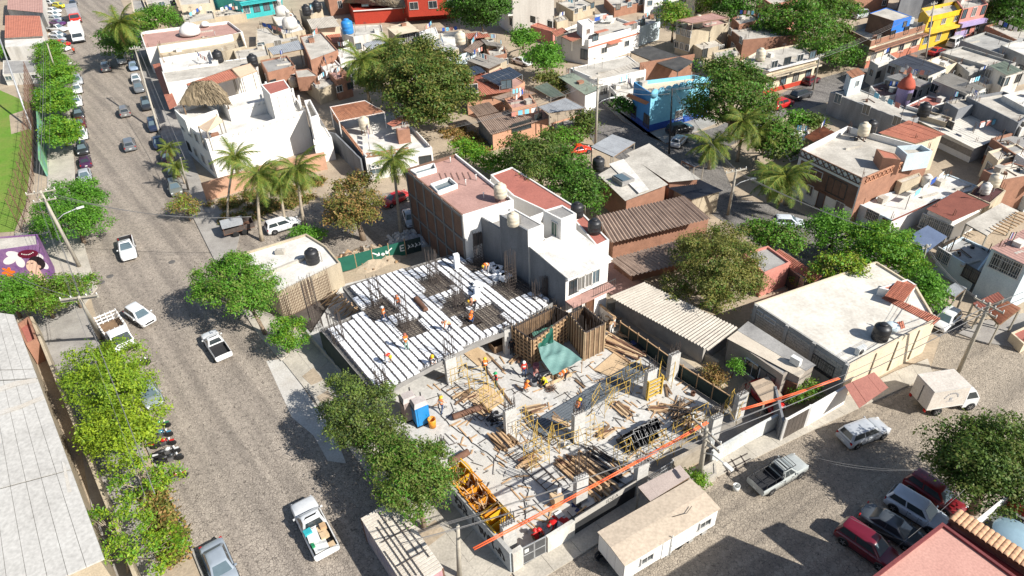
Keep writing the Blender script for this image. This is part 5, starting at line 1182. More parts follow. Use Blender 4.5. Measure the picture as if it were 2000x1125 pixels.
wall('terracotta coloured lot wall below the stepped white house',[(404,392),(470,372),(540,350),(640,330)],2.4,mat('terracotta wash wall',(.58,.33,.21),(.42,.25,.17),.6),.2,'lot_wall')
wall('grey wall with dry vines beside the white fronted house',[(604,286),(662,300),(712,352)],3.0,GREYW,.2,'lot_wall')
# --- top right cluster
b=hs('tall pale concrete building with balconies at the top',[(975,50),(1003,70),(1082,55),(1050,34)],13,CONC,ROOFC,.3,base=True,wm={0:WHITE,1:mat('streaked concrete',(.50,.47,.42),(.36,.33,.29),.6,.9,streak=6)})
rowwin(b,0,2,[2.5,5.5,8.5,11.5],1.8,1.6);
for zz in(4.0,7.0,10.0):slabpart(b,'balcony',0,zz,.2,1.0,WHITE);rail(b,0,zz+.1,.95,FRAME)
for lab,q,z,wl in(('ramshackle brick and timber house on the hillside',[(1086,4),(1128,-8),(1162,8),(1120,22)],(1120,22,42),TAN),('brick house with open upper porch',[(1180,-4),(1235,-14),(1258,4),(1200,16)],(1200,16,34),BRICK),('white house with two windows above the tan house',[(1245,-26),(1325,-38),(1342,-12),(1260,-2)],(1260,-2,26),WHITE)):
    b=hs(lab,q,z,wl,ROOFC,.2,{2:(3,[2,4.2],1.2,1.1)})
b=hs('tan stair hut beside the red roofed white house',[(1080,34),(1100,28),(1110,38),(1088,44)],(1088,44,60),TAN,ROOFC,.1)
b=hs('white two storey house with red canopies and turquoise window',[(1084,64),(1150,78),(1250,50),(1205,34),(1128,46)],(1150,78,128),WHITE,ROOFC,.4,{1:(2,[4.6],1.4,1.2)});z=b.z
win(b,1,[(.3,1.9,1.4,1.1),(.75,1.9,1.2,1.1)]);rowwin(b,0,2,[1.8],1.5,1.8)
for u in(.2,.75):slabpart(b,'window_canopy',1,5.5,.12,.8,TERRA,u-.11,u+.11)
slabpart(b,'brick_band',1,3.1,.25,.06,TERRA);slabpart(b,'window_canopy',1,2.9,.12,.9,TERRA,.35,.6)
b2=bld('x','','',[(1127,41),(1150,36),(1160,44),(1138,50)],z+2.4,WHITE,ROOFW,.1,parent=b,z0=z-1);win(b2,2,[(.5,z+1.2,.8,.9)],gm=DOORM)
canopy('red_porch_roof','red sheet porch roof on the corner of the white two storey house','canopy',[(1096,72,z+.2),(1128,60,z+.4),(1146,70,z+.3),(1117,82,z+.1)],TERRA,n=4,waves=3,ground=3)
canopy('red_porch_roof','small red sheet roof behind the corner porch','canopy',[(1076,62,z+.2),(1098,54,z+.4),(1110,62,z+.3),(1086,72,z+.1)],TERRA,n=3,waves=3,ground=3)
for i,(x,y) in enumerate(((1168,40),(1178,38),(1190,42))):tag(MB().box((0,0,.5),(1.2,.6,1.0)).box((0,-.31,.5),(.7,.03,.7)).build('condenser_unit',PLATE,None,G(x,y,z)),'white air conditioner box in the row on the white two storey house','air conditioner','air conditioners on the white house')
b=hs('dark red house front left of the white two storey house',[(1036,50),(1080,62),(1086,56),(1050,44)],(1060,58,84),PINKW,TERRA,.1,{0:(2,[3.8],1.4,1.2)})
b=hs('grey two window house beside the small tree',[(1249,52),(1290,40),(1276,30),(1240,40)],(1249,52,90),PALEB,ROOFC,.15,{0:(2,[4.2],1.3,1.2)})
b=hs('tan house with pink roof terrace and beige tank',[(1322,52),(1350,60),(1425,44),(1394,30)],(1350,60,112),TAN,ROOFP,.3,{0:(3,[4.0,1.6],1.0,1.2)});z=b.z
canopy('pink_roof_canopy','pink sheet canopy above the tan house','canopy',[(1321,40,z+1.6),(1392,25,z+1.9),(1427,36,z+1.7),(1352,47,z+1.4)],ROOFP,n=6,waves=3,ground=z-.3)
tank(1364,42,z-.2,'beige tank on the tan house with pink canopy',BEIGEP,1.6)
b=hs('low grey annex in front of the tan house',[(1347,82),(1392,72),(1414,88),(1372,98)],(1372,98,122),TAN,ROOFC,.1,{2:(2,[1.5],1.2,1.6)})
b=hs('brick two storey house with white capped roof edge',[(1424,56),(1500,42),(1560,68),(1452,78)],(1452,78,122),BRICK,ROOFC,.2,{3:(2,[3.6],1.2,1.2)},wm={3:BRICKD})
win(b,3,[(.6,1.6,1.2,1.2)])
b=hs('cream house with long balcony facing the street',[(1436,124),(1498,138),(1596,113),(1560,86),(1480,100)],(1498,138,186),CREAM,ROOFC,.2,{1:(4,[4.6],1.4,1.2)});rowwin(b,1,4,[1.7],1.2,1.6);slabpart(b,'balcony',1,3.0,.22,1.2,CREAM);rail(b,1,3.1,1.15,FRAMED);slabpart(b,'eave',1,b.z+.02,.15,.5,WHITE);slabpart(b,'red_band',1,.4,.7,.05,REDW)
tank(1486,106,b.z,'beige tank beside the brick wall on the cream balcony house',BEIGEP,1.4)
# courtyard row
canopy('fibre_cement_canopy','big grey fibre cement canopy over a parked car','canopy',[(1230,101,4.0),(1268,89,4.4),(1356,120,4.4),(1325,140,4.0)],ASB,n=12,waves=2,amp=.07)
b=hs('flat stained grey house with open porch',[(1113,133),(1226,108),(1262,136),(1168,156)],3.4,WHITE,ROOFC,.1,{2:(3,[1.6],1.5,1.6)});hroof(b,[(1150,152,3.6),(1245,120,3.6),(1262,136,3.1),(1170,158,3.1)],ASB,8,2,.05)
b=hs('low shed with flat green roof on the corner',[(1094,150),(1117,144),(1170,171),(1143,183)],2.9,WHITE,METG,.05);hroof(b,[(1090,150,3.2),(1118,142,3.3),(1174,172,3.1),(1143,185,3.0)],METG,5,1,.0)
b=hs('turquoise and deep blue corner house with scalloped parapet',[(1238,160),(1354,146),(1390,154),(1272,183)],(1268,183,258),CYANW,CREAM,.5,{2:(1,[1.4],1.4,1.4,'g')},wm={3:BLUEW});z=b.z
rowwin(b,3,2,[1.5],1.6,1.8,kind='g',fm=FRAMED);slabpart(b,'blue_band',2,.5,1.0,.05,NAVYW);slabpart(b,'blue_band',3,.5,1.0,.05,NAVYW)
for i in range(9):
    A,B=b.pts[3],b.pts[2];P=A.lerp(B,(i+.5)/9)-b.pc;MB().lathe([(.02,-.09),(.65,-.09),(.65,.09),(.02,.09)],14).build('parapet_scallop',CYANW,b.root,(P.x,P.y,z-.1),(math.pi/2,0,AZB))
awning(b,3,[(1228,182,4.3),(1270,200,4.3),(1265,206,3.6),(1222,188,3.6)],TILE,6);awning(b,2,[(1268,194,4.5),(1297,186,4.5),(1300,196,3.7),(1266,206,3.7)],TILE,4)
awning(b,2,[(1318,182,4.4),(1378,168,4.4),(1384,176,3.8),(1322,190,3.8)],TILE,6)
wall('orange brick wall behind the turquoise house',[(1246,176),(1350,158)],4.4,BRICK,.2)
tank(1362,128,4.2,'black tank beside the fibre cement canopy',BLACKP,1.5)
# --- far right top
b=hs('cream and brick house with arched windows and roof terrace',[(1652,55),(1702,80),(1808,48),(1752,30)],(1702,80,134),CREAM,ROOFC,.8,{1:(4,[b'' and 0 or 4.6],1.3,1.3)},wm={0:TAN});z=b.z
rowwin(b,1,4,[1.7],1.5,1.4);slabpart(b,'brick_parapet',1,z-.45,.95,.05,BRICK);slabpart(b,'brick_parapet',0,z-.45,.95,.05,BRICK);slabpart(b,'balcony',1,3.1,.22,1.1,BRICK);rail(b,1,3.2,1.05,FRAMED);slabpart(b,'red_band',1,.6,1.2,.06,TERRA)
b2=bld('x','','',[(1698,26),(1731,15),(1781,32),(1746,41)],z+2.2,plain('cobalt wall',(.02,.17,.60),.8),ROOFC,.05,parent=b,z0=z-1,wm={3:BRICKD});win(b2,2,[(.3,z+1.2,.9,.9)])
tag(MB().box((0,0,.5),(1.1,.5,1)).build('condenser_unit',PLATE,None,G(1776,46,z)),'white air conditioner beside the cobalt roof room','air conditioner')
b=hs('yellow house with arched windows',[(1808,22),(1880,8),(1868,-8),(1800,2)] if False else[(1814,34),(1880,19),(1866,2),(1800,16)],(1814,34,98),YELW,ROOFC,.6,{0:(3,[4.6,1.7],1.1,1.6)});slabpart(b,'balcony',0,3.1,.4,1.0,YELW);slabpart(b,'parapet_band',0,b.z-.3,.9,.12,mat('orange yellow',(.85,.50,.02)))
b=hs('pink and lilac house next to the yellow house',[(1881,18),(1930,8),(1915,-10),(1868,0)],(1881,18,84),PINKW,ROOFC,.4,{0:(3,[5.0,1.9],1.1,1.6)});slabpart(b,'lilac_balcony',0,3.2,.7,.9,PURPW);slabpart(b,'lilac_band',0,1.0,1.8,.05,PURPW,0,.5)
b=hs('large bare grey block house behind the yellow house',[(1748,40),(1822,34),(1812,12),(1752,16)],7,GREYW,ROOFC,.3,{0:(2,[5],1.2,1.2)},base=True)
b=hs('grey upper storey with small balcony behind the yellow house',[(1832,40),(1884,28),(1876,12),(1826,20)],8.6,TAN,ROOFC,.3,{0:(2,[7.4],1.2,1.2)},base=True)
b=hs('weathered grey house with three shuttered windows',[(1622,180),(1668,170),(1806,224),(1774,238)],(1690,208,252),mat('weathered grey render',(.34,.34,.34),(.20,.20,.20),.8,.9,.2,20,streak=4),ROOFC,.12,{3:(3,[2.8],1.2,1.4)});z=b.z
b2=bld('x','','',[(1655,140),(1678,134),(1688,146),(1662,154)],z+2.4,PALEB,ROOFG,.05,parent=b,z0=z-1);hroof(b,[(1652,140,z+2.9),(1676,132,z+2.7),(1690,144,z+2.5),(1664,152,z+2.7)],TILE,3,3,.05);win(b2,2,[(.4,z+1.4,.7,.9)])
tank(1806,214,z,'black tank at the far corner of the weathered grey house',BLACKP,1.4)
for lab,q,z,m,n in(('dark grey sheet roof above the red domed house',[(1736,121),(1774,106),(1848,134),(1814,148)],4.6,METD,8),('grey corrugated roof right of the red dome',[(1822,156),(1856,142),(1926,172),(1888,183)],5.2,ASB,9),('grey roof slab left of the red dome',[(1732,150),(1758,142),(1822,162),(1796,170)],4.4,ROOFG,5),('grey green sheet roof at the right edge',[(1932,128),(1962,119),(1998,138),(1966,147)],5.0,METG,5)):
    b=hs(lab,q,z-.3,WHITED,ROOFG,.05,{3:(2,[z-1.3],1.4,1.3),2:(2,[z-1.3],1.2,1.2)},name='sheet_roof_house');hroof(b,[(x,y,z+(.3 if i<2 else 0)) for i,(x,y) in enumerate(q)],m,n,3,.03)
dm=tag(empty('red_dome_tower',G(1767,180,3.6)),'round lilac turret with red dome and arched window','tower');MB().lathe([(1.05,-3.6),(1.05,.6),(1.12,.7)],20).build('turret',PURPW,dm);MB().lathe([(1.15,.7),(1.08,1.1),(.84,1.7),(.42,2.1),(.32,2.25),(.28,2.45),(.04,2.75)],20).build('red_dome',mat('red dome paint',(.46,.10,.06)),dm)
MB().box((.25,-1.02,-.3),(.6,.12,1.0)).build('arched_window',FRAMED,dm)
b=hs('flat red roof terrace in front of the red dome',[(1770,206),(1812,186),(1856,196),(1802,216)],3.6,WHITE,ROOFR,.1)
b=hs('low white ramp and terrace walls below the red dome',[(1700,168),(1740,156),(1770,182),(1720,190)],3.2,WHITED,mat('plum roof',(.20,.12,.11)),.2)
b=hs('house under wide cream and white sheet roof',[(1800,236),(1882,216),(1985,252),(1905,284)],(1905,284,318),WHITE,ROOFG,.05,{3:(1,[3.4],1.0,1.0)});z=b.z
hroof(b,[(1788,233,z+.4),(1882,210,z+.6),(1996,252,z+.5),(1903,290,z+.2)],mat('pale sheet',(.66,.62,.54),(.56,.52,.45),.5),9,2,.02)
win(b,3,[(.3,2.4,.9,.9)],gm=plain('violet glass',(.10,.05,.22),.2));slabpart(b,'stone_band',3,1.2,.8,.06,mat('rubble stone',(.34,.31,.28),(.2,.18,.16),2.5),0,1)
b=hs('terracotta sheet roofed house beside the tank stand',[(1722,260),(1774,240),(1840,263),(1788,276)],4.6,CREAM,ROOFG,.05);hroof(b,[(1716,259,4.9),(1775,235,5.2),(1847,262,5.0),(1788,280,4.7)],TERRA,8,2,.03)
b=hs('brick and white house with pierced brick parapet and big window',[(1564,292),(1685,349),(1822,292),(1655,246)],(1685,349,440),WHITE,ROOFC,.7,{},wm={1:BRICK});z=b.z
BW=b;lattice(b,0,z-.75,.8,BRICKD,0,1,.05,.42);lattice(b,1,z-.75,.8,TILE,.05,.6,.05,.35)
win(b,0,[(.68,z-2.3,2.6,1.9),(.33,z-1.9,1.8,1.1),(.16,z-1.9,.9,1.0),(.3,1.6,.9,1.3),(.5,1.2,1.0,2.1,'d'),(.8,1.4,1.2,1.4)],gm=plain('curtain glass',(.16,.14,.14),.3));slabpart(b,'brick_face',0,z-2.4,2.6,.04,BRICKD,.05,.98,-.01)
b2=bld('x','','',[(1712,290),(1748,300),(1760,312),(1725,308)],z+.8,BRICK,TERRA,.03,parent=b,z0=z-1);b3=bld('x','','',[(1752,285),(1800,282),(1822,295),(1772,302)],z+1.0,PALEB,ROOFC,.5,parent=b,z0=z-1)
tank(1688,252,z-.6,'beige tank on the stand above the brick and white house',BEIGEP,1.2,.6);tank(1702,246,z-.6,'black tank behind the beige tank on the stand',BLACKP,1.15,.6)
b=hs('small clay tiled roof patch beside the brick and white house',[(1574,268),(1606,248),(1636,262),(1602,282)],3.2,TAN,ROOFG,.05);hroof(b,[(1570,268,3.4),(1606,245,3.9),(1638,262,3.7),(1602,284,3.2)],TILE,8,3,.06)
b=hs('low white wall behind the clay tiled patch',[(1600,282),(1665,258),(1680,266),(1620,292)],3.6,WHITE,ROOFC,.5);lattice(b,3,3.0,.6,WHITE,0,1,.05,.3)
b=hs('pale blue house with wide white flat roof',[(1673,396),(1852,340),(1918,366),(1836,388),(1742,430)],(1742,430,466),PALEB,ROOFW,.12,{4:(1,[1.7],1.6,1.3,'g')},wm={3:WHITE});win(b,4,[(.12,1.1,.9,2.0,'d')]);z=b.z;slabpart(b,'maroon_edge',3,z-.02,.14,.1,MAROON)
b2=bld('x','','',[(1752,352),(1795,337),(1800,344),(1762,358)],z+1.3,TAN,ROOFC,.05,parent=b,z0=z-.6)
tank(1810,352,z,'grey white tank on the wide white flat roof',WHITED,1.05);tank(1926,368,3.5,'white tank on the dark maroon flat roof',WHITED,.95);tank(1944,352,4.0,'large beige tank between maroon roofs',BEIGEP,1.1)
b=hs('maroon shingle roofed porch house with white grille',[(1814,408),(1870,376),(1926,400),(1862,428)],2.9,WHITE,ROOFG,.05);hroof(b,[(1809,408,3.1),(1871,371,3.6),(1933,400,3.4),(1861,432,2.9)],MAROON,1,1,0)
win(b,3,[(.5,1.4,3.4,1.7,'g')])
b=hs('dark flat maroon roof behind the shingle porch',[(1890,378),(1920,352),(1965,372),(1935,398)],3.4,TAN,mat('dark maroon roof',(.10,.045,.045)),.1)
b=hs('white and maroon house with tin trim at the right edge',[(1955,358),(1995,340),(2060,362),(2010,388)],(1985,374,400),PALEB,MAROON,.05,{3:(2,[3],1.0,1.1)});hroof(b,[(1950,352,b.z+.2),(1998,336,b.z+.4),(2060,360,b.z+.3),(1998,378,b.z+.1)],MAROON,1,1,0)
b=hs('flat cream roofed brick house behind the wide white roof',[(1920,332),(1975,316),(2040,338),(1960,352)],4.2,BRICK,mat('cream roof',(.70,.63,.52)),.1)
canopy('pergola','weathered timber pergola on grey slab above the yard','pergola',[(1886,436,3.0),(1956,396,3.2),(1990,412,3.0),(1928,460,2.8)],ROOFC,flat=True)
pg=tag(empty('timber_pergola',G(1965,430,3.0)),'row of pale timber slats beside the grey pergola slab','pergola')
for i in range(9):a,c_=G(1934+i*6,446-i*4,3.1)-G(1965,430,3.0),G(1962+i*6,458-i*4,3.1)-G(1965,430,3.0);MB().bar(a,c_,.12,.1).build('slat',WOOD,pg)
canopy('blue_tarp','blue grey tarpaulin stretched over the yard','tarpaulin',[(1760,470,2.2),(1812,440,2.6),(1850,462,2.3),(1808,494,1.9)],mat('blue tarp',(.13,.17,.26),(.09,.12,.19)),flat=True,beams=False)
b=hs('grey yard house with dark grille window and tan canopy',[(1838,486),(1880,462),(1940,490),(1910,530)],(1870,510,550),PALEB,CONC,.2,{3:(2,[1.8],1.6,1.4,'g')})
b=hs('white house with pink sheet roof and white grille window',[(1938,484),(2010,444),(2080,480),(2010,516)],(1965,498,590),PALEB,ROOFP,.05,{3:(1,[4.2],2.6,1.6,'g')});hroof(b,[(1934,484,b.z+.1),(2010,442,b.z+.3),(2080,478,b.z+.3),(2008,520,b.z+.1)],ROOFP,8,2,.02)
canopy('red_tile_awning','terracotta tile awning over the shaded pavement at right','awning',[(1925,606,2.6),(1968,588,2.9),(1994,602,2.7),(1952,634,2.3)],TILE,n=8,waves=2,amp=.05)
canopy('grey_awning','grey corrugated awning beside the shaded doorway','awning',[(1840,566,2.4),(1866,552,2.6),(1888,562,2.5),(1866,580,2.2)],MET,n=5,waves=2)
canopy('maroon_awning','maroon striped awning under the pink roofed house','awning',[(1900,592,2.5),(1950,570,2.8),(1962,582,2.6),(1915,606,2.2)],MAROON,n=5,waves=2)
b=hs('cream planter wall with red edge at the street corner',[(1975,650),(2040,620),(2060,640),(2000,672)],1.0,CREAM,ROOFR,.1,name='planter_wall',cat='wall')
# far right misc
for lab,q,z,wl,rf in(('unfinished grey block roof with clothes lines',[(1876,78),(1925,62),(1990,84),(1960,108)],3.6,CONC,CONC),('long grey block house with posts on its flat roof',[(1836,102),(1880,90),(1985,122),(1950,134)],4.0,CONC,ROOFC),('low brick yard wall house at the top right',[(1925,50),(1980,36),(2060,60),(1990,80)],3.0,BRICK,ROOFC),('grey flat house at the far right edge',[(1955,88),(2000,74),(2070,96),(2010,112)],4.4,CONC,ROOFW),('white courtyard roof beside grey sheet roofs',[(1892,148),(1924,138),(1960,156),(1926,166)],2.8,WHITED,ROOFW),('grey house with round vent holes at right edge',[(1890,190),(1960,178),(2040,206),(1990,240)],4.8,GREYW,ROOFC),('white rimmed grey roof below the sheet roofs',[(1958,186),(2010,172),(2070,196),(2010,214)],5.2,WHITED,ROOFW),('small cream walled roof next to posts',[(1810,118),(1838,108),(1870,122),(1846,132)],3.6,CREAM,ROOFW),('brown flat roof below the grey roof edge',[(1936,270),(1996,254),(2060,280),(1990,306)],3.4,BRICK,ROOFG),('pale walled house at the far right below roofs',[(1985,300),(2050,284),(2100,310),(2030,330)],4.0,WHITE,ROOFC),('hillside concrete house above the leafy trees',[(1480,-10),(1530,-22),(1560,-4),(1510,10)],6.0,PINKW,ROOFC),('cream house right of the hillside trees',[(1340,-30),(1400,-40),(1420,-16),(1360,-8)],6,CREAM,ROOFC),('brick flat house above the yellow house',[(1640,-26),(1720,-40),(1740,-14),(1670,-4)],4,BRICK,ROOFG),('grey flat roof behind the pink house',[(1940,-20),(2010,-34),(2050,-6),(1970,6)],5,CONC,ROOFC)):
    b=hs(lab,q,z,wl,rf,.35,{3:(2,[z*.55],1.1,1.1),2:(2,[z*.55],1.1,1.1)})
for lab,q,z,wl,rf in(('tan concrete terrace right of the unfinished house',[(455,96),(520,88),(526,108),(463,118)],4.4,TAN,ROOFC),('grey flat roof below the metal canopy',[(508,118),(560,108),(576,128),(522,142)],4.0,BRICK,ROOFG),('pale triangular roof beside the bare brick gable',[(618,120),(650,112),(668,130),(636,140)],3.6,WHITE,ROOFW),('small pink flat roof left of the mango tree',[(640,140),(664,130),(684,148),(656,156)],3.4,BRICK,ROOFP),('grey shed roof under the left mango palm',[(668,112),(700,104),(716,120),(684,128)],3.0,WHITED,ROOFG),('tan yard roof between arched window house and mango',[(775,98),(830,84),(842,96),(790,110)],2.8,TAN,ROOFC),('brown terrace between solar house and peach house',[(985,192),(1034,182),(1048,202),(1000,212)],4.0,PEACH,ROOFP),('grey slab roof under the grey corrugated sheets',[(1846,198),(1896,184),(1916,200),(1872,214)],4.4,GREYW,ROOFC),('low grey roof behind the terracotta sheet house',[(1850,240),(1796,224),(1812,216),(1860,230)],3.4,TAN,ROOFG),('white low roof beside the palm and clay patch',[(1540,262),(1576,250),(1584,268),(1552,280)],2.6,WHITE,ROOFW),('stucco house left of the turquoise house yard',[(1190,168),(1232,158),(1240,172),(1204,184)],2.6,WHITED,ROOFC),('beige shed roof by the big hillside trees',[(1468,40),(1496,32),(1508,42),(1478,50)],4.0,WHITED,ROOFW),('tan roof above the white capped brick house',[(1430,34),(1470,26),(1486,38),(1444,48)],4.6,BRICK,ROOFC),('cement roof between the tan house and brick house',[(1392,100),(1436,92),(1446,108),(1400,120)],3.4,TAN,ROOFC),('pale roof left of the dark grey sheet roof',[(1700,118),(1736,104),(1752,114),(1716,128)],3.4,WHITED,ROOFW),('grey cement roof between the sheet roofs at right',[(1870,122),(1926,108),(1950,128),(1894,142)],3.6,CONC,ROOFC),('low brown roof at the right edge above pale house',[(1970,230),(2020,216),(2050,236),(1996,250)],4.2,WHITED,ROOFC),('cream shed right of the wide pale sheet roof',[(1930,296),(1985,280),(2010,296),(1950,314)],3.2,CREAM,ROOFC),('brick yard rooms between sheds and street',[(950,96),(985,90),(990,104),(958,112)],3.0,BRICK,ROOFC),('pink roof terrace left of the small brick house',[(620,84),(642,78),(650,90),(628,98)],3.2,WHITED,ROOFP)):
    b=hs(lab,q,z,wl,rf,.25,{3:(1,[z*.55],1.1,1.1),2:(2,[z*.55],1.1,1.1)})
# ---------------------------------------------------------------- the building site
DZ=.30;EZ=2.95
def inpoly(p,poly):
    c=False;n=len(poly)
    for i in range(n):
        a,b=poly[i],poly[(i+1)%n]
        if(a.y>p.y)!=(b.y>p.y) and p.x<(b.x-a.x)*(p.y-a.y)/(b.y-a.y)+a.x:c=not c
    return c
dk=[G(x,y,DZ) for x,y in((606,653),(672,730),(800,878),(996,1104),(1080,1032),(1240,934),(1393,792),(1190,648),(1085,592),(900,497),(668,556))]
dr=tag(empty('concrete_deck',(0,0,0)),kind='structure');MB().prism([(p.x,p.y) for p in dk],-.2,DZ).build('deck_slab',DECK,dr)
sheet('site_ground',[(1000,1116),(1120,1040),(1310,922),(1500,836),(1420,760),(1215,605),(1150,600),(1000,800)],.016,mat('site dirt',(.33,.30,.26),(.22,.20,.17),.6,.95,.3,10))
sheet('side_path',[(1190,600),(1230,590),(1440,712),(1540,790),(1500,830),(1395,745)],.02,mat('sandy path',(.50,.42,.31),(.38,.31,.22),.5,.95,.2,12))
# polystyrene slab
ep_px=[(625,642),(708,607),(669,559),(895,492),(1086,585),(1000,641),(918,674),(735,772)]
ep=[G(x,y,EZ) for x,y in ep_px];c0=sum(ep,Vector())/len(ep);c0.z=0
er=tag(empty('waffle_slab',c0),'white polystyrene block slab laced with dark rebar on timber formwork','slab')
MB().prism([(p.x-c0.x,p.y-c0.y) for p in ep],EZ-.55,EZ-.36).build('formwork_deck',mat('grimy edge',(.30,.285,.265)),er)
e_=MB()
for i in range(8):e_.bar(ep[i]-c0-Vector((0,0,.3)),ep[(i+1)%8]-c0-Vector((0,0,.3)),.06,.45)
e_.build('edge_board',mat('grimy edge',(.30,.285,.265),(.2,.19,.18),1),er)
u_=Vector((math.cos(AZA-.05),math.sin(AZA-.05),0));v_=Vector((math.cos(AZB),math.sin(AZB),0))
mats_px=[(850,553,1.75),(742,602,1.6),(803,641,1.45),(890,592,1.6),(948,617,1.8),(1000,560,1.7),(930,515,1.3),(915,622,1.1)]
mats_c=[(G(x,y,EZ),r) for x,y,r in mats_px]
blk=MB().box((0,0,0),(.57,.49,.34)).mesh('foam_block',EPS);rows=[];o0=G(770,765,EZ)
def inset_ok(p,m):return all(inpoly(p+Vector((a,b,0)),ep) for a,b in((m,0),(-m,0),(0,m),(0,-m)))
DU,DV=.80,.61;cnt=0;spill=MB()
for i in range(-8,46):
    for j in range(-32,46):
        p=o0+u_*(i*DU*.78)+v_*(j*DV*1.0)
        if not inset_ok(p,.32):continue
        if any(max(abs((p-c).dot(u_)),abs((p-c).dot(v_)))<r*.8 for c,r in mats_c):continue
        q=p-c0;q.z=EZ-.18+random.uniform(-.015,.015)
        rz=math.atan2(u_.y,u_.x)
        if cnt<300:inst('foam_block',blk,er,q,(0,0,rz+random.uniform(-.03,.03)))
        else:spill.box(q,(.57,.49,.34),rz)
        cnt+=1
if spill.v:tag(spill.build('foam_blocks',EPS,er),kind='stuff')
# ribs and mesh bars over the blocks
def runs(f,ts):
    out=[];cur=[]
    for t in ts:
        p=f(t)
        if inset_ok(p,.08):cur.append(p)
        else:
            if len(cur)>4:out.append((cur[0]-c0,cur[-1]-c0))
            cur=[]
    if len(cur)>4:out.append((cur[0]-c0,cur[-1]-c0))
    return out
for a,b in[r for j in range(-32,46) for r in runs(lambda i:o0+u_*(i*DU*.78)+v_*((j+.5)*DV),np.arange(-10,48,.25))]:
    g=MB();a.z=b.z=0
    for k in(-.04,.04):g.bar(a+v_*k+Vector((0,0,EZ+.03)),b+v_*k+Vector((0,0,EZ+.03)),.028)
    n=max(1,int((b-a).length/.45))
    for k in range(n):t=a.lerp(b,k/n);g.bar(t+Vector((0,0,EZ-.12)),t+v_*.07+Vector((0,0,EZ+.07)),.035)
    g.build('rib_cage',STEEL,er)
for a,b in[r for i in range(-10,48) for r in runs(lambda j:o0+u_*((i+.5)*DU*.78)+v_*(j*DV),np.arange(-34,48,.25))]:a.z=b.z=EZ+.045;MB().bar(a,b,.018).build('mesh_bar',STEEL,er)
mlab=['rebar mat square at the back of the foam slab','rebar mat square beside the timber pit','rebar mat square in the middle of the foam slab','rebar mat square at the centre back','largest rebar mat beside the formwork core','rebar mat square near the grey house wall','rebar mat square at the far corner of the foam slab','narrow rebar mat next to the workers']
for(c,r),lab in zip(mats_c,mlab):
    m=tag(empty('rebar_mat',Vector((c.x,c.y,EZ-.2))),lab,'rebar mat','rebar mats');r*=.8
    MB().box((0,0,-.14),(2*r,2*r,.04),math.atan2(u_.y,u_.x)).build('form_panel',mat('grimy formwork',(.30,.26,.21),(.20,.17,.14),1.5),m)
    n=int(2*r/.24)
    for k in range(n+1):
        t=-r+2*r*k/n;MB().bar(u_*t-v_*r+Vector((0,0,.22)),u_*t+v_*r+Vector((0,0,.22)),.026).build('bar',STEEL,m);MB().bar(v_*t-u_*r+Vector((0,0,.25)),v_*t+u_*r+Vector((0,0,.25)),.026).build('bar',STEEL,m)
def cage(label,px,py,z,h,w=.6,d=.6,n=5,lean=.08,ties=7):
    P=G(px,py,z);r=tag(empty('rebar_cage',P),label,'rebar cage','column rebar cages');rebars(r,P,P.x,P.y,z,z+h,w,d,AZB,n,n,.016,lean,ties)
for i,(x,y,h,w,lab) in enumerate(((848,552,3.6,.8,'tall rebar cage rising from the back of the foam slab'),(738,600,3.4,.8,'tall rebar cage beside the timber pit'),(790,640,3.6,.8,'tall rebar cage in the middle of the foam slab'),(897,604,4.0,.8,'tall rebar cage at the centre back of the foam slab'),(936,520,3.8,.7,'tall rusty cage in front of the grey house wall'),(998,565,4.2,.8,'thick rebar cage near the grey house wall'),(672,708,4.2,.9,'rebar cage at the street edge of the foam slab'),(748,765,2.6,.7,'thin rebar cage at the front corner of the foam slab'),(620,640,4.2,.9,'dense rusty rebar cage at the pit corner'))):
    cage(lab,x,y,EZ-.3 if i<6 else(.3 if i!=7 else EZ-.3),h if i<6 or i==7 else h+1.4,w,w)
sg=tag(MB().box((0,0,.75),(.5,.45,1.5)).build('foam_offcut',EPS,None,G(893,522,EZ),(0,0,.4)),'upright white foam block standing at the back of the slab','foam block')
for i,(x,y,lab) in enumerate(((925,562,'loose white foam block beside the dark cage'),(930,578,'leaning foam block above the formwork'),(966,530,'pile of loose foam blocks beside the bending worker'),(982,545,'white foam heap near the rusty cage'))):
    f=tag(empty('foam_pile',G(x,y,EZ)),lab,'foam block')
    for k in range(3 if i<2 else 6):MB().box((random.uniform(-.6,.6),random.uniform(-.5,.5),.2+.25*(k%2)),(.8,.5,.3),random.uniform(0,3)).build('block',EPS,f)
# dark corrugated rolls
for lab,a,b,z in(('dark corrugated tube lying on the foam slab',(812,583),(832,606),EZ+.1),('rusty corrugated tube lying beside the front column',(884,815),(940,795),DZ+.3),('rusty corrugated tube near the yellow bins',(876,905),(915,882),DZ+.3)):
    A,B=G(*a,z),G(*b,z);t=(B-A).normalized();r=tag(empty('ribbed_tube',A),lab,'tube');n=26;L=(B-A).length
    MB().tube([t*(L*k/n) for k in range(n+1)],[.24+.03*(k%2) for k in range(n+1)],14).build('tube_wall',RUST,r)
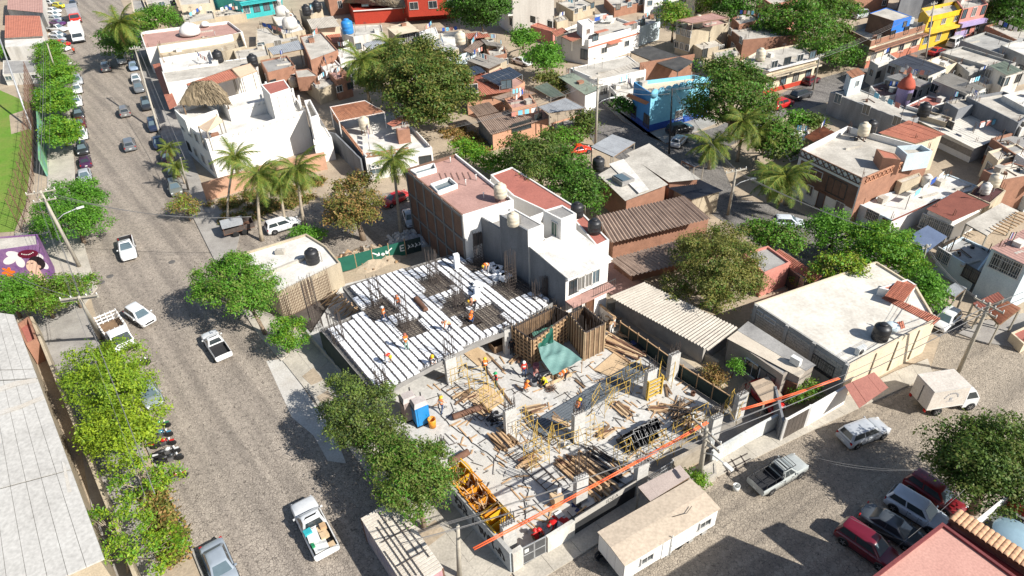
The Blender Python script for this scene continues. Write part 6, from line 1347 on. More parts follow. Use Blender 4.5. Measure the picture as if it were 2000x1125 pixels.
# timber pit beside the tan house
sheet('pit_floor',[(600,655),(620,645),(705,612),(668,562),(640,560),(560,612)],.02,mat('dark soil',(.12,.10,.085),(.07,.06,.05),.8))  # flat dark brown ground where the timbers lean
pt=tag(empty('timber_shoring',G(680,600,1.0)),'leaning timber shoring stacked in the pit beside the foam slab','timber');pc=G(680,600,1.0)
for k in range(22):
    u=k/21;a=G(655+45*u+random.uniform(-3,3),566+38*u,EZ-.1);b=G(628+52*u+random.uniform(-8,8),590+30*u+random.uniform(-5,5),.2+random.uniform(0,1.2));MB().bar(a-pc,b-pc,.12,.06).build('plank',WOOD if k%3 else WOODD,pt)
for k in range(8):u=k/7;a=G(650+50*u,570+36*u,EZ-.2-.25*(k%2));b=G(640+50*u,575+36*u,EZ-.9);MB().bar(a-pc,b-pc,.1).build('plank',WOOD,pt)
wm_=tag(empty('rebar_wall_mesh',G(600,615)),'upright rusty rebar mesh along the tan house wall','rebar mesh');oo=G(600,615)
A,B=G(556,625)-oo,G(650,578)-oo
for k in range(34):p=A.lerp(B,k/33);MB().bar(p,p+Vector((random.uniform(-.05,.05),0,2.9+random.uniform(-.2,.7))),.025).build('bar',RUST,wm_)
for k in range(9):z=Vector((0,0,.25+.3*k));MB().bar(A+z,B+z,.02).build('bar',RUST,wm_)
# netting, low wall and painted wall on the main street
wall('low concrete upstand under the dark netting by the street',[(601,656),(673,737),(790,872)],.75,CONC,.22,'low_wall')
nn=tag(empty('safety_netting',G(604,652)),'dark green safety netting hung from the slab edge beside pavement','netting');o=G(604,652)
A,B=ep[0],ep[7];w=MB();K=24
for k in range(K+1):
    t=A.lerp(B,k/K)-o;off=Vector((-math.sin(AZA),math.cos(AZA),0))*0;s=.06*math.sin(k*1.9);nrm=Vector((-v_.x,-v_.y,0))
    w.v+=[tuple(t+nrm*(.12+s)+Vector((0,0,EZ+.05-t.z-o.z+o.z-0 if False else 0))),tuple(Vector((t.x,t.y,.72))+nrm*(.16-s))]
for k in range(K):w.f.append([2*k,2*k+1,2*k+3,2*k+2]);w.mi.append(0);w.sm.append(True)
w.build('net',NET,nn)
PW=wall('grey painted site wall with black graffiti along the street',[(790,872),(878,976),(1000,1118)],2.15,mat('blue grey painted wall',(.40,.43,.44),(.30,.32,.33),.5),.2,'site_wall',cap=CONC)
a,c_=G(878,976),G(1000,1118);d=(c_-a).normalized();nr=Vector((d.y,-d.x,0));nr=nr if nr.x<0 else-nr
gf=plain('black spray paint',(.03,.03,.035),.8)
for k in range(10):
    x=1.1+.32*(k%5)+random.uniform(-.05,.05);zz=1.45-.55*(k//5)+.1*(k%2)
    q=MB();pts=[Vector((x+random.uniform(-.18,.18),0,zz+random.uniform(-.24,.24))) for _ in range(7)]
    for s,t in zip(pts,pts[1:]):q.bar(d*s.x+nr*.115+Vector((0,0,s.z)),d*t.x+nr*.115+Vector((0,0,t.z)),.10,.012,up=nr)
    q.build('graffiti_mark',gf,PW,a-Vector(PW.location))
for k in range(12):
    x=3.2+.3*k;q=MB();pts=[Vector((x+random.uniform(-.2,.2),0,.9+random.uniform(-.3,.6))) for _ in range(4)]
    for s,t in zip(pts,pts[1:]):q.bar(d*s.x+nr*.115+Vector((0,0,s.z)),d*t.x+nr*.115+Vector((0,0,t.z)),.14,.012,up=nr)
    q.build('graffiti_mark',gf,PW,a-Vector(PW.location))
# skips with timber offcuts
SKY_=plain('yellow skip paint',(.75,.42,.02),.5);SKO=plain('orange skip paint',(.70,.27,.02),.5)
sk=[(893,922,SKY_,'yellow skip of timber offcuts nearest the street tree'),(912,944,SKO,'orange skip behind the yellow one by the site wall'),(928,964,SKO,'orange skip piled with rusty scrap'),(946,986,SKO,'orange skip full of thin scrap wood'),(963,1004,SKY_,'bright yellow empty skip by the corner column'),(974,1017,SKY_,'second yellow skip beside the corner column')]
for k,(x,y,m,lab) in enumerate(sk):
    P=G(x,y,2.1);P.z=DZ;r=tag(empty('skip',P,AZA),lab,'skip','skips along the wall');L,Wd,Hh=1.25,1.5,1.75
    b=MB().box((0,0,.5),(L,Wd,.08))
    for s in(-1,1):b.box((0,s*Wd/2,.5+Hh/2-.25),(L,.06,Hh-.5)).box((s*L/2,0,.5+Hh/2-.25),(.06,Wd+.06,Hh-.5))
    b.box((0,0,.25),(L*.8,Wd*.8,.5));b.build('skip_body',m,r)
    for s in(-1,1):MB().box((0,s*(Wd/2+.03),Hh+.24),(L+.1,.08,.08)).build('rim',m,r)
    if k<4:
        for q in range(14):MB().bar((random.uniform(-.6,.6),random.uniform(-.7,.7),1.1),(random.uniform(-.8,.9),random.uniform(-.8,.9),random.uniform(1.8,2.3)),.06,.04).build('offcut',WOOD if q%3 else RUST,r)
# concrete columns with starter bars
cols=[(878,698,'column at the front edge of the foam slab'),(995,797,'column beside the log pile'),(1130,806,'column with a worker on its top'),(1272,722,'column with yellow formwork at its foot'),(1318,690,'tall column near the timber bench'),(1450,768,'column at the right edge behind the street wall'),(1400,812,'column beside the utility pole'),(1135,930,'column in front of the stacked beams'),(1254,905,'column below the black crates'),(992,1022,'corner column by the street gate'),(861,872,'low white column by the street trees'),(992,641,'column at the formwork core')]
for i,(x,y,lab) in enumerate(cols):
    zt=EZ+.05 if i!=10 else 2.5;P=G(x,y,zt);Q=Vector((P.x,P.y,DZ if i not in(8,9) else 0));r=tag(empty('concrete_column',Q),'pale concrete '+lab,'column','concrete columns')
    wx,wy=(.95,.42) if i not in(10,) else(.6,.4)
    c=MB().box((0,0,(zt-Q.z)/2),(wx,wy,zt-Q.z),AZB);c.build('shaft',DECK,r)
    for zz in(.33,.66):MB().box((0,0,(zt-Q.z)*zz),(wx+.006,wy+.006,.02),AZB).build('pour_joint',CONC,r)
    rebars(r,Q,P.x,P.y,zt-.2,zt+(1.1 if i not in(0,7) else 2.2),wx-.14,wy-.1,AZB,5,3,.016,.12,3)
# formwork core
def formbox(label,px,z,h,slat='h',m=WOOD,name='formwork_box'):
    P=[G(x,y,z) for x,y in px];c=sum(P,Vector())/len(P);c.z=DZ;r=tag(empty(name,c),label,'formwork');n=len(P)
    for i in range(n):
        a,b=P[i]-c,P[(i+1)%n]-c;a.z=b.z=0;L=(b-a).length
        d=(b-a).normalized();nr=Vector((d.y,-d.x,0));nr=nr if nr.dot((a+b)/2)>0 else-nr
        MB().bar(a+Vector((0,0,h/2)),b+Vector((0,0,h/2)),.04,h).build('form_panel',WOODD,r)
        if slat=='h':
            for k in range(7):z_=Vector((0,0,h*(k+.5)/7));MB().bar(a+z_+nr*.07,b+z_+nr*.07,.09,.11).build('waler',m,r)
        k=max(2,int(L/.45))
        for q in range(k+1):p=a.lerp(b,q/k)+nr*(.14 if slat=='h' else.07);MB().bar(p,p+Vector((0,0,h+.1)),.08,.09).build('stud',m,r)
        MB().bar(a+Vector((0,0,h+.05)),b+Vector((0,0,h+.05)),.1,.1).build('top_rail',STEEL,r)
        k=max(3,int(L/.22))
        for q in range(k):p=a.lerp(b,q/k)-nr*.2;MB().bar(p+Vector((0,0,.5)),p+Vector((random.uniform(-.06,.06),0,h+random.uniform(.5,1.3))),.028).build('bar',STEEL,r)
    return r
formbox('large square timber formwork core with rebar at the slab edge',[(1002,640),(1084,600),(1112,614),(1040,665)],3.1,2.8)
formbox('smaller timber slatted formwork shaft right of the core',[(1113,613),(1141,600),(1181,633),(1143,651)],3.3,3.0,'v',PLY)
fl=tag(empty('formwork_ladder',G(1140,695,DZ)),'low slatted timber panel leaning at the shaft foot','formwork');oo=G(1140,695,DZ);A,B=G(1137,697,DZ)-oo,G(1185,668,DZ)-oo
for k in range(11):p=A.lerp(B,k/10);MB().bar(p,p+Vector((0,0,.8)),.08).build('slat',PLY,fl)
for z in(.1,.75):MB().bar(A+Vector((0,0,z)),B+Vector((0,0,z)),.1).build('rail',PLY,fl)
for k,(x,y) in enumerate(((1055,590),(1072,582),(1090,576),(1105,590))):cage('dense starter rebar cage %s the formwork core'%('behind','at the back of','at the far corner of','right above')[k],x,y,EZ-.6,2.6,1.3,.5,6,.1,3)
# green tarpaulin
tp=tag(empty('tarpaulin',G(1060,690,DZ)),'green tarpaulin sagging over the workers beside the formwork core','tarpaulin');oo=G(1060,690,DZ)
def cloth(rows,m,name,sub=8):
    R=[[G(*p)-oo for p in r] for r in rows];w=MB();ny=(len(R)-1)*sub;nx=sub*2;vs_=[]
    for j in range(ny+1):
        k=min(len(R)-2,j//sub);t=j/sub-k
        for i in range(nx+1):
            u=i/nx;p=R[k][0].lerp(R[k][1],u).lerp(R[k+1][0].lerp(R[k+1][1],u),t);p.z+=-.22*math.sin(math.pi*u)*math.sin(math.pi*t)+.05*math.sin(j*1.3+i*.9)*(0<i<nx);vs_.append(p)
    w.add(vs_,[(j*(nx+1)+i,j*(nx+1)+i+1,(j+1)*(nx+1)+i+1,(j+1)*(nx+1)+i) for j in range(ny) for i in range(nx)],0,True);w.build(name,m,tp)
cloth([[(1039,650,3.1),(1080,635,3.2)],[(1052,680,2.2),(1081,668,2.6)]],GTARP,'upper_sheet');cloth([[(1052,680,2.2),(1081,664,2.6)],[(1058,702,2.0),(1112,682,2.1)],[(1080,733,1.6),(1137,702,1.8)]],GTARP2,'lower_sheet')
for q in((1080,733,1.6),(1137,702,1.8)):p=G(*q)-oo;MB().bar((p.x,p.y,0),p,.06).build('prop',WOOD,tp)
# scaffolds
def scaffold(label,px,py,az,w=1.5,d=1.1,h=2.0,z=DZ):
    P=G(px,py,z);r=tag(empty('scaffold_frame',P,math.radians(az)),label,'scaffold','yellow scaffolds')
    for y in(-d/2,d/2):
        f=MB()
        for x in(-w/2,w/2):f.bar((x,y,0),(x,y,h),.042,n=6)
        for zz in(h*.3,h*.65,h-.05):f.bar((-w/2,y,zz),(w/2,y,zz),.038,n=6)
        f.bar((-w/4,y,h*.3),(-w/4,y,h-.05),.04,n=5).bar((w/4,y,h*.3),(w/4,y,h-.05),.04,n=5);f.build('end_frame',YEL,r)
    for x in(-w/2,w/2):
        for s in(-1,1):MB().bar((x,-s*d/2,.2),(x,s*d/2,h*.85),.035,n=5).build('cross_brace',YEL,r)
    return r
for x,y,az,lab in((893,742,29,'yellow scaffold frame against the column at the foam slab edge'),(935,762,10,'yellow scaffold frame near the worker with green helmet'),(962,795,40,'yellow scaffold frame left of the log pile'),(1018,842,29,'yellow scaffold frame right of the log pile column'),(1060,872,75,'tall yellow scaffold frame amid the front deck'),(1048,905,29,'yellow scaffold frame left of the corner beams'),(1105,870,20,'yellow scaffold frame left of the column with the worker'),(1152,858,29,'yellow scaffold frame right of the column with the worker'),(1175,800,60,'yellow scaffold frame over the grey sheets'),(1205,775,29,'yellow scaffold frame behind the grey sheets'),(1242,750,29,'yellow scaffold frame left of the yellow formwork column'),(1300,745,70,'yellow scaffold frame against the tall column'),(1222,908,29,'yellow scaffold frame below the black crates'),(1290,890,29,'yellow scaffold frame at the deck edge under orange cover'),(1335,862,29,'yellow scaffold frame under the middle of the orange cover'),(1372,838,29,'yellow scaffold frame beside the utility pole column'),(1432,812,50,'yellow scaffold frame against the right edge column')):scaffold(lab,x,y,az)
yf=tag(empty('column_formwork',G(1277,775,DZ),AZB),'yellow timber column formwork standing beside the deck column','formwork')
for x in(-.7,.7):
    for y in(-.05,.1):MB().box((x,y,1.0),(.12,.08,2.0)).build('upright',YEL,yf)
for z in(.2,.6,1.0,1.4,1.8):MB().box((0,.02,z),(1.5,.1,.12)).build('rung',YEL,yf)
# loose material on deck
def pile(name,label,px,py,z,az,n,L,spread,m,w=.12,t=.06,hgt=.4,cat='timber',jit=.15):
    P=G(px,py,z);r=tag(empty(name,P,math.radians(az)),label,cat)
    for k in range(n):
        y=random.uniform(-spread,spread);zz=.04+hgt*random.random()*(1-abs(y)/spread*.6);a=random.uniform(-jit,jit);l=L*random.uniform(.7,1.1)
        MB().box((0,0,0),(l,w*random.uniform(.7,1.2),t)).build('piece',m[k%len(m)],r,(random.uniform(-.3,.3),y,zz),(random.uniform(-.05,.05),random.uniform(-.06,.06),a))
    return r
pile('log_pile','pile of round timber props beside the column',982,862,DZ,-52,22,1.7,.8,[WOOD,WOODD],.13,.12,.55)
pile('plank_fan','long fan of pale planks lying below the formwork shaft',1210,680,DZ,-40,22,4.2,.9,[WOOD,PLY,RUST],.2,.05,.3,jit=.22)
pile('beam_stack','stack of timber beams and dark pipes behind the corner column',1150,935,.1,-50,26,3.2,1.2,[WOOD,PLY,WOODD],.14,.12,.9,jit=.08)
pile('pipe_bundle','bundle of dark steel pipes beside the beam stack',1180,905,.25,-45,14,3.6,.7,[STEEL,BLACKP],.1,.1,.4,'pipes',.06)
pile('beam_stack','second timber stack right of the front column under the orange cover',1172,950,.1,-50,18,2.2,1.0,[WOOD,PLY],.14,.1,.7,jit=.08)
pile('plank_stack','short brown planks left of the front column',1112,912,DZ,-50,16,1.9,.7,[WOOD,WOODD,RUST],.14,.07,.3,jit=.1)
pile('scrap_pile','tangle of dark rods and timber beside the black crates',1330,810,DZ,25,40,2.4,1.1,[STEEL,WOODD,WOOD,BLACKP],.06,.05,.5,'scrap',.9)
pile('scrap_pile','loose dark scrap heap behind the log pile column',970,822,DZ,40,22,1.0,.7,[BLACKP,GREYW],.14,.1,.5,'scrap',1.2)
pile('rod_bundle','rusty rods in a heap beneath the tarpaulin edge',1075,762,DZ,20,26,.7,.25,[STEEL,RUST],.03,.03,.35,'rods',1.2)
pile('debris_heap','scattered timber and scrap at the deck edge behind the columns',1195,632,DZ,-40,18,1.0,.8,[WOOD,WOODD,PLY],.16,.05,.5,'timber',1.2)
pile('cloth_pile','navy sheet and buckets among the planks',1245,675,DZ,-30,12,.9,.5,[plain('navy cloth',(.02,.035,.12),.9),BLACKP,PLY],.5,.12,.3,'cloth',1.0)
pile('rag_pile','coloured bags and tools in a heap inside the front wall',1132,1000,.02,29,22,.5,.9,[plain('green bag',(.02,.25,.10),.8),PLATE,plain('navy cloth',(.02,.035,.12),.9),WOOD,BLACKP],.35,.2,.4,'bags',1.2)
pile('bag_heap','red and white bags behind the front wall near the gate',1092,1022,.02,29,14,.6,.6,[plain('red bag',(.5,.02,.02),.8),PLATE,plain('blue bag',(.05,.15,.45),.8),WHITED],.45,.3,.4,'bags',1.2)
gs=tag(empty('sheet_stack',G(1150,775,DZ)),'long grey corrugated decking sheets laid across the deck','metal sheets');oo=G(1150,775,DZ)
Q=[G(1030,830,DZ+.14),G(1240,706,DZ+.14),G(1268,726,DZ+.14),G(1064,852,DZ+.14)]
for k in range(7):
    u0,u1=k/7+.01,(k+1)/7-.01;P=[Q[0].lerp(Q[3],u0),Q[1].lerp(Q[2],u0),Q[1].lerp(Q[2],u1),Q[0].lerp(Q[3],u1)];w=MB();w.add([p-oo for p in P]+[p-oo-Vector((0,0,.06)) for p in P],[(3,2,1,0),(0,1,5,4),(1,2,6,5),(2,3,7,6),(3,0,4,7)])
    for s in(.3,.7):w.bar(P[0].lerp(P[3],s)-oo+Vector((0,0,.03)),P[1].lerp(P[2],s)-oo+Vector((0,0,.03)),.07,.06)
    w.build('sheet',mat('blue grey decking',(.20,.225,.245),(.14,.155,.17),.8,.5,metal=.3),gs)
for k,(q,lab) in enumerate(([[(1160,722),(1200,688),(1235,712),(1190,735)],'pale plywood sheet lying below the plank fan'],[[(912,778),(950,748),(985,782),(950,806)],'pale plywood sheets on the deck by the green helmet worker'],[[(905,690),(930,676),(965,700),(935,716)],'plywood panel at the foam slab edge'])):
    P=[G(x,y,DZ+.06) for x,y in q];c=sum(P,Vector())/4;tag(MB().prism([(p.x-c.x,p.y-c.y) for p in P],-.03,.03).build('plywood_sheet',PLY,None,c),lab,'plywood')
for k,(a,b,lab) in enumerate((((1190,735),(1222,690),'single plank crossing the plywood sheet'),((1030,815),(1080,850),'single dark plank beside the grey sheets'),((1124,742),(1142,757),'short dark plank on the bare deck'),((1300,752),(1304,775),'short plank standing near the tall column'),((1300,750),(1312,770),'crossed dark plank near the tall column'),((935,700),(1000,790),'long dark plank edge between the ladders'),((950,690),(985,725),'dark plank near the yellow helmet worker'))):
    A,B=G(*a,DZ+.08),G(*b,DZ+.08);tag(MB().bar((0,0,0),B-A,.16,.07).build('plank',WOODD if k else PLY,None,A),lab,'plank')
def ladder(label,q,n,m=STEEL):
    P=[G(x,y,DZ+.08) for x,y in q];c=P[0];r=tag(empty('rebar_ladder',c),label,'rebar ladder','rebar ladders on the deck')
    for a,b in((0,1),(3,2)):MB().bar(P[a]-c,P[b]-c,.05).build('rail',m,r)
    for k in range(n+1):MB().bar(P[0].lerp(P[1],k/n)-c,P[3].lerp(P[2],k/n)-c,.04).build('rung',m,r)
ladder('rebar ladder strip laid from the foam slab edge toward the log pile',[(862,760),(940,822),(962,806),(885,745)],9);ladder('rebar ladder strip on the front deck below the scaffolds',[(985,880),(1075,965),(1098,948),(1010,866)],10);ladder('short rebar ladder strip near the corner beams',[(1030,830),(1080,870),(1092,862),(1042,822)],6)
# hoses, cement stains, scattered offcuts
for k,(pts,lab) in enumerate(([[(855,770),(862,815),(905,850),(950,885),(1000,920)],'thin black hose snaking along the left of the deck'],[[(1020,930),(1030,960),(1022,1000),(1040,1030)],'thin hose curling near the front of the deck'],[[(1060,850),(1110,858),(1150,880),(1200,900)],'hose lying between the scaffolds and black moulds'],[[(770,752),(800,745),(840,715),(870,700)],'cable along the front edge of the foam slab'],[[(1250,800),(1300,790),(1350,800),(1390,790)],'hose along the right end of the deck'])):
    P=[G(x,y,DZ+.04) for x,y in pts];q=[]
    for a,b in zip(P,P[1:]):q+=[a.lerp(b,t/5)-P[0]+Vector((.12*math.sin(t*1.7+k),.12*math.cos(t*2.1),0)) for t in range(5)]
    tag(MB().tube(q,.03,5).build('hose',BLACKP,None,P[0]),lab,'hose')
for q in([(930,880),(980,900),(1000,950),(950,960),(915,915)],[(1080,760),(1130,750),(1150,785),(1100,800)],[(1250,790),(1310,770),(1340,800),(1280,815)],[(820,830),(860,850),(850,880),(815,860)],[(1020,770),(1060,780),(1050,810),(1010,800)]):sheet('cement_stain',q,DZ+.004+.002*(q[0][0]%3),mat('cement stain',(.46,.44,.40),(.60,.565,.50),.9,.9,amt=.9))
for lab,m,n,ln in(('scattered timber offcuts across the concrete deck',WOOD,200,.7),('scattered dark rods and steel bits across the concrete deck',STEEL,200,.9),('scattered grey rubble crumbs across the concrete deck',CONC,260,.16)):
    w=MB();k=0
    while k<n:
        x,y=random.uniform(840,1400),random.uniform(690,1050);p=G(x,y,DZ)
        if not inpoly(p,dk) or inpoly(G(x,y,EZ),ep):continue
        a=random.choice([AZA,AZB,random.uniform(0,3)])+random.uniform(-.2,.2);l=ln*random.uniform(.4,1.6);d=Vector((math.cos(a),math.sin(a),0))*l/2;w.bar(p-d+Vector((0,0,.03)),p+d+Vector((0,0,random.uniform(.03,.09))),.1 if m==WOOD else(.035 if m==STEEL else.14),.04);k+=1
    tag(w.build('deck_debris',m),lab,'debris',kind='stuff')
for i,(x,y,az,lab) in enumerate(((905,775,40,'dark plank pile by the plywood near the ladder strip'),(940,800,-50,'timber props left of the scaffold by the log pile'),(1045,800,29,'short boards stacked on the open deck'),(1090,825,-40,'boards under the column with the worker'),(1180,845,29,'timber bundle left of the black moulds'),(1215,800,-45,'timber bundle behind the black moulds'),(1290,800,10,'brown boards by the yellow column formwork'),(1350,830,29,'boards at the deck edge by the scrap tangle'),(1010,700,60,'boards beside the formwork core'),(1030,900,29,'boards among the front scaffolds'),(1225,655,-40,'boards beside the deck fence'))):pile('board_pile',lab,x,y,DZ,az,10,1.6,.45,[WOOD,WOODD,PLY,RUST],.14,.06,.25,jit=.35)
# black plastic crates
bc=MB();
for s in(-1,1):bc.box((0,s*.3,.2),(.62,.04,.4)).box((s*.3,0,.2),(.04,.56,.4))
bc.box((0,0,.02),(.6,.6,.04));bcm=bc.mesh('crate',BLACKP)
k=0
for rr,(x0,y0,n,az,z) in enumerate(((1212,862,8,29,DZ),(1228,876,6,29,DZ),(1222,862,7,29,DZ+.45),(1240,846,5,29,DZ+.4))):
    P=G(x0,y0,z);d=Vector((math.cos(math.radians(az)),math.sin(math.radians(az)),0))
    for i in range(n):
        p=P+d*(.44*i);o=inst('waffle_mould',bcm,None,p,(random.uniform(.5,.8),random.uniform(-.1,.1),math.radians(az)+random.uniform(-.15,.15)),(1,1,1.3));tag(o,'black plastic mould in the tilted stack on the deck','mould','stacked black moulds');k+=1
# drums and buckets
for x,y,r,h,m,lab,z in((845,833,.32,.85,SKO,'orange drum beside the blue toilet',DZ),(1043,752,.3,.5,GREYW,'grey bucket by the crouching workers',DZ),(1052,745,.3,.6,GREYW,'second grey bucket by the crouching workers',DZ),(1353,772,.2,.35,RUST,'small rusty can on the bare deck',DZ),(1047,722,.28,.6,plain('pink bucket',(.55,.2,.22),.5),'pink bucket behind the crouching workers',DZ),(1107,875,.22,.45,PLATE,'white bucket between the scaffolds',DZ),(1437,957,.25,.5,PLATE,'pale bucket on the street by the silver pickup',0)):
    d=tag(empty('bucket',G(x,y,z)),lab,'bucket');MB().lathe([(r*.85,0),(r,h),(r*.9,h),(r*.78,.04),(.02,.04)],14).build('bucket_wall',m,d);MB().tube([(r,0,h),(0,0,h+.12),(-r,0,h)],.012,5).build('handle',STEEL,d)
bx=tag(empty('mixing_box',G(972,680,DZ),AZB),'open dark timber mixing box behind the foam slab','box')
for s in(-1,1):MB().box((0,s*.5,.35),(1.2,.06,.7)).build('side',WOODD,bx);MB().box((s*.6,0,.35),(.06,1.0,.7)).build('side',WOODD,bx)
MB().box((0,0,.03),(1.2,1,.05)).build('floor',WOODD,bx)
bn=tag(empty('work_bench',G(1087,742,DZ),AZB),'low pale timber trough beside the bending worker','bench')
for s in(-1,1):MB().box((0,s*.35,.3),(2.6,.06,.3)).build('side',PLY,bn)
for s in(-1,0,1):MB().box((s*1.2,0,.2),(.08,.7,.4)).build('leg',WOOD,bn)
cr=tag(empty('wooden_crate',G(1087,983,DZ),AZB),'pale wooden crate with a person on it','crate')
for s in(-1,1):MB().box((0,s*.3,.45),(.7,.04,.9)).build('side',PLY,cr);MB().box((s*.35,0,.45),(.04,.6,.9)).build('side',PLY,cr)
MB().box((0,0,.92),(.74,.66,.05)).build('lid',PLY,cr)
# portable toilets
def toilet(label,px,py,az,m):
    P=G(px,py,DZ);r=tag(empty('portable_toilet',P,math.radians(az)),label,'portable toilet','portable toilets')
    MB().box((0,0,1.05),(1.1,1.1,2.0)).build('cabin',m,r);MB().box((0,0,.06),(1.2,1.2,.12)).build('base',TRIM,r)
    MB().add([(-.6,-.6,2.05),(.6,-.6,2.05),(.6,.6,2.05),(-.6,.6,2.05),(-.45,-.35,2.3),(.45,-.35,2.3),(.45,.35,2.3),(-.45,.35,2.3)],[(3,2,1,0),(4,5,6,7),(0,1,5,4),(1,2,6,5),(2,3,7,6),(3,0,4,7)]).build('roof',mat('toilet roof',(.52,.46,.43)),r)
    MB().box((0,-.565,1.05),(.8,.04,1.8)).box((.3,-.6,1.05),(.08,.04,.2)).build('door',m,r);MB().tube([(.35,.35,2.2),(.35,.35,2.6)],.06,8).build('vent_pipe',TRIM,r)
    for s in(-1,1):MB().box((s*.56,0,1.7),(.03,.7,.15)).build('vent_slot',TRIM,r)
toilet('blue portable toilet on the deck',823,822,29,plain('toilet blue',(.02,.24,.55),.4));toilet('grey and red portable toilet left of the blue one',802,812,29,mat('toilet grey',(.36,.30,.27),(.3,.2,.17)))
# green hoarding with arrows behind the site
A,B=G(665,535),G(825,492);hd_=tag(empty('green_hoarding',A),'green tarpaulin hoarding with white arrows and letter behind the site','hoarding')
for k in range(5):
    a,b=A.lerp(B,k/5)-A,A.lerp(B,(k+.97)/5)-A;MB().bar(a+Vector((0,0,1.05)),b+Vector((0,0,1.05)),.05,1.7).build('panel',GTARP if k<4 else NET,hd_);MB().bar(a,a+Vector((0,0,2.15)),.08).build('post',WOOD,hd_)
d=(B-A).normalized();nr=Vector((d.y,-d.x,0));nr=nr if nr.y<0 else-nr;wp=plain('white print',(.8,.82,.78),.8)
def stroke(parent,segs,base,w=.13,m=None,nm='lettering'):
    q=MB()
    for a,b in segs:q.bar(base+d*a[0]+nr*.045+Vector((0,0,a[1])),base+d*b[0]+nr*.045+Vector((0,0,b[1])),.02,w,up=Vector((0,0,1)) if abs(b[1]-a[1])<.01 else d)
    q.build(nm,m or wp,parent)
stroke(hd_,[((0,.8),(0,1.5)),((0,.82),(.4,.82)),((0,1.15),(.35,1.15)),((0,1.48),(.4,1.48))],d*6.6)
stroke(hd_,[((0,1.0),(.7,1.5)),((0,1.0),(.05,1.35)),((0,1.0),(.35,1.02))],d*5.0,.12,nm='arrow');stroke(hd_,[((-.7,1.5),(0,1.0)),((0,1.0),(-.05,1.35)),((0,1.0),(-.35,1.02))],d*4.3,.12,nm='arrow')
MB().lathe([(.02,-.01),(.2,-.01),(.2,.01),(.02,.01)],14).build('dot',wp,hd_,d*4.65+nr*.05+Vector((0,0,1.0)),(math.pi/2,0,math.atan2(d.y,d.x)))
for k in range(5):stroke(hd_,[((0,.85+.1*(k%2)),(.25,1.2)),((.25,.95),(.05,1.35))],d*(7.4+.4*k),.08)
def rubble(label,px,py,r,h,n,ms,smin=.1,smax=.4,name='rubble_heap'):
    P=G(px,py);rt=tag(empty(name,P),label,'rubble');w=MB();vs_=[];N=22
    for j in range(7):
        for i in range(N):a=2*math.pi*i/N;q=r*(1-j/6)*(1+.2*math.sin(3*a+px));vs_.append((q*math.cos(a)+random.uniform(-.1,.1),q*math.sin(a)*.8+random.uniform(-.1,.1),h*(math.sin(j/6*1.57))**1.3+random.uniform(-.06,.06)*j))
    w.add(vs_,[(j*N+i,j*N+(i+1)%N,(j+1)*N+(i+1)%N,(j+1)*N+i) for j in range(6) for i in range(N)]);w.build('heap',ms[0],rt)
    for k in range(n):
        a=random.uniform(0,6.28);q=r*math.sqrt(random.random());s=random.uniform(smin,smax)
        MB().box((0,0,0),(s,s*random.uniform(.5,1),s*random.uniform(.4,.9))).build('stone',random.choice(ms[1:]),rt,(q*math.cos(a),q*math.sin(a)*.8,max(.05,h*(1-q/r))+.05),(random.uniform(0,3),random.uniform(0,3),random.uniform(0,3)))
rubble('sandy earth heap with boards behind the green hoarding',730,505,3.0,1.3,30,[EARTH,WOOD,ROOFC,WOODD],.15,.6);rubble('brick and timber rubble left of the sandy heap',690,508,2.2,.7,45,[EARTH,WHITED,WOOD,WOODD,BRICK],.15,.6);rubble('white stone rubble beside the brick house wall',800,470,2.6,.7,50,[mat('grey dust',(.42,.42,.42),(.3,.3,.3)),WHITED,ROOFW,CONC],.2,.6)
# green mesh and timber barrier along the right of the deck
nn=tag(empty('site_fence',G(1330,740)),'dark green mesh fence on timber posts along the right of the deck','fence');oo=G(1330,740)
L=[G(x,y)-oo for x,y in((1210,655),(1262,692),(1330,742),(1420,800))]
for a,b in zip(L,L[1:]):
    MB().bar(a+Vector((0,0,.75)),b+Vector((0,0,.75)),.03,1.4).build('mesh_panel',NET,nn);MB().bar(a+Vector((0,0,1.5)),b+Vector((0,0,1.5)),.08).build('rail',WOOD,nn)
    for k in range(3):p=a.lerp(b,k/3);MB().bar(p,p+Vector((0,0,1.7)),.09).build('post',WOOD,nn)
wall('pale concrete kerb wall between side path and site',[(1185,606),(1215,600),(1290,650),(1400,722)],.9,TAN,.3,'low_wall');wall('white timber-capped upstand at the shaft edge',[(1150,598),(1200,640),(1190,655)],1.2,WHITE,.15,'low_wall',cap=WOOD)
# street front: gate, walls, sign
gt=tag(empty('site_gate',G(1022,1103)),'dark mesh double gate with white notice at the site corner','gate');oo=G(1022,1103);A,B=Vector((0,0,0)),G(1066,1080)-oo
for k in range(2):
    a,b=A.lerp(B,k/2+.01),A.lerp(B,(k+1)/2-.01);MB().bar(a+Vector((0,0,.95)),b+Vector((0,0,.95)),.03,1.7).build('gate_mesh',mat('gate mesh',(.10,.10,.10),(.06,.06,.06)),gt)
    for z in(.1,.95,1.8):MB().bar(a+Vector((0,0,z)),b+Vector((0,0,z)),.06).build('gate_rail',MET,gt)
    for p in(a,b):MB().bar(p,p+Vector((0,0,1.85)),.06).build('gate_stile',MET,gt)
d=(B-A).normalized();nr=Vector((d.y,-d.x,0));MB().box((0,0,0),(.3,.02,.35),math.atan2(d.y,d.x)).build('notice',PLATE,gt,A.lerp(B,.15)+nr*.05+Vector((0,0,1.4)))
wall('white gate pier at the street corner of the site',[(1001,1117),(1020,1105)],2.1,WHITED,.3,'gate_pier');wall('white peeling wall between gate and hoarding',[(1068,1079),(1120,1046)],1.7,WHITED,.25,'street_wall')
